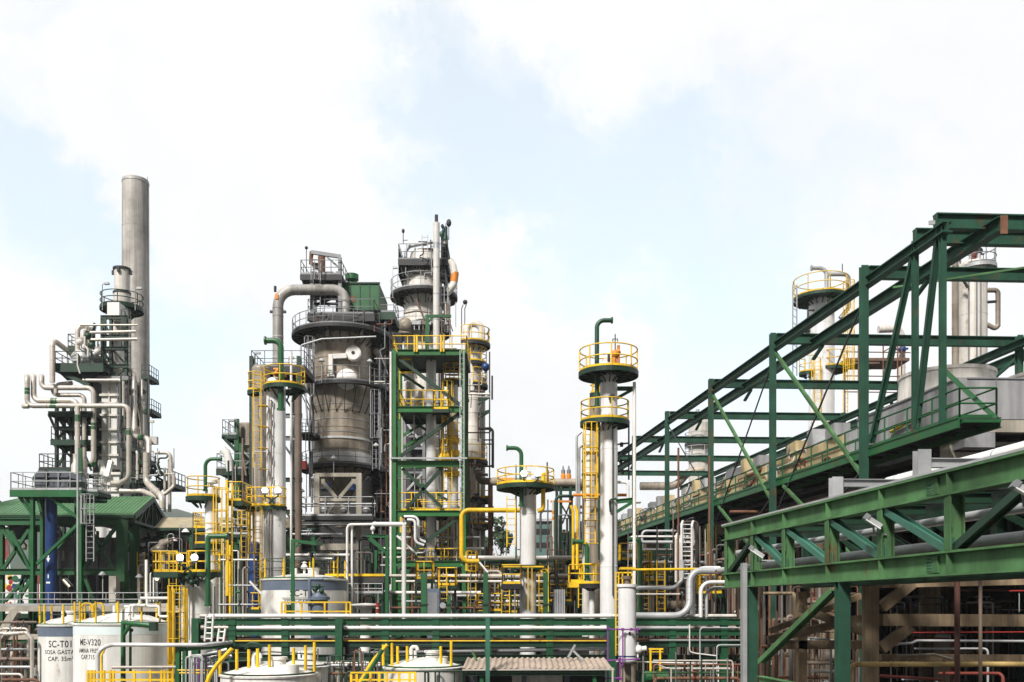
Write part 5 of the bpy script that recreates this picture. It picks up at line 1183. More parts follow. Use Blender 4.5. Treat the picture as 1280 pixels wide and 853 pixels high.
# lower vessels behind the rack
Y = 48; c = (XX(740,Y),Y); t = thing('stub_column', 'short dark topped stub column with a yellow railed deck left of the tall silver column', 'column', (c[0],Y,0))
column_shell(t, c, 3.5*S(Y), 0, ZZ(732,Y), 'silver', seams=4); ring_platform(t, (XX(738,Y),Y-.2), ZZ(730,Y), .1, 15*S(Y), 0, 360, 'black', 'yellow', rr=.036, step=.55, br=.3, brackets=8, h=1.0)
deck(t, XX(711,Y), XX(730,Y), Y-.3, Y+1, ZZ(728,Y), 'yellow', 'yellow', 'FLR', rr=.034, step=.8, h=.9)
gooseneck(t, XX(733,Y), Y-.4, ZZ(725,Y), ZZ(678,Y), XX(716,Y)-XX(733,Y), .12, .55, 'green')
gooseneck(t, XX(799,Y), Y-.4, ZZ(765,Y), ZZ(675,Y), XX(786,Y)-XX(799,Y), .11, .5, 'green')
c = (XX(709,50),50); t = thing('cable_drum_box', 'grey ribbed cabinet standing just behind the green pipe rack', 'cabinet', (c[0],50,0))
with part('casing', M['grey'], t) as m: m.box(P(693,790,50), V((XX(706,50),51,ZZ(737,50))))
with part('rib', M['galv'], t) as m:
    for px in (694, 697, 700, 703, 705.5): m.bar(P(px,790,49.97), P(px,738,49.97), .05)
# relief header with two orange valves
t = thing('relief_header', 'fat grey horizontal header crossing the sky behind the smaller silver column', 'pipe', P(610,602,58)); LAND.append((700, 602, 'the fat grey sky header'))
ptube(t, pp([(616,602,58.5),(628,602.5,58),(740,604,58)]), 5.2*S(58), 'vessel', None, 'run', 16); 
with part('band', M['orange'], t) as m: m.tube(pp([(626,602.5),(642,602.7)], 58), 5.35*S(58), 16)
for px in (704, 711):
    with part('relief_valve', M['orange'], t) as m: m.lathe([(.1,ZZ(602,58)),(.15,ZZ(598,58)),(.15,ZZ(594,58)),(.1,ZZ(592,58))], (XX(px,58),58), 12)
    with part('bonnet', M['grey'], t) as m: m.lathe([(.13,ZZ(592,58)),(.13,ZZ(588,58)),(.07,ZZ(587,58)),(.04,ZZ(583,58)),(0,ZZ(582,58))], (XX(px,58),58), 12)
t = thing('header_stand', 'dark braced steel stand carrying the fat grey header', 'stand', P(705,758,58))
for px in (696, 701, 713): member(t, 'leg', 'dgreen', P(px,608,58), V((XX(px,58),58,0)), .25)
member(t, 'beam', 'dgreen', P(692,611,58), P(740,611,58), .3)
member(t, 'beam', 'orange', P(688,627,57.8), P(714,627,57.8), .12, .12, 'B')
for a, b_ in (((701,630),(713,650)), ((713,628),(703,655)), ((698,612),(725,596))): member(t, 'brace', 'darksteel', P(*a,58), P(*b_,58), .1, .1, 'B')
hpipe('orange capped upright pipe left of the dark header stand', [(691.5,626,57),(691.5,700,57)], 1.6, 'cream', band=[(0,.2,'orange'),(0,.3,'orange')])
# yellow gas loop
t = thing('yellow_gas_pipe', 'bright yellow pipe looping down beside the right leg of the green frame tower', 'pipe', P(577,700,52)); LAND.append((577, 670, 'the bright yellow pipe loop'))
ptube(t, pp([(652,638,53),(577,638,53),(577,702,53),(599,702,53)]), 3.0*S(53), 'yellow', .42, 'run', 12)
for a, b_, mt in (((599,703),(610,716),'white'), ((674,704),(685,715),'yellow'), ((496,670),(521,693),'white')):
    hpipe({599:'short white slanted pipe at the end of the bright yellow loop', 674:'short yellow slanted pipe right of the smaller silver column', 496:'slanted white pipe inside the foot of the green frame tower'}[a[0]], [(*a,51),(*b_,51)], 1.3, mt)

# ================================================================ SC-T02 tank and the things before the rack
Y = 48.5; r = 53.5*S(Y+2.2); c = (XX(380.5,Y+2.2),Y+2.2)
t = tank('broad white tank with a blue grey band, lettered SC-T02, behind the pipe rack', c, r, ZZ(723,Y), [('SC-T02', .49, .95, -1.5, .87), ('SOSA GASTADA', .27, 1.33, -2, .95)], 'the SC-T02 tank', 'bluegrey', -90, railsp=1.55, cone=.34)
with part('text_underline', M['text'], t) as m: m.arcslab(c, ZZ(723,Y)-1.06, ZZ(723,Y)-1.03, r+.004, r+.012, -107, -70, 16)
with part('roof_valve', M['white'], t) as m: z = ZZ(714,Y); m.lathe([(.07,z-.3),(.07,z+.2),(.2,z+.22),(.2,z+.3),(.08,z+.5),(.16,z+.55),(0,z+.62)], c, 12)
t = thing('gallows_davit', 'green gallows davit arm in front of the SC-T02 tank', 'davit', P(366,766,46))
with part('post', M['green'], t) as m: m.bar(P(366,800,46), P(366,675,46), .16, .16); m.bar(P(366,676,46), P(402,680.5,46), .18, .16)
with part('arm_brace', M['green'], t) as m: m.bar(P(368,685,46), P(377,678,46), .1)
with part('hook_block', M['dgreen'], t) as m: m.cbox(P(398,679,46), .22, .22, .22); m.bar(P(393,677,46), P(400,673,46), .07); m.cbox(P(360,762,46), .3, .3, .5)
c = (XX(399,45.5),45.5); t = thing('filter_pot', 'small blue grey domed filter pot with a looped pipe before the SC-T02 tank', 'vessel', (c[0],45.5,0))
with part('shell', M['bluegrey'], t) as m: m.lathe([(.42,ZZ(800,45.5)),(.42,ZZ(750,45.5)),(.52,ZZ(750,45.5)),(.52,ZZ(746.5,45.5)),(.42,ZZ(746,45.5)),(.3,ZZ(741,45.5)),(0,ZZ(739,45.5))], c, 24)
ptube(t, pp([(387,766),(387,726),(388,724),(404,724)], 45.2), .085, 'bluegrey', .25)
with part('valve', M['dgreen'], t) as m: 
    for px, py in ((398,733),(402,739),(394,737)): m.sphere(P(px,py,45.2), .13)
    m.tube(pp([(390,733),(405,733)], 45.2), .06, 6)
t = thing('guard_rail', 'yellow guard rail round the small blue grey filter pot', 'railing', P(390,766,45))
with part('handrail', M['yellow'], t) as m:
    for y in (753, 764.5): m.bar(P(352,y,45), P(438,y,45), .07)
    for px in (352, 357, 377, 406, 433, 438): m.bar(P(px,753,45), P(px,775,45), .08)
hpipe('white slanted pipe leaning against the left side of the SC-T02 tank', [(312,727,47.5),(327,743,47.5)], 1.5, 'white')

# ---------------------------------------------------------------- long green pipe rack across the front
Y = 44; t = thing('pipe_rack', 'long low green steel pipe rack crossing the whole foreground', 'rack', P(500,853,Y)); LAND.append((500, 790, 'the long green rack')); rk = t
for i, px in enumerate((245, 291, 357, 424, 482, 545, 610, 687, 764, 840, 905)):
    fr = px in (424, 764, 245)
    with part('column', M['rgreen'], t) as m:
        yy = Y-.35 if fr else Y+.1; m.ibeam(P(px,773,yy), P(px,826,yy) if px == 424 else V((XX(px,yy),yy,0)), .32, .34 if px != 764 else .42, up=(0,1,0))
    if not fr: member(t, 'rear_column', 'dgreen', P(px+2,773,Y+2.1), V((XX(px+2,Y+2.1),Y+2.1,0)), .26)
with part('plinth', M['concrete'], t) as m: m.box(P(418.5,826.5,Y-.7), V((XX(429.5,Y-.7), Y, 0)))
for y, d in ((777.5,.30),(791,.27),(805.5,.27),(822.5,.30)):
    xa = 245
    for k, (x0, x1) in enumerate(((245,357),(357,482),(482,610),(610,764),(764,925))):
        if y > 820 and x0 >= 764: continue
        member(t, 'beam', 'rgreen' if y < 800 else 'dgreen', P(x0+(.2 if k else -2),y,Y), P(x1-.2,y,Y), d, .2)
    for x0 in (245, 357, 482, 610, 764, 905): member(t, 'cross_beam', 'dgreen', P(x0,y,Y+.2), V((XX(x0,Y)+.25, Y+2.0, ZZ(y,Y))), .2)
    member(t, 'rear_beam', 'dgreen', P(246,y,Y+2.1), P(925,y,Y+2.1), d, .2)
# pipes lying on the rack
hpipe('thick white pipe along the top of the long green rack, left run', [(262,770,Y-.05),(764,770,Y-.05)], 2.6, 'pipewhite')
hpipe('white pipe on the second tier of the long green rack', [(296,785,Y-.05),(764,785,Y-.05)], 2.4, 'pipewhite')
hpipe('thin yellow stained pipe on the third tier of the long green rack', [(294,801.5,Y-.05),(764,801.5,Y-.05)], 1.0, 'yellow')
hpipe('grey pipe on the lowest tier of the long green rack, seen behind its posts', [(440,817,Y+.7),(770,811,Y+.7)], 2.4, 'galv')
for k, (y, mt, lab) in enumerate(((770,'offwhite','off white pipe second from the front on the top tier of the long green rack'),(770.5,'galv','dull grey pipe third from the front on the top tier of the long green rack'),(784.6,'cream','cream pipe hidden behind the front pipe on the second tier'),(800,'rust','rusty pipe behind the yellow one on the third tier of the long green rack'),(785.2,'galv','bare grey pipe farthest back on the second tier of the long green rack'))):
    hpipe(lab, [(250,y,Y+.55+.42*k),(920,y,Y+.55+.42*k)], 2.2, mt)
t = thing('rack_pipe_bend', 'fat grey pipe sweeping up off the right end of the long green rack', 'pipe', P(795,770,Y)); LAND.append((862, 745, 'the fat grey sweeping pipe'))
ptube(t, pp([(795,770,Y),(862,770,Y),(862,713.5,Y+.4),(893,713.5,Y+.4)]), 4.3*S(Y), 'galv', .75, 'run', 16); ptube(t, pp([(866,770,Y+.8),(866,711,Y+.8),(900,711,Y+.8)]), 3.2*S(Y), 'alu', .6, 'run', 14)
hpipe('second sweeping grey pipe nested left of the fat one', [(795,735,46),(853,735,46),(853,700,46)], 2.6, 'galv', bend=.6)
hpipe('slim white arched pipe right of the fat grey sweeping pipe', [(876,772,Y),(876,728,Y+.2),(907,728,Y+.2)], 2.6, 'alu', bend=.5)
hpipe('thinner arched pipe nested under the slim white arched pipe', [(883,772,Y+.5),(883,735,Y+.6),(907,735,Y+.6)], 2.2, 'galv', bend=.45)
hpipe('long yellow pipe running right from the foreground vessel towards the truss', [(790,712.5,45),(908,711,45.5)], 1.6, 'yellow')
hpipe('pale orange pipe below the long yellow one behind the rack', [(795,743,46),(850,743,46)], 1.3, 'cream')
hpipe('grey pipe on the second tier of the right rack end', [(797,785,Y-.05),(862,785,Y-.05)], 2.2, 'galv')
hpipe('thin grey pipe along the third tier of the right rack end', [(812,800.5,Y-.05),(925,800.5,Y-.05)], .9, 'galv')
for a, lab in ((((862,781),(862,815),(870,817),(895,820)), 'thin white pipe dropping in front of the right rack end'), (((875,880),(875,785),(925,785)), 'slim grey pipe framing the right rack end'), (((896,880),(896,806.5),(936,806.5)), 'thin pale pipe squared off beside the green truss column'), (((898,880),(898,830),(770,827)), 'rusty white pipe running level below the right rack end')):
    hpipe(lab, [(*p,42) for p in a], .9, 'pipewhite' if 'white' in lab else 'galv', bend=.15)
# raised left end: white channel, little ladders
t = thing('bypass_frame', 'small green goal frame left of the long rack with a silver channel on top', 'frame', P(225,853,42)); LAND.append((230, 810, 'the small green goal frame'))
for px in (223, 231.5): member(t, 'column', 'green', P(px,809,42), V((XX(px,42),42,0)), .26)
member(t, 'beam', 'green', P(220,812,42), P(290,806.5,44), .22)
hpipe('silver pipe resting on the small green goal frame', [(122,853,41),(122,818,41),(128,810,41),(140,806,41.3),(210,806.5,41.6),(255,806.5,42),(290,803,44)], 2.6, 'alu', bend=.4)
hpipe('yellow upright pipe beside the silver bend in front of the ME-V320 lettering', [(127,860,41.5),(127,818,41.5),(134,806,42)], 1.5, 'yellow')
hpipe('cream pipe crossing low in front of the ME-V320 tank', [(140,834.5,41.5),(222,834,42)], 1.9, 'cream')
for k, (x0, x1, y0, y1, lab) in enumerate(((256,263,802,768,'taller white ladder leaning on the left end of the long rack'), (272,280,802,786,'shorter white ladder leaning on the left end of the long rack'))):
    t = thing('leaning_ladder', lab, 'ladder', P(x0,y0,43.2))
    with part('rail', M['white'], t) as m:
        for o in (0, 8.6 if k == 0 else 7.6): m.tube(pp([(x0+o,y0),(x0+o+1,(y0+y1)/2),(x0+o+2.2,y1)], 43.2), .055, 6)
    with part('rung', M['white'], t) as m:
        n = 5 if k == 0 else 2
        for i in range(n): y = y0+(y1-y0)*(i+.5)/n; m.tube(pp([(x0+.7,y),(x0+8,y)], 43.2), .04, 5)
for i, (a, lab) in enumerate((([(245,838),(245,826),(260,818),(284,812)],'left of the dull silver pipes kinked behind the goal frame'), ([(252,838),(252,828),(262,822),(284,817)],'middle of the dull silver pipes kinked behind the goal frame'), ([(259,840),(259,830),(270,826),(290,820)],'right of the dull silver pipes kinked behind the goal frame'))):
    hpipe(lab, [(*p,43+.3*i) for p in a], 2.2, 'alu', bend=.3, group='kinked silver pipes')

# ---- low front tanks
Y = 36.5; r = 60*S(Y+1.9); c = (XX(336,Y+1.9),Y+1.9)
t = tank('low white tank with a curled white vent, front centre-left', c, r, ZZ(846,Y), [], 'the low front tank with curled vent', None, rail=False, cone=.40, lipmat='dgreen')
ptube(t, pp([(317,839),(317,819),(320,817),(325,818),(325.5,823)], Y+1.9), .085, 'white', .12, 'vent_pipe')
for px, y0, y1 in ((275,846,813),(296,842,812),(337,838,806),(367,836,810),(311,840,812),(393,840,803),(382,838,807),(322,838,811)):
    with part('rail_post', M['yellow'], t) as m: m.tube(pp([(px,y0),(px,y1)], Y+1.2 if px != 393 else Y+1.9), .065, 6)
with part('handrail', M['dgreen'], t) as m: m.tube(pp([(270,818),(300,816),(340,815),(395,818)], Y+2.6), .03, 5)
with part('handrail', M['dgreen'], t) as m: m.tube(pp([(270,828),(340,824),(395,826)], Y+2.6), .03, 5)
ptube(t, pp([(258,856),(262,845),(272,830),(290,811)], Y-.4), .08, 'yellow', .8, 'stair_rail')
with part('roof_hoop', M['dgreen'], t) as m:
    for o in (0,.35): m.tube([P(306,812,Y+1.5)+V((0,o,0)), P(308,806,Y+1.5)+V((0,o,0)), P(315,803,Y+1.5)+V((0,o,0)), P(322,806,Y+1.5)+V((0,o,0)), P(324,812,Y+1.5)+V((0,o,0))], .04, 5, .2)
with part('manway', M['white'], t) as m: m.lathe([(.36,ZZ(842,Y+1)),(.36,ZZ(831,Y+1)),(0,ZZ(831,Y+1))], (XX(363,Y+1),Y+1), 16)
Y = 39.5; r = 30*S(Y+1); c = (XX(380,Y+1),Y+1)
tank('second low white tank tucked behind the front one with the curled vent', c, r, ZZ(834,Y), [], 'the second low white tank', None, rail=False, cone=.35, lipmat='dgreen')
Y = 38.5; r = 49*S(Y+1.6); c = (XX(529,Y+1.6),Y+1.6)
t = tank('low white tank with yellow posts left of the corrugated roof', c, r, ZZ(836,Y), [], 'the low white tank beside the corrugated roof', None, rail=False, cone=.40, lipmat='green')
ptube(t, pp([(514,828),(514,811),(517,808),(521,809),(522,813)], Y+1.6), .085, 'white', .12, 'vent_pipe')
with part('paint_band', M['palecyan'], t) as m: m.lathe([(r*.994,ZZ(836,Y)-.4),(r*.994,ZZ(836,Y)-.1)], c, 48)
for px, y0, y1 in ((479,832,806),(490,834,804),(497,836,808),(509,834,808),(551,832,808),(564,838,802)):
    with part('rail_post', M['yellow'], t) as m: m.tube(pp([(px,y0),(px,y1)], Y+.8), .065, 6)
ptube(t, pp([(445,862),(460,836),(468,824),(484,806)], Y-.5), .075, 'yellow', .8, 'stair_rail'); ptube(t, pp([(449,862),(478,812)], Y-.5), .1, 'green', .8, 'stair_stringer')
with part('handrail', M['dgreen'], t) as m: m.tube(pp([(478,819.5),(552,819.5)], Y+.8), .03, 5)
with part('handrail', M['dgreen'], t) as m: m.tube(pp([(490,806),(552,806)], Y+.8), .025, 5)
for px in (542, 553.5):
    with part('manway', M['white'], t) as m: m.lathe([(.22,ZZ(834,Y+1)),(.22,ZZ(821,Y+1)),(.25,ZZ(821,Y+1)),(0,ZZ(820,Y+1))], (XX(px,Y+1),Y+1), 14)
for x0, x1 in ((531,535),(544,549),(568,578)):
    with part('ladder_frame', M['dgreen'], t) as m: m.tube(pp([(x0,870),(x0,839),(x1,839),(x1,870)], Y-.1), .035, 5, .08)
t = thing('yellow_guard', 'yellow railed loading stand in front of the low white tank beside the corrugated roof', 'railing', P(470,853,37))
with part('handrail', M['yellow'], t) as m:
    for y in (841, 850): m.bar(P(438,y,37), P(520,y,37), .06)
    for px in (439, 446, 463, 474, 483, 499, 512, 519): m.bar(P(px,841 if px > 460 else 843,37), P(px,880,37), .09)
with part('toe_rail', M['dgreen'], t) as m: m.tube(pp([(438,843),(450,840),(578,839)], 37.3), .04, 5)
t = thing('yellow_stand', 'yellow railed valve stand at the bottom left below the ME-V320 tank', 'railing', P(165,853,40))
with part('handrail', M['yellow'], t) as m:
    for y in (840.5, 850): m.bar(P(110,y,40), P(218,y,40), .08)
    for px in (110, 114, 118, 130, 138, 142, 168, 188, 202, 206, 216): m.bar(P(px,838,40), P(px,870,40), .09)
for k, (x0, x1, y) in enumerate(((222,262,838),(224,258,841.5))):
    hpipe(('upper of two yellow rails at the foot of the goal frame','lower of two yellow rails at the foot of the goal frame')[k], [(x0,y,40.5),(x1,y,40.5),(x1,870,40.5)], 1.0, 'yellow', bend=.1)
# ---- corrugated roof shelter
Y = 38; t = thing('corrugated_shelter', 'low shelter with a corrugated beige sheet roof at the bottom of the picture', 'shelter', P(670,853,Y)); LAND.append((670, 830, 'the corrugated beige roof'))
with part('roof', M['corr'], t) as m:
    n = 230; a0, a1 = P(578,835.5,Y), P(766,835.5,Y); b0, b1 = P(584,822.5,Y+2.2), P(756,822.5,Y+2.2); vs = []
    for i in range(n+1):
        f = i/n; w = .034*math.sin(i*2*PI/9); 
        for p in (a0.lerp(a1, f), b0.lerp(b1, f)): vs.append(p+V((0,0,w)))
        for p in (a0.lerp(a1, f), b0.lerp(b1, f)): vs.append(p+V((0,0,w-.03)))
    fs = []
    for i in range(n):
        q = 4*i; fs += [(q,q+4,q+5,q+1), (q+2,q+3,q+7,q+6), (q,q+2,q+6,q+4)]
    m.add(vs, fs)
member(t, 'beam', 'dgreen', P(582,841,Y+.15), P(756,841,Y+.15), .24, .18); member(t, 'gutter', 'cream', P(578,837.5,Y-.06), P(768,837,Y-.06), .05, .06, 'B')
for px in (602, 743): member(t, 'column', 'green', P(px,838,Y+.3), V((XX(px,Y+.3),Y+.3,0)), .22)
ptube(t, pp([(766,835),(766,880)], Y-.05), .05, 'cream', name='downpipe')
with part('back_panel', M['offwhite'], t) as m: m.box(P(640,880,Y+1.8), P(703,844,Y+1.9))
with part('panel_divider', M['bluegrey'], t) as m:
    for px in (591, 652, 706): m.box(P(px,880,Y+1.2), P(px+6,842,Y+1.3))
with part('dark_wall', M['black'], t) as m: m.box(P(582,900,Y+2.4), P(756,838,Y+2.5))
for k, (a, b_) in enumerate((((590,814),(597,828)), ((716,813),(729,826)), ((710,822),(719,806)))): member(t, 'roof_strut', 'galv' if k else 'tgreen', P(*a,Y+1.4), P(*b_,Y+1.4), .09, .09, 'B')
t = thing('green_post', 'slim dark teal post rising in front of the corrugated roof', 'post', P(610,853,37.4))
with part('post', M['teal'], t) as m: m.bar(P(609.6,772,37.4), V((XX(609.6,37.4),37.4,0)), .17, .17)
# yellow stool rails and red-brown bits right of the foreground vessel
t = thing('yellow_gate_frame', 'small yellow goal rail right of the foreground silver vessel', 'railing', P(818,853,41))
with part('handrail', M['yellow'], t) as m: m.bar(P(811,811.5,41), P(829,811.5,41), .07); m.bar(P(813,811,41), P(813,839,41), .08); m.bar(P(825,811,41), P(825,839,41), .08); m.bar(P(811,815,41), P(829,815,41), .04)
t = thing('green_skid', 'dark green pump skid below the small yellow goal rail', 'pump', P(815,853,41.6))
with part('base', M['dgreen'], t) as m: m.box(P(799,853,41.6), P(840,838,43))
with part('motor', M['green'], t) as m: a = P(806,846,41.3); m.tube([a, a+V((1,0,0))], .25, 14); m.cbox(a+V((.5,0,.3)), .3, .3, .2)
# ================================================================ RIGHT: air cooler bank, crane runway frames, pipe bridge
DA = V(((504-CX)/F, 1, 0))                       # plant axis running away from the camera
def A(lat, Yd, z=0): return V((lat+DA.x*Yd, Yd, z))
PX = V((1, .05, 0))                              # cross direction of the frames
def B(lat, Yd, z, dl=0): return A(lat, Yd, z)+PX*dl
def latY(px, lat): return F*lat/(px-504)         # depth at which a line at this lateral offset shows at column px
def zat(py, Yd): return H+(HY-py)/F*Yd
L0, L1, L2, L3 = 18.0, 19.8, 29.5, 31.3
YC = [35.63, 44.42, 53.35, 62.2, 71.13, 80.0, 89.0]
ZT = zat(333, YC[0]); ZW = zat(553+ (1110-1085)*.346, YC[0])   # top of runway, walkway level
t = thing('crane_runway', 'tall dark green portal frames with sloping looking runway girders over the air coolers', 'frame', A(L0, 35.6)); LAND.append((1000, 440, 'the dark green portal frames')); cr = t
YN, YF = 30.4, 98
for lat in (L0, L1, L2, L3):
    d = .36 if lat in (L0, L2) else .48
    zz = ZT-(.43 if lat in (L0, L2) else .28)
    with part('runway_girder', M['cgreen'], t) as m: m.ibeam(A(lat, YN, zz-d/2), A(lat, YF, zz-d/2), d, .34, t=.045)
with part('end_plate', M['rust'], t) as m: p = A(L1, YN-.05, ZT-.28); m.box((p.x-.1,p.y-.02,p.z-.6), (p.x+.14,p.y+.02,p.z))
for i, Yc in enumerate(YC):
    for lat, s_ in ((L0, 1), (L2+.4, 1)):
        with part('column', M['cgreen'], t) as m: p = A(lat-.16, Yc, 0); m.ibeam(V((p.x,p.y,0)), p+V((0,0,ZT if lat == L0 else ZT-.1)), .28, .28, up=(0,1,0), t=.035)
    with part('cross_beam', M['cgreen'], t) as m: m.ibeam(B(L0+.02, Yc+.0, ZT-.25), B(L2+.8, Yc+.6, ZT-.25), .48, .28, t=.04)
    with part('knee_bracket', M['cgreen'], t) as m:
        p = B(L1+.1, Yc, ZT-.9); m.bar(A(L1, Yc-1.0, ZT-.85), A(L1, Yc, ZT-1.25), .16, .1)
for lat0, Yc, z in ((L0, 32.4, ZT+.1), (L0+.0, 31.15, ZT+.1)):
    with part('end_cross_beam', M['cgreen'], t) as m: m.ibeam(A(lat0, Yc, z-.25), A(lat0, Yc, z-.25)+PX*14, .52, .3, t=.045)
    for k in (0, 2.2, 4.6):
        with part('stiffener', M['cgreen'], t) as m: m.cbox(A(lat0, Yc, z-.25)+PX*(k+.02), .03, .28, .42)
with part('lifting_lug', M['galv'], t) as m: p = A(L0, 31.15, ZT-.05); m.bar(p+V((-.2,0,-.14)), p+V((.3,0,-.1)), .05, .14)
for Yc, pb in ((32.35, .24), (30.7, .24)):
    with part('column', M['cgreen'], t) as m: m.ibeam(A(L0, Yc, ZT-.3), A(L0, Yc, ZW), .19, .19, up=(0,1,0), t=.025)
for a, b_ in (((32.5, ZT-.8), (35.4, ZW+.2)), ((30.9, ZT-.3), (32.3, ZW+.2))):
    with part('raking_strut', M['cgreen'], t) as m: m.ibeam(A(L0+.02, a[0], a[1]), A(L0+.02, *b_), .2, .16, up=(1,0,0), t=.025)
def brace(Ya, za, Yb, zb, mt, w): 
    with part('brace', M[mt], t) as m: m.bar(A(L0-.05, Ya, za), A(L0-.05, Yb, zb), w, w)
for i in (0, 1):
    brace(YC[i+1], ZT-.9, YC[i]+.3, ZW-1.0, 'tgreen', .14); brace(YC[i], ZT-1.0, YC[i+1]-.2, ZW-1.6, 'darksteel', .06)
    brace(YC[i], ZW-.6, YC[i+1]-1, ZW-4.2, 'darksteel', .06); brace(YC[i+1]-1, ZW-.4, YC[i]+.6, ZW-4.4, 'tgreen', .13)
for i in (2,): brace(YC[i+1], ZT-1, YC[i], ZW, 'darksteel', .05)
with part('sway_rod', M['tgreen'], t) as m: m.bar(A(L0+1, 31, ZT-.6)+PX*4.5, A(L0+1, 31, ZT-1.4)+PX*12, .1); m.bar(A(L0+1, 35.7, ZT-.8), A(L0+1,31,ZT-.4)+PX*10, .07)
for i in range(3):   # right hand bracing of the far girders
    with part('brace', M['cgreen'], t) as m:
        Ym = (YC[i]+YC[i+1])/2-2; m.bar(A(L2,Ym,ZT-.5), A(L3,Ym+2,ZT-2.5), .16); m.bar(A(L3,Ym,ZT-.5), A(L2,Ym+2.4,ZT-2.8), .16)

# walkway along the coolers
t = thing('cooler_walkway', 'long green railed walkway running along the cream air coolers under the portal frames', 'walkway', A(L0, 40)); LAND.append((1000, 590, 'the long green railed walkway'))
WY0, WY1 = 29.75, 98
with part('deck', M['darksteel'], t) as m: m.add([A(L0,WY0,ZW), A(L0+1.3,WY0,ZW), A(L0+1.3,WY1,ZW), A(L0,WY1,ZW), A(L0,WY0,ZW-.05), A(L0+1.3,WY0,ZW-.05), A(L0+1.3,WY1,ZW-.05), A(L0,WY1,ZW-.05)], [(0,1,2,3),(7,6,5,4),(0,4,5,1),(1,5,6,2),(2,6,7,3),(3,7,4,0)]); [m.bar(A(L0+.06, WY0+1.2*k, ZW-.12), A(L0+1.25, WY0+1.2*k, ZW-.12), .07, .12) for k in range(40)]
for l in (L0-.02, L0+1.3): member(t, 'stringer', 'green', A(l, WY0, ZW-.14), A(l, WY1, ZW-.14), .34, .12)
member(t, 'end_beam', 'green', A(L0+.05, WY0-.02, ZW-.12), A(L0+1.25, WY0-.02, ZW-.12), .3, .1, 'B')
for l, stp in ((L0+.05, 1.55), (L0+1.25, 3.1)):
    with part('handrail', M['green'], t) as m: rail_path(m, [A(l, WY0+.1, ZW), A(l, WY1, ZW)], 1.0, .035, stp)
with part('handrail', M['green'], t) as m: rail_path(m, [A(L0+.05, WY0+.1, ZW), A(L0+1.25, WY0+.1, ZW)], 1.0, .035, 1.0)
with part('end_strut', M['green'], t) as m: m.bar(A(L0+.02, 30.8, ZW+1.9), A(L0+1.25, WY0+.1, ZW), .16, .16)

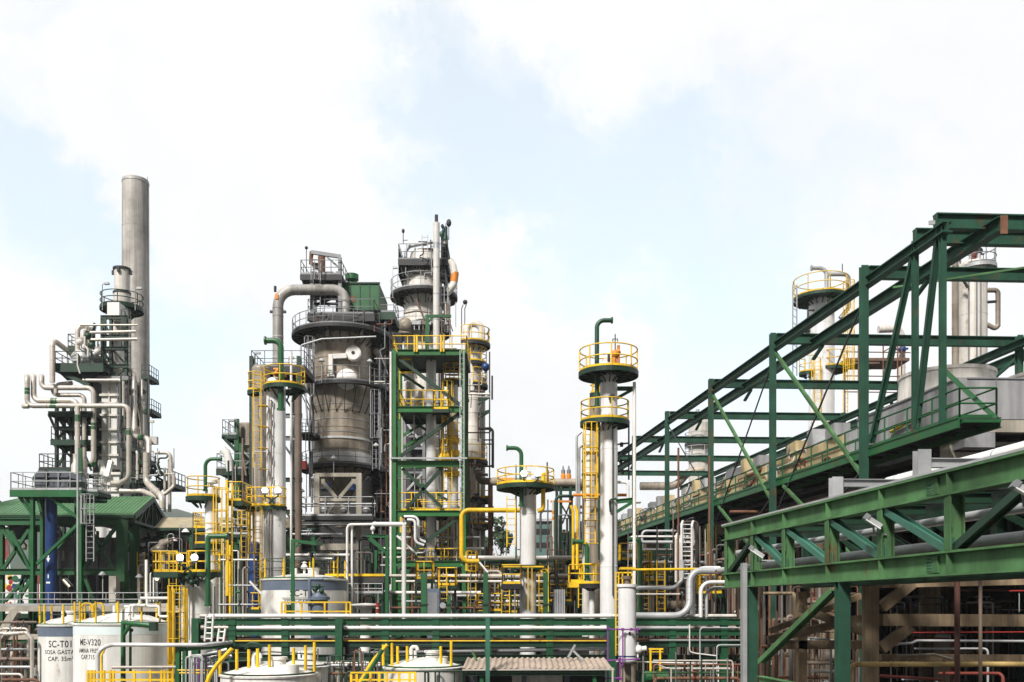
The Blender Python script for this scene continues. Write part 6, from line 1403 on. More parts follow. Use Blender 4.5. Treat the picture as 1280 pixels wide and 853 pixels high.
# air coolers: plenum, fan rings, cream header boxes (near one, then the repeating bank)
ZP = zat(472, 32.3)
def cooler(Ya, Yb, label, near=False):
    t = thing('air_cooler', label, 'cooler', A(L1+.1, Ya, ZW), 'air coolers along the walkway')
    la, lb = 19.5, 29
    def prism(name, mat, l0, l1, y0, y1, z0, z1):
        with part(name, M[mat], t) as m:
            q = [A(l0,y0,z0), B(l0,y0,z0,l1-l0), B(l0,y1,z0,l1-l0), A(l0,y1,z0)]; h = V((0,0,z1-z0))
            m.add(q+[p+h for p in q], [(0,3,2,1),(4,5,6,7),(0,1,5,4),(1,2,6,5),(2,3,7,6),(3,0,4,7)])
        return m.o
    prism('plenum', 'greycon' if near else 'galv', la, lb, Ya, Yb, ZP-1.45 if near else ZP-1.9, ZP-(0 if near else .3))
    if near:
        prism('lower_panel', 'beigecon', la+.0, lb, Ya+.02, Ya+.4, ZP-1.9, ZP-1.47); prism('corner_box', 'greycon', la+.2, la+1.3, Ya-.02, Ya+1.2, ZP-2.45, ZP-1.92)
        with part('panel_joint', M['grey'], t) as m:
            for k in (1.35, 3.0, 4.4): m.bar(B(la,Ya-.015,ZP-1.45,k), B(la,Ya-.015,ZP-.01,k), .03)
            m.bar(B(la,Ya-.015,ZP-.02,.3), B(la,Ya-.015,ZP-.02,8), .05); m.bar(A(la-.02,Ya,ZP-.03), A(la-.02,Yb,ZP-.03), .06)
        prism('side_beam', 'concrete', la-.05, la+.15, Ya+.5, Yb, ZP-2.05, ZP-1.85)
    n = 3 if near else 2
    for k in range(2):
        cc = B(la, 36.5 if near else Ya+(Yb-Ya)*.5+.3, 0, 2.1+k*4.4); R = 1.8 if near else 1.5; fh = 1.15 if near else .5; zf = ZP if near else ZP-.3
        with part('fan_ring', M['offwhite' if near else 'galv'], t) as m: m.lathe([(R*1.02,zf-.05),(R*.97,zf+fh-.14),(R,zf+fh-.12),(R,zf+fh),(R*.93,zf+fh),(R*.93,zf-.1)], (cc.x,cc.y), 40)
        with part('fan', M['darksteel'], m.o) as q:
            for j in range(4): a = j*PI/2+.4; q.bar(V((cc.x,cc.y,zf+.15)), V((cc.x+R*.88*math.cos(a),cc.y+R*.88*math.sin(a),zf+.15)), .3, .04)
            q.lathe([(.2,zf+.05),(.2,zf+.3),(0,zf+.32)], (cc.x,cc.y), 12)
    if not near:
        prism('header_box', 'sand', L0+1.35, la-.02, Ya+.35, Yb-.35, ZW+.2, ZW+1.45)
        with part('nozzle', M['rust'], t) as m:
            k = Ya+.7
            while k < Yb-.5: p = A(L0+1.3, k, ZW+.42); m.tube([p, p+V((-.14,0,0))], .07, 6); m.tube([p+V((-.05,0,-.3)), p+V((-.05,0,-.55))], .05, 6); k += .55
        for dy, dx, sx, sy, sz, dz in ((1.2,0,.7,1.2,.55,0),(3.6,.1,.6,.8,.8,.1),(5.6,.05,.6,1.5,.5,0)):
            with part('motor_box', M[rng.choice(['grey','galv','greycon','sand'])], t) as m: m.cbox(A(L0+1.55+dx, Ya+dy, ZW+1.78+dz), sx, sy, sz)
        for q in range(9):
            y0 = Ya+.3+rng.random()*7; z0 = ZW+rng.uniform(.15,1.7); l0 = L0+rng.uniform(1.1,1.35); rad = rng.choice([.03,.045,.07]); L = rng.uniform(.5,2.6)
            ptube(t, [A(l0+.2,y0,z0+rng.choice([-.5,.6])), A(l0,y0,z0), A(l0,y0+L,z0), A(l0,y0+L,z0-rng.uniform(.2,.6))], rad, rng.choice(['dpipe','galv','rust','cream','redrust']), rad*3, 'service_line', 6)
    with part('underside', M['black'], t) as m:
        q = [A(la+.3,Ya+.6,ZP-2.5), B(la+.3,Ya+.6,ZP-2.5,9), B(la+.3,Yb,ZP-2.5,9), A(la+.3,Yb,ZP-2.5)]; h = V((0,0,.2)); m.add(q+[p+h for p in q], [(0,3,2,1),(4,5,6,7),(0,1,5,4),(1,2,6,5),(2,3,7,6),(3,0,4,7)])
    return t
nc = cooler(32.3, 39.5, 'nearest air cooler, a big grey concrete box with a round fan ring on top', True); LAND.append((1240, 490, 'the big grey cooler box'))
with part('bent_pipe', M['yellow'], nc) as m: m.tube([A(19.4,36.6,ZP-1.1), A(19.4,35.2,ZP-.95), A(19.3,34.7,ZP-.95), A(19.3,34.7,ZP-1.4)], .06, 6, .2)
edges = [40.2, 48.9, 57.8, 66.6, 75.6, 84.4, 93]
labs = ['first cream boxed air cooler behind the big grey one along the walkway', 'second cream boxed air cooler counting away from the big grey one', 'third cream boxed air cooler halfway along the walkway', 'fourth cream boxed air cooler beyond the middle of the walkway', 'fifth cream boxed air cooler towards the far end of the walkway', 'farthest small looking air cooler at the end of the walkway']
for i in range(6): cooler(edges[i], edges[i+1]-.5, labs[i])

# concrete table carrying the coolers
t = thing('cooler_table', 'heavy stained concrete table with columns and dark void below the air coolers', 'structure', A(20, 34)); LAND.append((1180, 600, 'the stained concrete table'))
def cprism(name, mat, l0, l1, y0, y1, z0, z1, par=None):
    with part(name, M[mat], par or t) as m:
        q = [A(l0,y0,z0), B(l0,y0,z0,l1-l0), B(l0,y1,z0,l1-l0), A(l0,y1,z0)]; h = V((0,0,z1-z0)); m.add(q+[p+h for p in q], [(0,3,2,1),(4,5,6,7),(0,1,5,4),(1,2,6,5),(2,3,7,6),(3,0,4,7)])
    return m.o
zb = ZW-.75
cprism('deck', 'darksteel', 19.9, 32, 34.4, 97, zb-.25, zb)
cprism('front_beam', 'beigecon', 19.6, 32, 33.0, 33.6, zat(573,33), zat(552,33))
cprism('edge_beam', 'bentcon', 19.5, 20.1, 33.7, 97, zb-.9, zb-.26)
for i in range(1, 8):
    yc = 34.2+8.88*i
    cprism('column', 'bentcon', 19.6, 20.3, yc, yc+.7, 0, zb-.9)
    cprism('column', 'bentcon', 24.5, 25.2, yc, yc+.7, 0, zb-.25); cprism('column', 'bentcon', 30.6, 31.3, yc, yc+.7, 0, zb-.25)
    if i: cprism('cross_beam', 'bentcon', 20.3, 31, yc, yc+.5, zb-1.1, zb-.3)
for z in (6.2, 9.2, 12.0): cprism('shade_deck', 'black', 20.5, 31, 36, 97, z, z+.2)  # black decks added to block light and keep the void dark
cprism('black_back_wall', 'black', 31.4, 31.7, 34, 97, 0, zb)  # black wall added to close off the dark void
# near pale concrete bents seen below the pipe bridge
t = thing('concrete_bent', 'stained beige concrete bent with knee braces under the right end of the pipe bridge', 'frame', P(1091,853,27)); LAND.append((1180, 775, 'the beige concrete bent'))
Yb = 27.5
def cb(name, a, b_, w, mat='bentcon', dy=0): member(t, name, mat, P(*a,Yb+dy), P(*b_,Yb+dy), w, w, 'B')
with part('column', M['bentcon'], t) as m: m.box((XX(1082,Yb),Yb,0), (XX(1099,Yb),Yb+.3,ZZ(690,Yb)))
cb('beam', (1101,775), (1330,776), .36, dy=.2); cb('beam', (1101,729), (1330,724), .3, dy=.3); cb('beam', (1101,822), (1330,823), .2, dy=.6)
cb('knee_brace', (1101,760), (1140,729), .3, dy=.15); cb('knee_brace', (1101,811), (1138,783), .3, dy=.15)
cb('rear_beam', (960,800), (1082,772), .25, dy=3); cb('rear_beam', (962,789), (1076,745), .2, dy=3.4); cb('rear_brace', (1000,760), (1078,790), .25, dy=2.6)
cb('rear_beam', (970,806), (1082,806), .3, dy=4); cb('rear_column', (1002,900), (1002,740), .3, dy=4)
def rp(label, pts, Yq, rpx, mat, bend=None): return hpipe(label, [(*p,Yq) for p in pts], rpx, mat, bend=bend)
rp('stout red brown upright pipe in front of the beige concrete bent', [(1196.5,900),(1196.5,724)], 25.5, 3.4, 'redbrown')
rp('slim grey brown upright pipe right of the stout red brown one', [(1225.5,900),(1225.5,722)], 25.8, 2.2, 'brown')
rp('long mustard pipe running level across the bottom right', [(1062,870),(1062,838),(1068,830.5),(1330,830.5)], 26, 3.4, 'mustard', .3)
rp('bright red pipe line above the middle concrete beam', [(1140,791),(1330,790)], 30, .8, 'red'); rp('short bright red pipe at the right edge under the bridge', [(1262,739),(1330,738)], 30, 1.0, 'red')
rp('grey pipe kinked up behind the concrete bent', [(1115,806),(1140,804),(1146,801),(1330,802)], 29, 1.6, 'galv', .2)
rp('thin pale drop pipe near the right edge', [(1274,742),(1274,765)], 27, .6, 'pipewhite'); rp('pinkish beam pipe lying low behind the mustard pipe', [(1100,845),(1180,850)], 26.5, 2, 'redrust')
rp('beige plank like pipe lying on the lower concrete beam', [(1120,820),(1168,818),(1190,824)], 28, 1.5, 'concrete')
rp('rusty drain pipe stub left of the stout red brown pipe', [(1180,890),(1180,824)], 26, 1.8, 'rust')
# ---------------------------------------------------------------- pipe bridge in the right foreground
LB = 11.0; t = thing('pipe_bridge', 'faded green truss pipe bridge sweeping towards the camera at right', 'bridge', A(LB, 31)); LAND.append((1100, 690, 'the faded green truss bridge')); pb = t
def Yp(px): return latY(px, LB)
ZTc = zat(667.5, Yp(908)); ZBc = zat(726.5, Yp(908)); Y0, Y1 = 13.5, Yp(908)
for lat, mt in ((LB, 'tgreen'), (LB+2.6, 'dgreen')):
    for z in (ZTc, ZBc):
        with part('chord', M[mt], t) as m: m.ibeam(A(lat, Y1, z), A(lat, Y0, z), .5, .34, t=.045)
    for z in (ZTc, ZBc):
        with part('splice_plate', M[mt], t) as m: m.cbox(A(lat-.03, Yp(1168), z), .06, .5, .34)
    posts = [912, 945, 985, 1040, 1107, 1193, 1320, 1560]
    for px in posts:
        with part('post', M[mt], t) as m: m.ibeam(A(lat, Yp(px), ZTc-.26), A(lat, Yp(px), ZBc+.26), .3, .26, up=(1,0,0), t=.03)
    for i, (a, b_) in enumerate(((945,914),(947,983),(987,1036),(1042,1102),(1110,1186),(1290,1197),(1320,1540))):
        with part('diagonal', M['teal' if i not in (0,5) and lat == LB else 'dgreen'], t) as m: m.ibeam(A(lat, Yp(a), ZTc-.3), A(lat, Yp(b_), ZBc+.3), .2, .16, up=(1,0,0), t=.025)
    for px in (983, 1038, 1104, 1188):
        with part('gusset', M['teal'], t) as m: m.cbox(A(lat-.01, Yp(px)+.06, ZBc+.36), .03, .5, .3)
with part('bolt_row', M['teal'], t) as m:
    for z in (ZTc, ZBc):
        for iy in range(-2, 3):
            for iz in range(-2, 3): m.sphere(A(LB-.062, Yp(1168)+iy*.085, z+iz*.06), .016, 6, 4)
    for px in posts[1:6]:
        for iz in range(4):
            for iy in (-.09, .09): m.sphere(A(LB-.13, Yp(px)+iy, (ZTc+ZBc)/2-.02+iz*.055), .014, 6, 4)
for px in posts[:7]:
    for z in (ZTc, ZBc):
        with part('web_stiffener', M['tgreen'], t) as m: m.cbox(A(LB-.1, Yp(px), z), .13, .02, .4)
    with part('splice_plate', M['tgreen'], t) as m: m.cbox(A(LB-.115, Yp(px), (ZTc+ZBc)/2+.06), .02, .26, .3)
for px in posts:
    with part('cross_beam', M['dgreen'], t) as m: m.ibeam(A(LB+.2, Yp(px), ZBc), A(LB+2.4, Yp(px), ZBc), .3, .2)
    with part('cross_beam', M['dgreen'], t) as m: m.ibeam(A(LB+.2, Yp(px), ZTc), A(LB+2.4, Yp(px), ZTc), .24, .2)
with part('top_plate', M['galv'], t) as m: m.bar(A(LB+.06, Y1+.1, ZTc+.29), A(LB+.06, Y0, ZTc+.29), .42, .05)
for px, w_, yt in ((1040, .3, 597), (1146.5, .3, 563)):
    with part('stub_post', M['galv'], t) as m: Yq = Yp(px); m.ibeam(A(LB+.1, Yq, ZTc+.3), A(LB+.1, Yq, zat(yt, Yq)), .28, .28, up=(0,1,0))
    with part('stub_rail', M['galv'], t) as m: z = zat(604 if px == 1040 else 579, Yq); m.ibeam(A(LB+.26, Yq, z), A(LB+.26, Yq, z)+PX*(3.4 if px == 1040 else 4.2), .2, .16)
for px, w_ in ((940, .3), (1053, .34)):
    Yq = Yp(px)
    with part('support_column', M['cgreen'], t) as m: m.ibeam(A(LB, Yq, ZBc-.26), A(LB, Yq, 0), .3, .3, up=(0,1,0), t=.03)
with part('grey_cover', M['galv'], t) as m: Yq = Yp(937)-.1; m.bar(A(LB-.22, Yq, ZTc-1.1), A(LB-.22, Yq, 0), .14, .3)
with part('support_brace', M['tgreen'], t) as m: a, b_ = A(LB-.05, Yp(953), zat(828, Yp(953))), A(LB-.05, Yp(1045), zat(738, Yp(1045))); m.ibeam(a, b_, .2, .16, up=(1,0,0))
with part('tie_beam', M['tgreen'], t) as m: m.ibeam(A(LB, Yp(950), zat(851, Yp(950))), A(LB, Yp(1053), zat(851, Yp(950))), .3, .2)
# trays and pipes inside the bridge
for lat, z, r, mt, lab, y0, y1 in ((LB+.7, ZBc+.46, .11, 'galv', 'grey pipe on the left side inside the faded green truss bridge', 13.5, 34), (LB+1.3, ZBc+.42, .08, 'rust', 'rusty pipe in the middle of the faded green truss bridge', 13.5, 36), (LB+1.9, ZBc+.48, .13, 'pipewhite', 'white pipe on the right side inside the faded green truss bridge', 13.5, 36),
      (LB+1.0, ZTc-.55, .09, 'galv', 'grey pipe hung high inside the faded green truss bridge', 13.5, 33), (LB+1.7, ZTc-.5, .06, 'cream', 'thin cream pipe hung high inside the faded green truss bridge', 13.5, 35)):
    q = thing('pipe', lab, 'pipe', A(lat, y1, z)); ptube(q, [A(lat, y0, z), A(lat, y1, z)], r, mt, None, 'run')
# white insulated ducts sweeping behind the bridge
for k, (lat, z, w_, y1, lab) in enumerate(((14.6, zat(606, latY(1112,14.6)), .55, latY(1112,14.6), 'white round ended insulated duct above the faded green truss bridge'), (15.3, zat(600, latY(1112,14.6)), .5, latY(1112,14.6)-1, 'second white duct lying along the first above the truss bridge'), (16.0, zat(612, latY(1112,14.6)), .3, latY(1112,14.6)+6, 'thinner grey duct beside the white ducts above the truss bridge'))):
    q = thing('insulated_duct', lab, 'duct', A(lat, y1, z)); ptube(q, [A(lat, 13, z), A(lat, y1, z)], w_*.42, 'white' if k < 2 else 'galv', None, 'run', 18)
    with part('jacket_seam', M['galv'], q) as m:
        for j in range(8): yq = y1-.6-1.5*j; m.tube([A(lat, yq, z), A(lat, yq+.05, z)], w_*.43, 18)
for j in range(3): member(pb, 'outrigger', 'dgreen', A(LB+2.7, 24-4*j, ZTc+.02), A(LB+5.2, 24-4*j, ZTc+.02), .2, .16)
# floodlights on the bridge
def flood(px, py, lat, label, ln=.42, rz=0):
    Yq = latY(px, lat-.35); p = A(lat-.35, Yq, zat(py, Yq)); q = thing('floodlight', label, 'lamp', p, 'floodlights on the truss bridge')
    with part('housing', M['galv'], q) as m:
        d = V((.75, -.2, -.55)).normalized(); m.bar(p-d*ln*.6, p+d*ln*.6, .24, .1)
    with part('lens', M['white'], q) as m: m.bar(p-d*ln*.5+V((-.03,-.07,-.07)), p+d*ln*.55+V((-.03,-.07,-.07)), .18, .02)
    with part('bracket', M['grey'], q) as m: m.tube([p, p+V((.05,.05,-.28)), p+V((.33,.05,-.3))], .025, 6); m.bar(p-d*ln*.62, p-d*ln*.3, .3, .14)
flood(946, 690, LB, 'floodlight at the far left end of the faded green truss bridge'); flood(1091, 652, LB, 'floodlight in the middle of the faded green truss bridge', .36); flood(1278, 612, LB, 'floodlight cut by the right picture edge on the truss bridge', .3)

# ---------------------------------------------------------------- columns beyond the coolers
Y = 72; c = (XX(1027,Y),Y); r = 15.5*S(Y)
t = thing('far_column', 'far silver column with round dark green deck seen through the portal frames', 'column', (c[0],Y,0)); LAND.append((1027, 430, 'the far silver column'))
column_shell(t, c, r, 0, ZZ(371,Y), 'silver', seams=4)
ring_platform(t, (XX(1026,Y),Y), ZZ(373,Y), r*.9, 34*S(Y), 0, 360, br=.6, rr=.038, brackets=16, h=1.4, step=1.5, thick=.2)
ring_platform(t, (XX(1039,Y),Y), ZZ(461,Y), r*.5, 20*S(Y), -160, 60, br=.4, rr=.036, h=1.2, step=1.0)
ring_platform(t, (XX(1010,Y),Y), ZZ(466,Y), .2, 11*S(Y), 90, 340, br=.4, rr=.036, h=1.2, step=.8)
gooseneck(t, XX(1031.5,Y), Y-.3, ZZ(372,Y), ZZ(337,Y), XX(1013,Y)-XX(1031.5,Y), .16, .9, 'galv')
ptube(t, pp([(1035,343),(1061,343),(1061,385),(1050,398)], Y-.6), .16, 'galv', .4)
with part('mast', M['galv'], t) as m:
    for px in (991, 996): m.bar(P(px,356,Y-1), P(px,470,Y-1), .08)
    for k in range(12): m.bar(P(991,358+k*9,Y-1), P(996,362+k*9,Y-1), .05)
with part('lightning_rod', M['darksteel'], t) as m: m.tube(pp([(1053,343),(1053,330)], Y-.6), .04, 5); m.tube(pp([(1038,372),(1038,340)], Y), .04, 5)
ladder(t, XX(1050,Y), Y-1.2, ZZ(520,Y), ZZ(360,Y), -60, 'yellow', True, .5); ladder(t, XX(1015,Y), Y-1.2, ZZ(520,Y), ZZ(455,Y), -120, 'yellow', True, .5)
with part('side_nozzle', M['darksteel'], t) as m: m.tube(pp([(1012,415),(996,408)], Y-1), .14, 8); m.tube(pp([(1010,402),(1010,388),(1018,388)], Y-.9), .1, 8); m.tube(pp([(1014,405),(1000,412),(1012,418)], Y-1), .1, 8)
Y = 66; c = (XX(1216,Y),Y); r = 16.5*S(Y)
t = thing('cream_column', 'far cream stained column with a square side loop seen above the big grey cooler', 'column', (c[0],Y,0)); LAND.append((1216, 390, 'the far cream column'))
column_shell(t, c, r, 0, ZZ(333,Y), 'offwhite', seams=2.2); ptube(t, pp([(1194,470,Y-.4),(1194,322,Y-.4)]), 4*S(Y), 'vessel', name='side_pipe', seg=14)
ring_platform(t, (XX(1222,Y),Y), ZZ(334,Y), .2, 22*S(Y), 0, 360, 'galv', 'grey', rr=.035, brackets=10, h=1.3, step=1.0)
ptube(t, pp([(1232,363),(1247.5,363),(1247.5,413),(1234,406)], Y-.5), .17, 'vessel', .25, 'loop_pipe'); ptube(t, pp([(1232,378),(1246,377)], Y-.5), .1, 'darksteel')
ptube(t, pp([(1217,335),(1217,312)], Y-.6), .2, 'redrust'); ptube(t, pp([(1223,335),(1224,306)], Y-.6), .14, 'galv')
for px in (1211, 1221, 1226): ptube(t, pp([(px,350,Y-r-.1),(px,470,Y-r-.1)]), .05, 'grey')
with part('crown_fitting', M['darksteel'], t) as m: m.sphere(P(1224,314,Y-.6), .25); m.tube(pp([(1220,318),(1230,318)], Y-.6), .06, 6); m.tube(pp([(1204,350),(1210,360)], Y-r-.2), .1, 6)
Y = 95; c = (XX(874,Y),Y); t = thing('distant_column', 'distant pale column with two dark rings left of the far silver one', 'column', (c[0],Y,0))
column_shell(t, c, 13*S(Y), 0, ZZ(530,Y), 'offwhite', seams=2); 
for y in (555, 572): ring_platform(t, c, ZZ(y,Y), 1, 18*S(Y), 0, 360, 'darksteel', 'galv', rr=.04, brackets=8, br=.4)
with part('crown_fitting', M['galv'], t) as m: m.tube(pp([(872,530),(872,512)], Y), .2, 8); m.tube(pp([(878,528),(878,516)], Y), .1, 6)
t = thing('overhead_line', 'grey insulated pipe swooping behind the portal frames at mid height', 'pipe', P(840,600,90)); ptube(t, pp([(800,608),(845,608),(860,590),(880,587)], 90), 5*S(90), 'vessel', 1.5, 'run', 14)
Y = 84; t = thing('arched_pipe', 'pale arched vapour pipe behind the brown scaffold', 'pipe', P(1115,470,Y)); ptube(t, pp([(1098,412),(1122,411),(1127,420),(1127,480)], Y), 4.5*S(Y), 'offwhite', .7, 'run', 14)
with part('valve', M['blue'], t) as m: m.sphere(P(1128,437,Y-.8), .35); m.tube(pp([(1120,437),(1135,436)], Y-.8), .1, 8)
Y = 80; t = thing('scaffold', 'brown plank scaffold standing beyond the portal frames', 'scaffold', P(1095,470,Y)); LAND.append((1095, 455, 'the brown scaffold'))
with part('plank_deck', M['plank'], t) as m: m.box(P(1058,451,Y), V((XX(1137,Y),Y+3,ZZ(447.5,Y)))); 
with part('plank_deck', M['plank'], t) as m: m.box(P(1056,455,Y), V((XX(1100,Y),Y+2,ZZ(452.5,Y))))
for px in (1056, 1073, 1104, 1122, 1127): 
    with part('standard', M['rust'], t) as m: m.tube([P(px,432 if px != 1056 else 450,Y), V((XX(px,Y),Y,0))], .06, 6)
with part('ledger', M['rust'], t) as m:
    for y in (440, 470, 490): m.tube(pp([(1054,y),(1138,y+1)], Y), .05, 6)
    m.tube(pp([(1104,440),(1122,430)], Y), .05, 6)
for px, y0, y1, lab in ((848,500,700,'tall thin rust pipe hung beside the third portal column'), (887,510,690,'tall rust brown pipe beside the second portal column')): hpipe(lab, [(px,y0+60,47),(px,y1+60,47)], 1.3, 'rust')
# ================================================================ the close-packed pipework between the columns
ORDW = ['first','second','third','fourth','fifth','sixth','seventh','eighth','ninth','tenth','eleventh','twelfth']
CW = dict(dpipe='dirty shaded grey', dwarm='dirty shaded brown', dgal='dull silver', galv='grey', alu='silver', pipewhite='white', cream='cream', rust='rusty', brown='brown', green='green', dgreen='dark green', yellow='yellow', darksteel='black', grey='dark grey', bentcon='mud brown', redrust='red brown', offwhite='off white', vessel='stained grey', purple='purple', blue='blue', orange='orange', white='white', tgreen='pale green')
NEW = {}
def auto(t, phrase, px, py, key):
    d = min(LAND, key=lambda l: (l[0]-px)**2+((l[1]-py)*.7)**2)
    rel = 'right of' if px > d[0]+14 else 'left of' if px < d[0]-14 else 'below' if py > d[1]+25 else 'near'
    lab = f'{phrase} {rel} {d[2]}'; NEW.setdefault(lab, []).append((key, t, phrase)); t['label'] = lab
def cpipe(pts, r, mat, shape, group, r_=None, fit=0, bend=None):
    W = [V(p) for p in pts]; t = thing('pipe', '', 'pipe', W[0], group)
    o = ptube(t, W, r, mat, bend if bend is not None else r*3, 'run', 8)
    if fit:
        a, b = W[fit-1], W[fit]; d = (b-a).normalized(); p = a.lerp(b, .35+.4*(rng.random()))
        with part('flange', M[mat], t) as m:
            for k in (-1, 1): m.tube([p+d*k*(r*2.2), p+d*(k*r*2.2+.05)], r*1.7, 8)
        if fit and rng.random() < .6:
            with part('valve', M[rng.choice(['dgreen','darksteel','galv','redrust'])], t) as m:
                m.sphere(p, r*1.5, 8, 6); q = p+(V((0,-r*4,0)) if abs(d.z) > .5 else V((0,0,r*4))); m.tube([p, q], r*.4, 5); handwheel(m, q, max(.1, r*1.9), 'y' if abs(d.z) > .5 else 'z')
    pm = W[len(W)//2-1].lerp(W[len(W)//2], .5); px, py = pix(pm)
    size = 'thin' if r < .05 else 'slim' if r < .09 else 'medium' if r < .16 else 'stout'
    auto(t, f'{size} {CW[mat]} {shape} pipe', px, py, (px if shape in ('upright','hooked') else py))
    return t
def uprights(n, x0, x1, y0, y1, Ya, Yb, mats, rr, group, seed, hook=.45):
    r = random.Random(seed)
    for k in range(n):
        px = x0+(x1-x0)*(k+r.uniform(.1,.9))/n; Y = r.uniform(Ya, Yb); top = r.uniform(y0, y1); rad = r.choice(rr)*S(Y); mt = r.choice(mats)
        b = P(px, 900, Y); b.z = 0; e = P(px, top, Y)
        if r.random() < hook:
            dx = r.choice([-1, 1])*r.uniform(5, 22)*S(Y); pts = [b, e, e+V((dx,0,0))]
            if r.random() < .6: pts.append(e+V((dx,0,-r.uniform(.5,3)))) 
            else: pts.append(e+V((dx, r.uniform(1,3), 0)))
            cpipe(pts, rad, mt, 'hooked', group, fit=1 if r.random() < .4 else 0)
        else: cpipe([b, e], rad, mt, 'upright', group, fit=1 if r.random() < .4 else 0)
def levels(rows, x0, x1, group, seed, mats, drop=True, frag=False):
    r = random.Random(seed)
    for y, Y, rp, mt in rows:
        a = x0+r.uniform(-15, 15); b = x1+r.uniform(-15, 15); mt = mt or r.choice(mats); pts = [P(a,y,Y), P(b,y,Y)]
        if frag:
            a = x0+(x1-x0)*r.uniform(0,.55); b = a+(x1-x0)*r.uniform(.2,.5); Yq = Y+r.uniform(-3,3); pts = [P(a,y,Y), P(b,y+r.uniform(-4,4),Yq)]
            if r.random() < .5: g = P(b,y,Yq); pts[1] = g; pts.append(V((g.x,g.y,0)))
        if drop and r.random() < .6: g = P(b, y+r.uniform(12,40), Y); pts.append(g)
        if drop and r.random() < .5: g = P(a, y+r.uniform(12,40), Y); pts.insert(0, g)
        cpipe(pts, rp*S(Y), mt, 'level', group, fit=1 if len(pts) == 2 else 2)
def yladder(px, y0, y1, Y, cage=True, mat='yellow'):
    t = thing('ladder', '', 'ladder', P(px, y1, Y), 'yellow ladders among the pipes'); ladder(t, XX(px,Y), Y, ZZ(y1,Y), ZZ(y0,Y), -90, mat, cage, .46, .03)
    for o in (-.3, .3): member(t, 'stay', 'dgreen', V((XX(px,Y)+o, Y+.15, ZZ(y0,Y))), V((XX(px,Y)+o, Y+.15, 0)), .08, .08, 'B')
    auto(t, 'yellow caged ladder' if cage else 'plain yellow ladder', px, (y0+y1)/2, px)
def srack(label, x0, x1, Y, depth, ys, step, mat='dgreen', base=0):
    t = thing('steel_rack', label, 'rack', P((x0+x1)/2, 853, Y)); n = max(1, round((x1-x0)/step)); 
    for k in range(n+1):
        px = x0+(x1-x0)*k/n
        for Yc in (Y, Y+depth): member(t, 'column', mat, P(px, ys[0]-2, Yc), V((XX(px,Yc), Yc, base)), .26)
        for y in ys: member(t, 'cross_beam', mat, P(px,y,Y), V((XX(px,Y), Y+depth, ZZ(y,Y))), .2)
    for y in ys:
        for Yc in (Y, Y+depth): member(t, 'beam', mat, V((XX(x0,Y), Yc, ZZ(y,Y))), V((XX(x1,Y), Yc, ZZ(y,Y))), .24)
    return t
def balcony(label, x0, x1, y, Y, depth=1.4, rail='yellow', dm='dgreen', lad=None, h=1.0, step=.6):
    t = thing('access_platform', label, 'platform', P((x0+x1)/2, y, Y))
    deck(t, XX(x0,Y), XX(x1,Y), Y, Y+depth, ZZ(y,Y), dm, rail, 'FLR', rr=.034, step=step, h=h, th=.16)
    for px in (x0+1, x1-1): member(t, 'leg', dm, P(px,y+1,Y+depth*.5), V((XX(px,Y+depth*.5), Y+depth*.5, 0)), .12, .12, 'B')
    if lad: ladder(t, XX(lad[0],Y), Y-.2, ZZ(lad[1],Y), ZZ(y-16,Y), -90, rail, True, .45, .03)
    return t
def drum(label, px, py, Y, rp, ln, mat, axis='x', name='drum'):
    c = P(px, py, Y); r = rp*S(Y); L = ln*S(Y)/2; t = thing(name, label, 'vessel', c)
    d = V((1,0,0)) if axis == 'x' else V((0,1,0))
    with part('shell', M[mat], t) as m: m.tube([c-d*(L+r*.45), c-d*(L+r*.38), c-d*(L+r*.2), c-d*L, c+d*L, c+d*(L+r*.2), c+d*(L+r*.38), c+d*(L+r*.45)], [.02,r*.5,r*.86,r,r,r*.86,r*.5,.02], 20)
    for k in (-1, 1):
        with part('saddle', M['concrete'], t) as m: q = c+d*k*L*.6; m.box((q.x-.15,q.y-r*.8,0) if axis=='x' else (q.x-r*.8,q.y-.15,0), (q.x+.15,q.y+r*.8,q.z-r*.7) if axis=='x' else (q.x+r*.8,q.y+.15,q.z-r*.7))
    with part('nozzle', M[mat], t) as m: m.tube([c, c+V((0,0,r*1.5))], r*.25, 10); m.tube([c+V((0,0,r*1.45)), c+V((0,0,r*1.55))], r*.4, 10)
    return t
def backdrop(label, x0, x1, top, Y, mat='black', depth=3):  # black slab added behind the pipework so its gaps stay dark
    t = thing('dark_backdrop', label, 'building', P((x0+x1)/2, 758, Y))
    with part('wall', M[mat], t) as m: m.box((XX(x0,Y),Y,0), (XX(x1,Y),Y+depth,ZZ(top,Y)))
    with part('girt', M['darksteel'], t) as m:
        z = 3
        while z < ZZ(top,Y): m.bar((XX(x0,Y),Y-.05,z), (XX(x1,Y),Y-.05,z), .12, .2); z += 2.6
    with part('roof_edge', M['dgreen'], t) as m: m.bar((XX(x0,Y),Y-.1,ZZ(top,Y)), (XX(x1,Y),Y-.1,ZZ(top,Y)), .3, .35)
MIX = ['dpipe','dpipe','dgal','grey','darksteel','dwarm','dwarm','rust','dgreen','dgreen','dpipe','dgal','cream']
WARM = ['dwarm','dwarm','dpipe','bentcon','darksteel','rust','dwarm','brown']

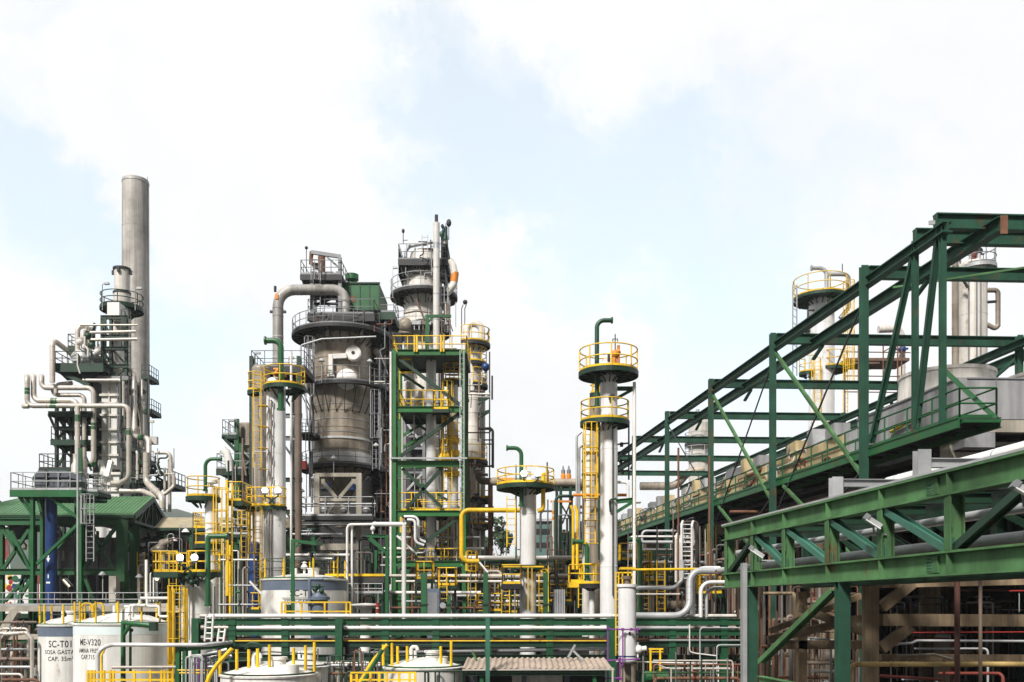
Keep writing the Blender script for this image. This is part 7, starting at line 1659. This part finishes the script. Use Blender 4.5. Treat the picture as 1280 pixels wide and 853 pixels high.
# -- behind the long rack, right of the green frame tower
backdrop('low added black hall far behind the smaller silver column', 590, 700, 716, 96)
backdrop('low added black hall far behind the tall silver column', 700, 836, 668, 92)
srack('dark green two tier rack behind the smaller silver column', 586, 712, 56, 5, (700, 724, 748), 42)
srack('dark green two tier rack running right from the tall silver column', 722, 912, 58, 6, (690, 718, 746), 46)
levels([(697.5,55.6,2.6,'pipewhite'),(698,56.6,2.2,'cream'),(720.5,55.7,3.1,'cream'),(727,55.5,1.6,'pipewhite'),(721,57,2.2,'galv'),(745,55.6,1.8,'galv'),(739,56,1.2,'rust'),(752,55.4,1.6,'offwhite'),(747,58,2.4,'brown'),(733,57.4,1.3,'dgreen'),(757,55.3,1.1,'cream'),(712,57.8,1.2,'rust')], 586, 712, 'level pipes behind the smaller silver column', 21, MIX, False)
levels([(697,54,2.2,'pipewhite'),(720,53.8,2.6,'cream')], 672, 750, 'level pipes between the silver columns', 22, MIX, False)
levels([(664,62,1.8,'galv'),(671,60,1.4,'pipewhite'),(678,58.6,2.2,'galv'),(688,59,2.6,'pipewhite'),(694,58,1.2,'rust'),(703,57.6,1.7,'galv'),(722,57,1.3,'offwhite'),(728,56.8,2.2,'brown'),(737,57.5,2.6,'galv'),(751,57,1.6,'rust'),(757,56,1.2,'cream'),(762,55.5,1.4,'galv')], 790, 900, 'level pipes under the end of the walkway', 23, MIX)
uprights(57, 588, 720, 690, 755, 52, 64, MIX+['yellow'], [.6,.8,1.0,1.4,1.9], 'upright pipes behind the smaller silver column', 31)
uprights(27, 690, 760, 640, 740, 54, 66, MIX, [.6,.9,1.3], 'upright pipes left of the tall silver column', 32); uprights(27, 684, 756, 612, 690, 56, 66, ['dgreen','darksteel','dpipe','dwarm'], [.9,1.4,2.0], 'dark posts under the fat grey header', 51)
uprights(74, 786, 912, 640, 745, 50, 66, MIX+['brown','rust'], [.7,1.0,1.4,1.9], 'upright pipes under the end of the walkway', 33)
balcony('yellow railed stand low between the smaller silver column and the frame tower', 596, 628, 764, 53, lad=None)
balcony('small orange tinted stand just left of the smaller silver column foot', 626, 648, 766, 54, rail='yellow')
balcony('yellow railed stand right of the smaller silver column foot', 686, 716, 752, 54)
drum('grey horizontal drum low behind the right rack end', 835, 757, 55, 6, 40, 'vessel'); drum('off white horizontal drum low behind the smaller silver column', 632, 757, 60, 6, 36, 'offwhite')
t = thing('loop_ladder', 'white pipe ladder with hooped tops under the far end of the walkway', 'ladder', P(856,758,50)); LAND.append((856, 685, 'the hooped white pipe ladder'))
for x0, x1, y0, y1, mt in ((852,855,652,728,'alu'),(865,868,652,728,'alu'),(845,847,668,728,'offwhite'),(850,851,672,728,'offwhite')):
    with part('stile', M[mt], t) as m: m.tube(pp([(x0,y1,50),(x0,y0+4,50),(x0+1.5,y0,50.6),(x0+1.5,y0+1,51.4),(x0+1.5,y0+30,51.4)]), .075, 8, .2)
with part('rung', M['alu'], t) as m:
    for k in range(13): m.tube(pp([(852,656+k*5.6),(866,656+k*5.6)], 50), .035, 5)
ptube(t, pp([(864,660),(864,726)], 50.3), .09, 'redrust', None, 'red_hose')
# -- behind SC-T02 and at the foot of the green frame tower
backdrop('tall added black hall closing the view behind the green frame tower', 478, 602, 640, 88)
srack('green two tier rack at the foot of the green frame tower', 470, 590, 60, 4, (690, 722, 748), 40, 'green')
levels([(672,58,1.6,'galv'),(686,58,1.8,'pipewhite'),(697,57.6,1.3,'cream'),(707,57,1.2,'galv'),(720,53.5,2.2,'cream'),(727,55,1.6,'cream'),(741,54,2.0,'pipewhite'),(752,54,1.4,'galv'),(760,53,1.5,'rust')], 488, 590, 'level pipes at the foot of the frame tower', 24, MIX, False)
levels([(694,58,1.8,'pipewhite'),(699,57,1.8,'alu'),(668,59,1.5,'galv')], 352, 424, 'level pipes above the broad tank', 25, MIX, False)
uprights(51, 486, 592, 655, 750, 57, 66, MIX+['yellow','pipewhite'], [.6,.9,1.3,1.8], 'upright pipes at the foot of the frame tower', 34)
uprights(37, 400, 488, 665, 745, 56, 68, MIX, [.6,.9,1.3], 'upright pipes between the broad tank and the frame tower', 35)
hpipe('white pipe bridging level from the trestle to the tall white standpipe', [(434,770,51),(434,661,51),(436,656,51),(508,655,51)], 1.6, 'pipewhite', bend=.3)
hpipe('twin white upright pipe right beside the bridging one', [(440,770,51.2),(440,657,51.2)], 1.5, 'pipewhite')
t = thing('standpipe', 'thick white standpipe with a level arm in front of the frame tower', 'pipe', P(505,770,50)); ptube(t, pp([(466,655.5,50),(505,655.5,50),(505,775,50)]), 2.8*S(50), 'white', .12, 'run', 12)
with part('ball_valve', M['white'], t) as m: m.sphere(P(466,661,50), .14); m.tube(pp([(466,656),(466,668)], 50), .05, 6)
hpipe('inner silver loop of tubing bent under the frame tower deck', [(509,650,55),(519,650,55),(519,678,55),(530,682,55)], 1.8, 'alu', bend=.35); hpipe('outer silver loop of tubing bent under the frame tower deck', [(505,646,55.4),(523,646,55.4),(523,674,55.4),(532,678,55.4)], 1.8, 'alu', bend=.35)
t = thing('pipe_bracket', 'solid green cantilever bracket post left of the frame tower foot', 'post', P(484,770,49)); LAND.append((484, 715, 'the green cantilever bracket'))
member(t, 'post', 'green', P(484,669,49), V((XX(484,49),49,0)), .26); member(t, 'arm', 'green', P(458,669.5,49), P(486,671,49), .18); member(t, 'brace', 'green', P(462,673,49), P(482,690,49), .26, .2, 'B')
t = thing('gantry_deck', 'dark deck with a bright yellow edge between the broad tank and the green bracket', 'platform', P(450,722,52))
with part('deck', M['darksteel'], t) as m: m.box(P(406,729,52), V((XX(480,52),55,ZZ(720,52))))
with part('edge', M['yellow'], t) as m: m.box(P(406,720.5,51.95), P(480,717.5,52.0))
for px in (408, 450, 478): member(t, 'leg', 'dgreen', P(px,729,52.5), V((XX(px,52.5),52.5,0)), .2)
with part('handrail', M['galv'], t) as m: rail_path(m, [P(408,742,52), P(478,742,52)], .55, .025, .8)
t = thing('white_table_tank', 'flat white topped vessel seen just above the long rack, left of the bracket', 'vessel', P(455,770,50))
with part('shell', M['white'], t) as m: c = (XX(457,50),50); m.lathe([(.3,0),(.3,ZZ(762,50)),(.85,ZZ(757,50)),(.85,ZZ(755.5,50)),(0,ZZ(754,50))], c, 24)
hpipe('red and white banded upright pipe above the long rack, left of the bracket', [(472,790,49.4),(472,755,49.4)], 2.2, 'white', band=[(0,.55,'red'),(0,.75,'red'),(0,.95,'red')])
balcony('yellow railed stand on the long rack side of the frame tower, upper', 519, 541, 724, 52.5, step=.45); balcony('yellow railed stand with a caged ladder below the frame tower', 546, 570, 732, 52, lad=(554,752), step=.45)
balcony('long yellow railed stand behind the frame tower foot', 502, 574, 706, 57.5, step=.8)
t = thing('blue_grey_box', 'blue grey cabinet above the long rack below the yellow caged ladder', 'cabinet', P(540,770,49.5))
with part('casing', M['bluegrey'], t) as m: m.box(P(533,800,49.5), V((XX(549,49.5),50.6,ZZ(736,49.5))))
with part('door', M['grey'], t) as m: m.box(P(535,770,49.46), P(547,741,49.5))
with part('round_gauge', M['galv'], t) as m: m.cyl(P(553.5,757,49.6), P(553.5,757,49.2), .16, 14)
for k, (px, w_, lab) in enumerate(((530,.3,'short dark green post left of the blue grey cabinet'),(561,.2,'short dark green post right of the blue grey cabinet'),(607,.24,'short green post above the long rack left of the smaller silver column'),(682,.24,'short green post above the long rack right of the smaller silver column'),(757,.26,'short green post above the long rack under the tall silver column'))):
    t = thing('stub_post', lab, 'post', P(px,770,47)); member(t, 'post', 'sgreen', P(px,716 if k != 1 else 745,47), P(px,800,47), w_, w_, 'B'); member(t, 'cap_plate', 'dgreen', P(px,755,47), P(px,757,47), w_*1.35, w_*1.35, 'B')
# -- left: between the shed and the columns, and under the walkway
backdrop('black walled hall added behind the caged yellow ladder at left', 160, 236, 660, 78); backdrop('black walled hall added far below the beige walkway', -60, 60, 770, 72)
levels([(668,66,2.2,'galv'),(676,67,3,'grey'),(687,66,3.4,'brown'),(698,66,2.6,'galv'),(706,66,2,'rust'),(716,65,1.6,'galv'),(727,62,1.2,'pipewhite')], 168, 206, 'level pipes beside the green shed', 26, MIX, False)
uprights(23, 166, 238, 665, 745, 58, 68, MIX, [.6,.9,1.2], 'upright pipes beside the green shed', 36)
for a, lab in ((((188,757),(188,717),(199,717)),'white thin gallows pipe right of the thick green shed post'), (((192,757),(192,719)),'white thin upright pipe inside the gallows pipe')): hpipe(lab, [(*p,54) for p in a], .9, 'white', bend=.05)
t = thing('lagged_valve', 'bulky grey lagged valve right of the green shed gable', 'valve', P(200,690,60))
with part('body', M['vessel'], t) as m: m.sphere(P(200,687,60), .42, 12, 8, .85); m.sphere(P(204,681,60.2), .36, 12, 8); m.tube(pp([(190,690),(212,676)], 60), .22, 10)
with part('elbow', M['galv'], t) as m: m.tube(pp([(202,694),(205,702),(206,712)], 59.6), .22, 10)
for px, py, Y_, lit, lab in ((85,714,62,True,'lit bell lamp inside the green roofed shed'),(196,722,57,True,'lit bell lamp between the shed and the yellow caged ladder'),(128,717,57,False,'unlit bell lamp beside the beige cabinet'),(174,720,58,False,'unlit bell lamp right of the thick green shed post')): lamp(px, py, Y_, lab, lit)
t = thing('floodlight', 'square lit floodlight under the green shed roof', 'lamp', P(84,729,60))
with part('housing', M['galv'], t) as m: m.bar(P(80,724,60), P(89,734,60), .5, .2)
with part('lens', M['warm'], t) as m: m.bar(P(80.6,725,59.85), P(88.2,733,59.85), .4, .03)
levels([(778,50,1.6,'brown'),(786,49.5,1.5,'cream'),(792,49,2.2,'cream'),(812,50,1.5,'galv'),(824,50,2.6,'brown'),(834,49,1.8,'galv'),(843,48.5,1.6,'cream'),(850,48,2,'rust')], -10, 40, 'level pipes under the beige walkway', 27, MIX)
uprights(37, -4, 52, 775, 835, 50, 60, MIX+['cream','brown'], [.7,1.0,1.5,2.2], 'upright pipes under the beige walkway', 37)
drum('dull grey drum lying under the beige walkway', 26, 822, 56, 8, 22, 'vessel')
hpipe('cream pipe elbowed down under the beige walkway beside the SC-T01 tank', [(5,793,48.5),(33,791,48.5),(40,799,48.5),(40,880,48.5)], 2.4, 'cream', bend=.2)
# -- between short column and tall white column
uprights(27, 268, 338, 640, 750, 57, 64, ['brown','cream','galv','yellow','rust','green','pipewhite'], [.7,1.0,1.5], 'upright pipes behind the short silver column', 38)
balcony('yellow railed stand left of the SC-T02 tank, upper', 312, 334, 762, 56, step=.45); balcony('yellow railed stand left of the SC-T02 tank, at mid height', 312, 334, 716, 57, lad=(322,730), step=.45)
levels([(700,56,1.2,'pipewhite'),(732,55,1.0,'galv'),(756,54,1.2,'galv')], 280, 332, 'level pipes left of the broad tank', 28, MIX, False)
# -- below the long rack, among the low tanks
backdrop('added dark backdrop below the long rack behind the low white tanks', 270, 780, 800, 50.5, depth=1)
levels([(832,42.6,2,'galv'),(842,42,1.6,'rust'),(829,43,1.2,'cream')], 400, 480, 'level pipes under the long rack', 29, MIX)
uprights(27, 236, 272, 815, 845, 39, 43, ['alu','galv','purple','grey','dgreen'], [.8,1.2], 'upright pipes behind the goal frame', 39); uprights(30, 396, 478, 810, 845, 39, 43, MIX, [.7,1.0,1.5], 'upright pipes between the low tanks', 40)
# -- lower right: rusty risers by the bridge column, brown pipework under the bridge
uprights(26, 802, 936, 815, 846, 37, 43, ['rust','cream','dpipe','dwarm','dgal','dgreen','darksteel'], [.7,1.0,1.5], 'cut off risers below the right rack end', 41, .08)
levels([(826,40,1.1,'cream'),(831,41,1.3,'rust'),(836,42,1.5,'cream'),(841,40.5,1.4,'tgreen'),(848,39,2,'rust')], 812, 930, 'level pipes below the right rack end', 42, WARM)
uprights(20, 912, 938, 700, 780, 46, 52, ['brown','bentcon','rust','cream'], [1.2,1.8,2.4], 'brown risers left of the bridge column', 43)
uprights(51, 950, 1082, 730, 830, 34, 48, WARM, [1.0,1.5,2.2], 'brown risers under the pipe bridge', 44)
levels([(742,36,2,'bentcon'),(752,40,2.4,'brown'),(764,37,1.8,'rust'),(776,39,3,'bentcon'),(788,36,2.2,'brown'),(799,38,2.6,'galv'),(808,36,2,'rust'),(818,35,3,'bentcon'),(829,36,2,'brown'),(839,34,2.4,'cream'),(847,34,1.6,'rust')], 950, 1076, 'brown level pipes under the pipe bridge', 45, WARM, False, True)
levels([(738,44,1.6,'rust'),(746,42,1.3,'galv'),(752,46,2,'brown'),(794,44,1.4,'galv'),(799,40,1.8,'redrust'),(811,38,1.4,'galv'),(816,40,2,'brown'),(842,34,2,'redrust'),(849,33,1.6,'galv')], 1108, 1320, 'level pipes behind the concrete bent', 46, WARM, False, True)
uprights(57, 1105, 1300, 742, 764, 40, 60, ['dpipe','cream','dwarm','darksteel','dwarm'], [.5,.8,1.2], 'short risers behind the concrete bent', 47)
uprights(27, 1110, 1300, 788, 800, 40, 56, ['dpipe','cream','darksteel','dwarm'], [.6,1.0], 'low risers behind the concrete bent', 48)
for k, (px, py, Y_, r_, mt, lab) in enumerate(((1178,797,40,5,'offwhite','small off white pump drum behind the middle of the concrete bent'),(1150,757,52,6,'galv','small grey drum far behind the upper concrete beam'),(1240,757,46,5,'offwhite','small white drum behind the slim grey brown pipe'),(1040,820,40,9,'vessel','stained grey drum lying behind the bridge columns'))): drum(lab, px, py, Y_, r_, 3*r_, mt)
drum('dark grey drum lying high inside the concrete table, far end', 905, 665, 62, 7, 30, 'vessel'); drum('dull drum lying inside the concrete table, near end', 1000, 655, 50, 9, 40, 'vessel')
levels([(640,48,2,'rust'),(652,50,2.6,'bentcon'),(664,46,1.8,'galv'),(676,44,2,'brown'),(690,44,2.4,'rust'),(702,42,2,'galv')], 900, 1100, 'level pipes inside the concrete table', 49, WARM, False, True)
uprights(34, 880, 1090, 640, 700, 44, 60, WARM, [.8,1.2,1.8], 'risers inside the concrete table', 50)

for a in ((306,640,700,60,True),(330,690,760,55.5,False),(508,655,700,60,True),(556,650,700,58,True),(590,690,760,55,True),(618,705,765,56,False),(632,735,768,53,True),(700,700,764,55,False),(728,690,760,53,True),(752,700,765,54,False),(806,690,765,54,True),(826,700,765,52,False),(890,655,720,54,False),(418,690,720,58,False),(216,690,740,58,False),(176,690,745,60,True)): yladder(*a)
for a in ((290,312,668,61,'upper grey railed stand behind the short silver column'),(500,530,668,61,'small yellow railed stand high at the frame tower foot'),(560,588,690,61,'small yellow railed stand right of the frame tower foot'),(590,612,728,58,'small yellow railed stand left of the green stub post'),(664,690,736,57,'small yellow railed stand right of the smaller silver column, behind'),(776,800,700,56,'small yellow railed stand right of the tall silver column'),(806,836,726,56,'yellow railed stand below the long yellow pipe'),(876,904,742,50,'yellow railed stand behind the white arched pipe'),(240,262,660,60,'yellow railed stand behind the short silver column')): balcony(a[4], a[0], a[1], a[2], a[3], rail='yellow' if 'grey' not in a[4] else 'galv', step=.5)

allp = [(k, t, ph, lab) for lab, L in NEW.items() for k, t, ph in L]
def size_of(t):
    if 'ladder' in t.name: return 1e9
    run = next(c for c in t.children if c.name.startswith('run')); b = [V(c)+t.location for c in run.bound_box]
    q = [pix(p) for p in b]; w_ = max(x for x, y in q)-min(x for x, y in q); h_ = min(853, max(y for x, y in q))-min(y for x, y in q)
    return (max(w_, h_)*min(w_, h_, 6)) if h_ > 0 else 0
allp.sort(key=lambda a: -size_of(a[1])); KEEP = 181
small = MB(); slots = []; mi = []
for k, t, ph, lab in allp[KEEP:]:
    for c in t.children_recursive:
        if c.type != 'MESH': continue
        mt = c.data.materials[0]
        if mt not in slots: slots.append(mt)
        o = len(small.v); small.v += [v.co+t.location for v in c.data.vertices]
        for p in c.data.polygons: small.f.append([i+o for i in p.vertices]); small.sm.append(p.use_smooth); mi.append(slots.index(mt))
    for c in list(t.children_recursive)+[t]: bpy.data.objects.remove(c)
o = small.build('small_pipework', None); [o.data.materials.append(m_) for m_ in slots]; o.data.polygons.foreach_set('material_index', mi)
o['kind'] = 'stuff'; o['label'] = 'tangle of small pipes and conduits packed between the columns'; o['category'] = 'pipework'
NEW = {}
for k, t, ph, lab in allp[:KEEP]: NEW.setdefault(lab, []).append((k, t, ph))
def words_ord(i, n, horiz):
    if n == 2: return ('the left one' if i == 0 else 'the right one') if horiz else ('the upper one' if i == 0 else 'the lower one')
    o = ORDW[i] if i < len(ORDW) else f'number {i+1}'
    return f'{o} from left' if horiz else f'{o} from top'
for lab, L in NEW.items():
    if len(L) > 1:
        L.sort(key=lambda q: q[0]); hz = 'level' not in L[0][2]
        for i, (k, t, ph) in enumerate(L): t['label'] = f'{lab}, {words_ord(i, len(L), hz)}'
# ---------------------------------------------------------------- air: a closed box of pale even haze round the whole place
with part('haze', None, None) as m: m.box((-2600, -310, -8), (2600, 4100, 134))
hz = m.o; hz['kind'] = 'stuff'
hm = bpy.data.materials.new('haze'); hm.use_nodes = True; hn = hm.node_tree.nodes; hn.remove(hn['Principled BSDF'])
pv = hn.new('ShaderNodeVolumePrincipled'); pv.inputs['Color'].default_value = (.93,.96,1,1); pv.inputs['Density'].default_value = .00028; pv.inputs['Anisotropy'].default_value = .2
hm.node_tree.links.new(pv.outputs[0], hn['Material Output'].inputs['Volume']); hz.data.materials.append(hm)
# ---------------------------------------------------------------- labels: add an order to look-alikes
bpy.context.view_layer.update()
byl = {}
for o in list(sc.objects):
    if o.parent is None and 'label' in o: byl.setdefault(o['label'], []).append(o)
for lab, L in byl.items():
    if len(L) > 1: print('DUP', lab, len(L))
print('OBJS', len(sc.objects), 'TOP', sum(o.parent is None for o in sc.objects), 'FACES', sum(len(o.data.polygons) for o in sc.objects if o.type == 'MESH'))
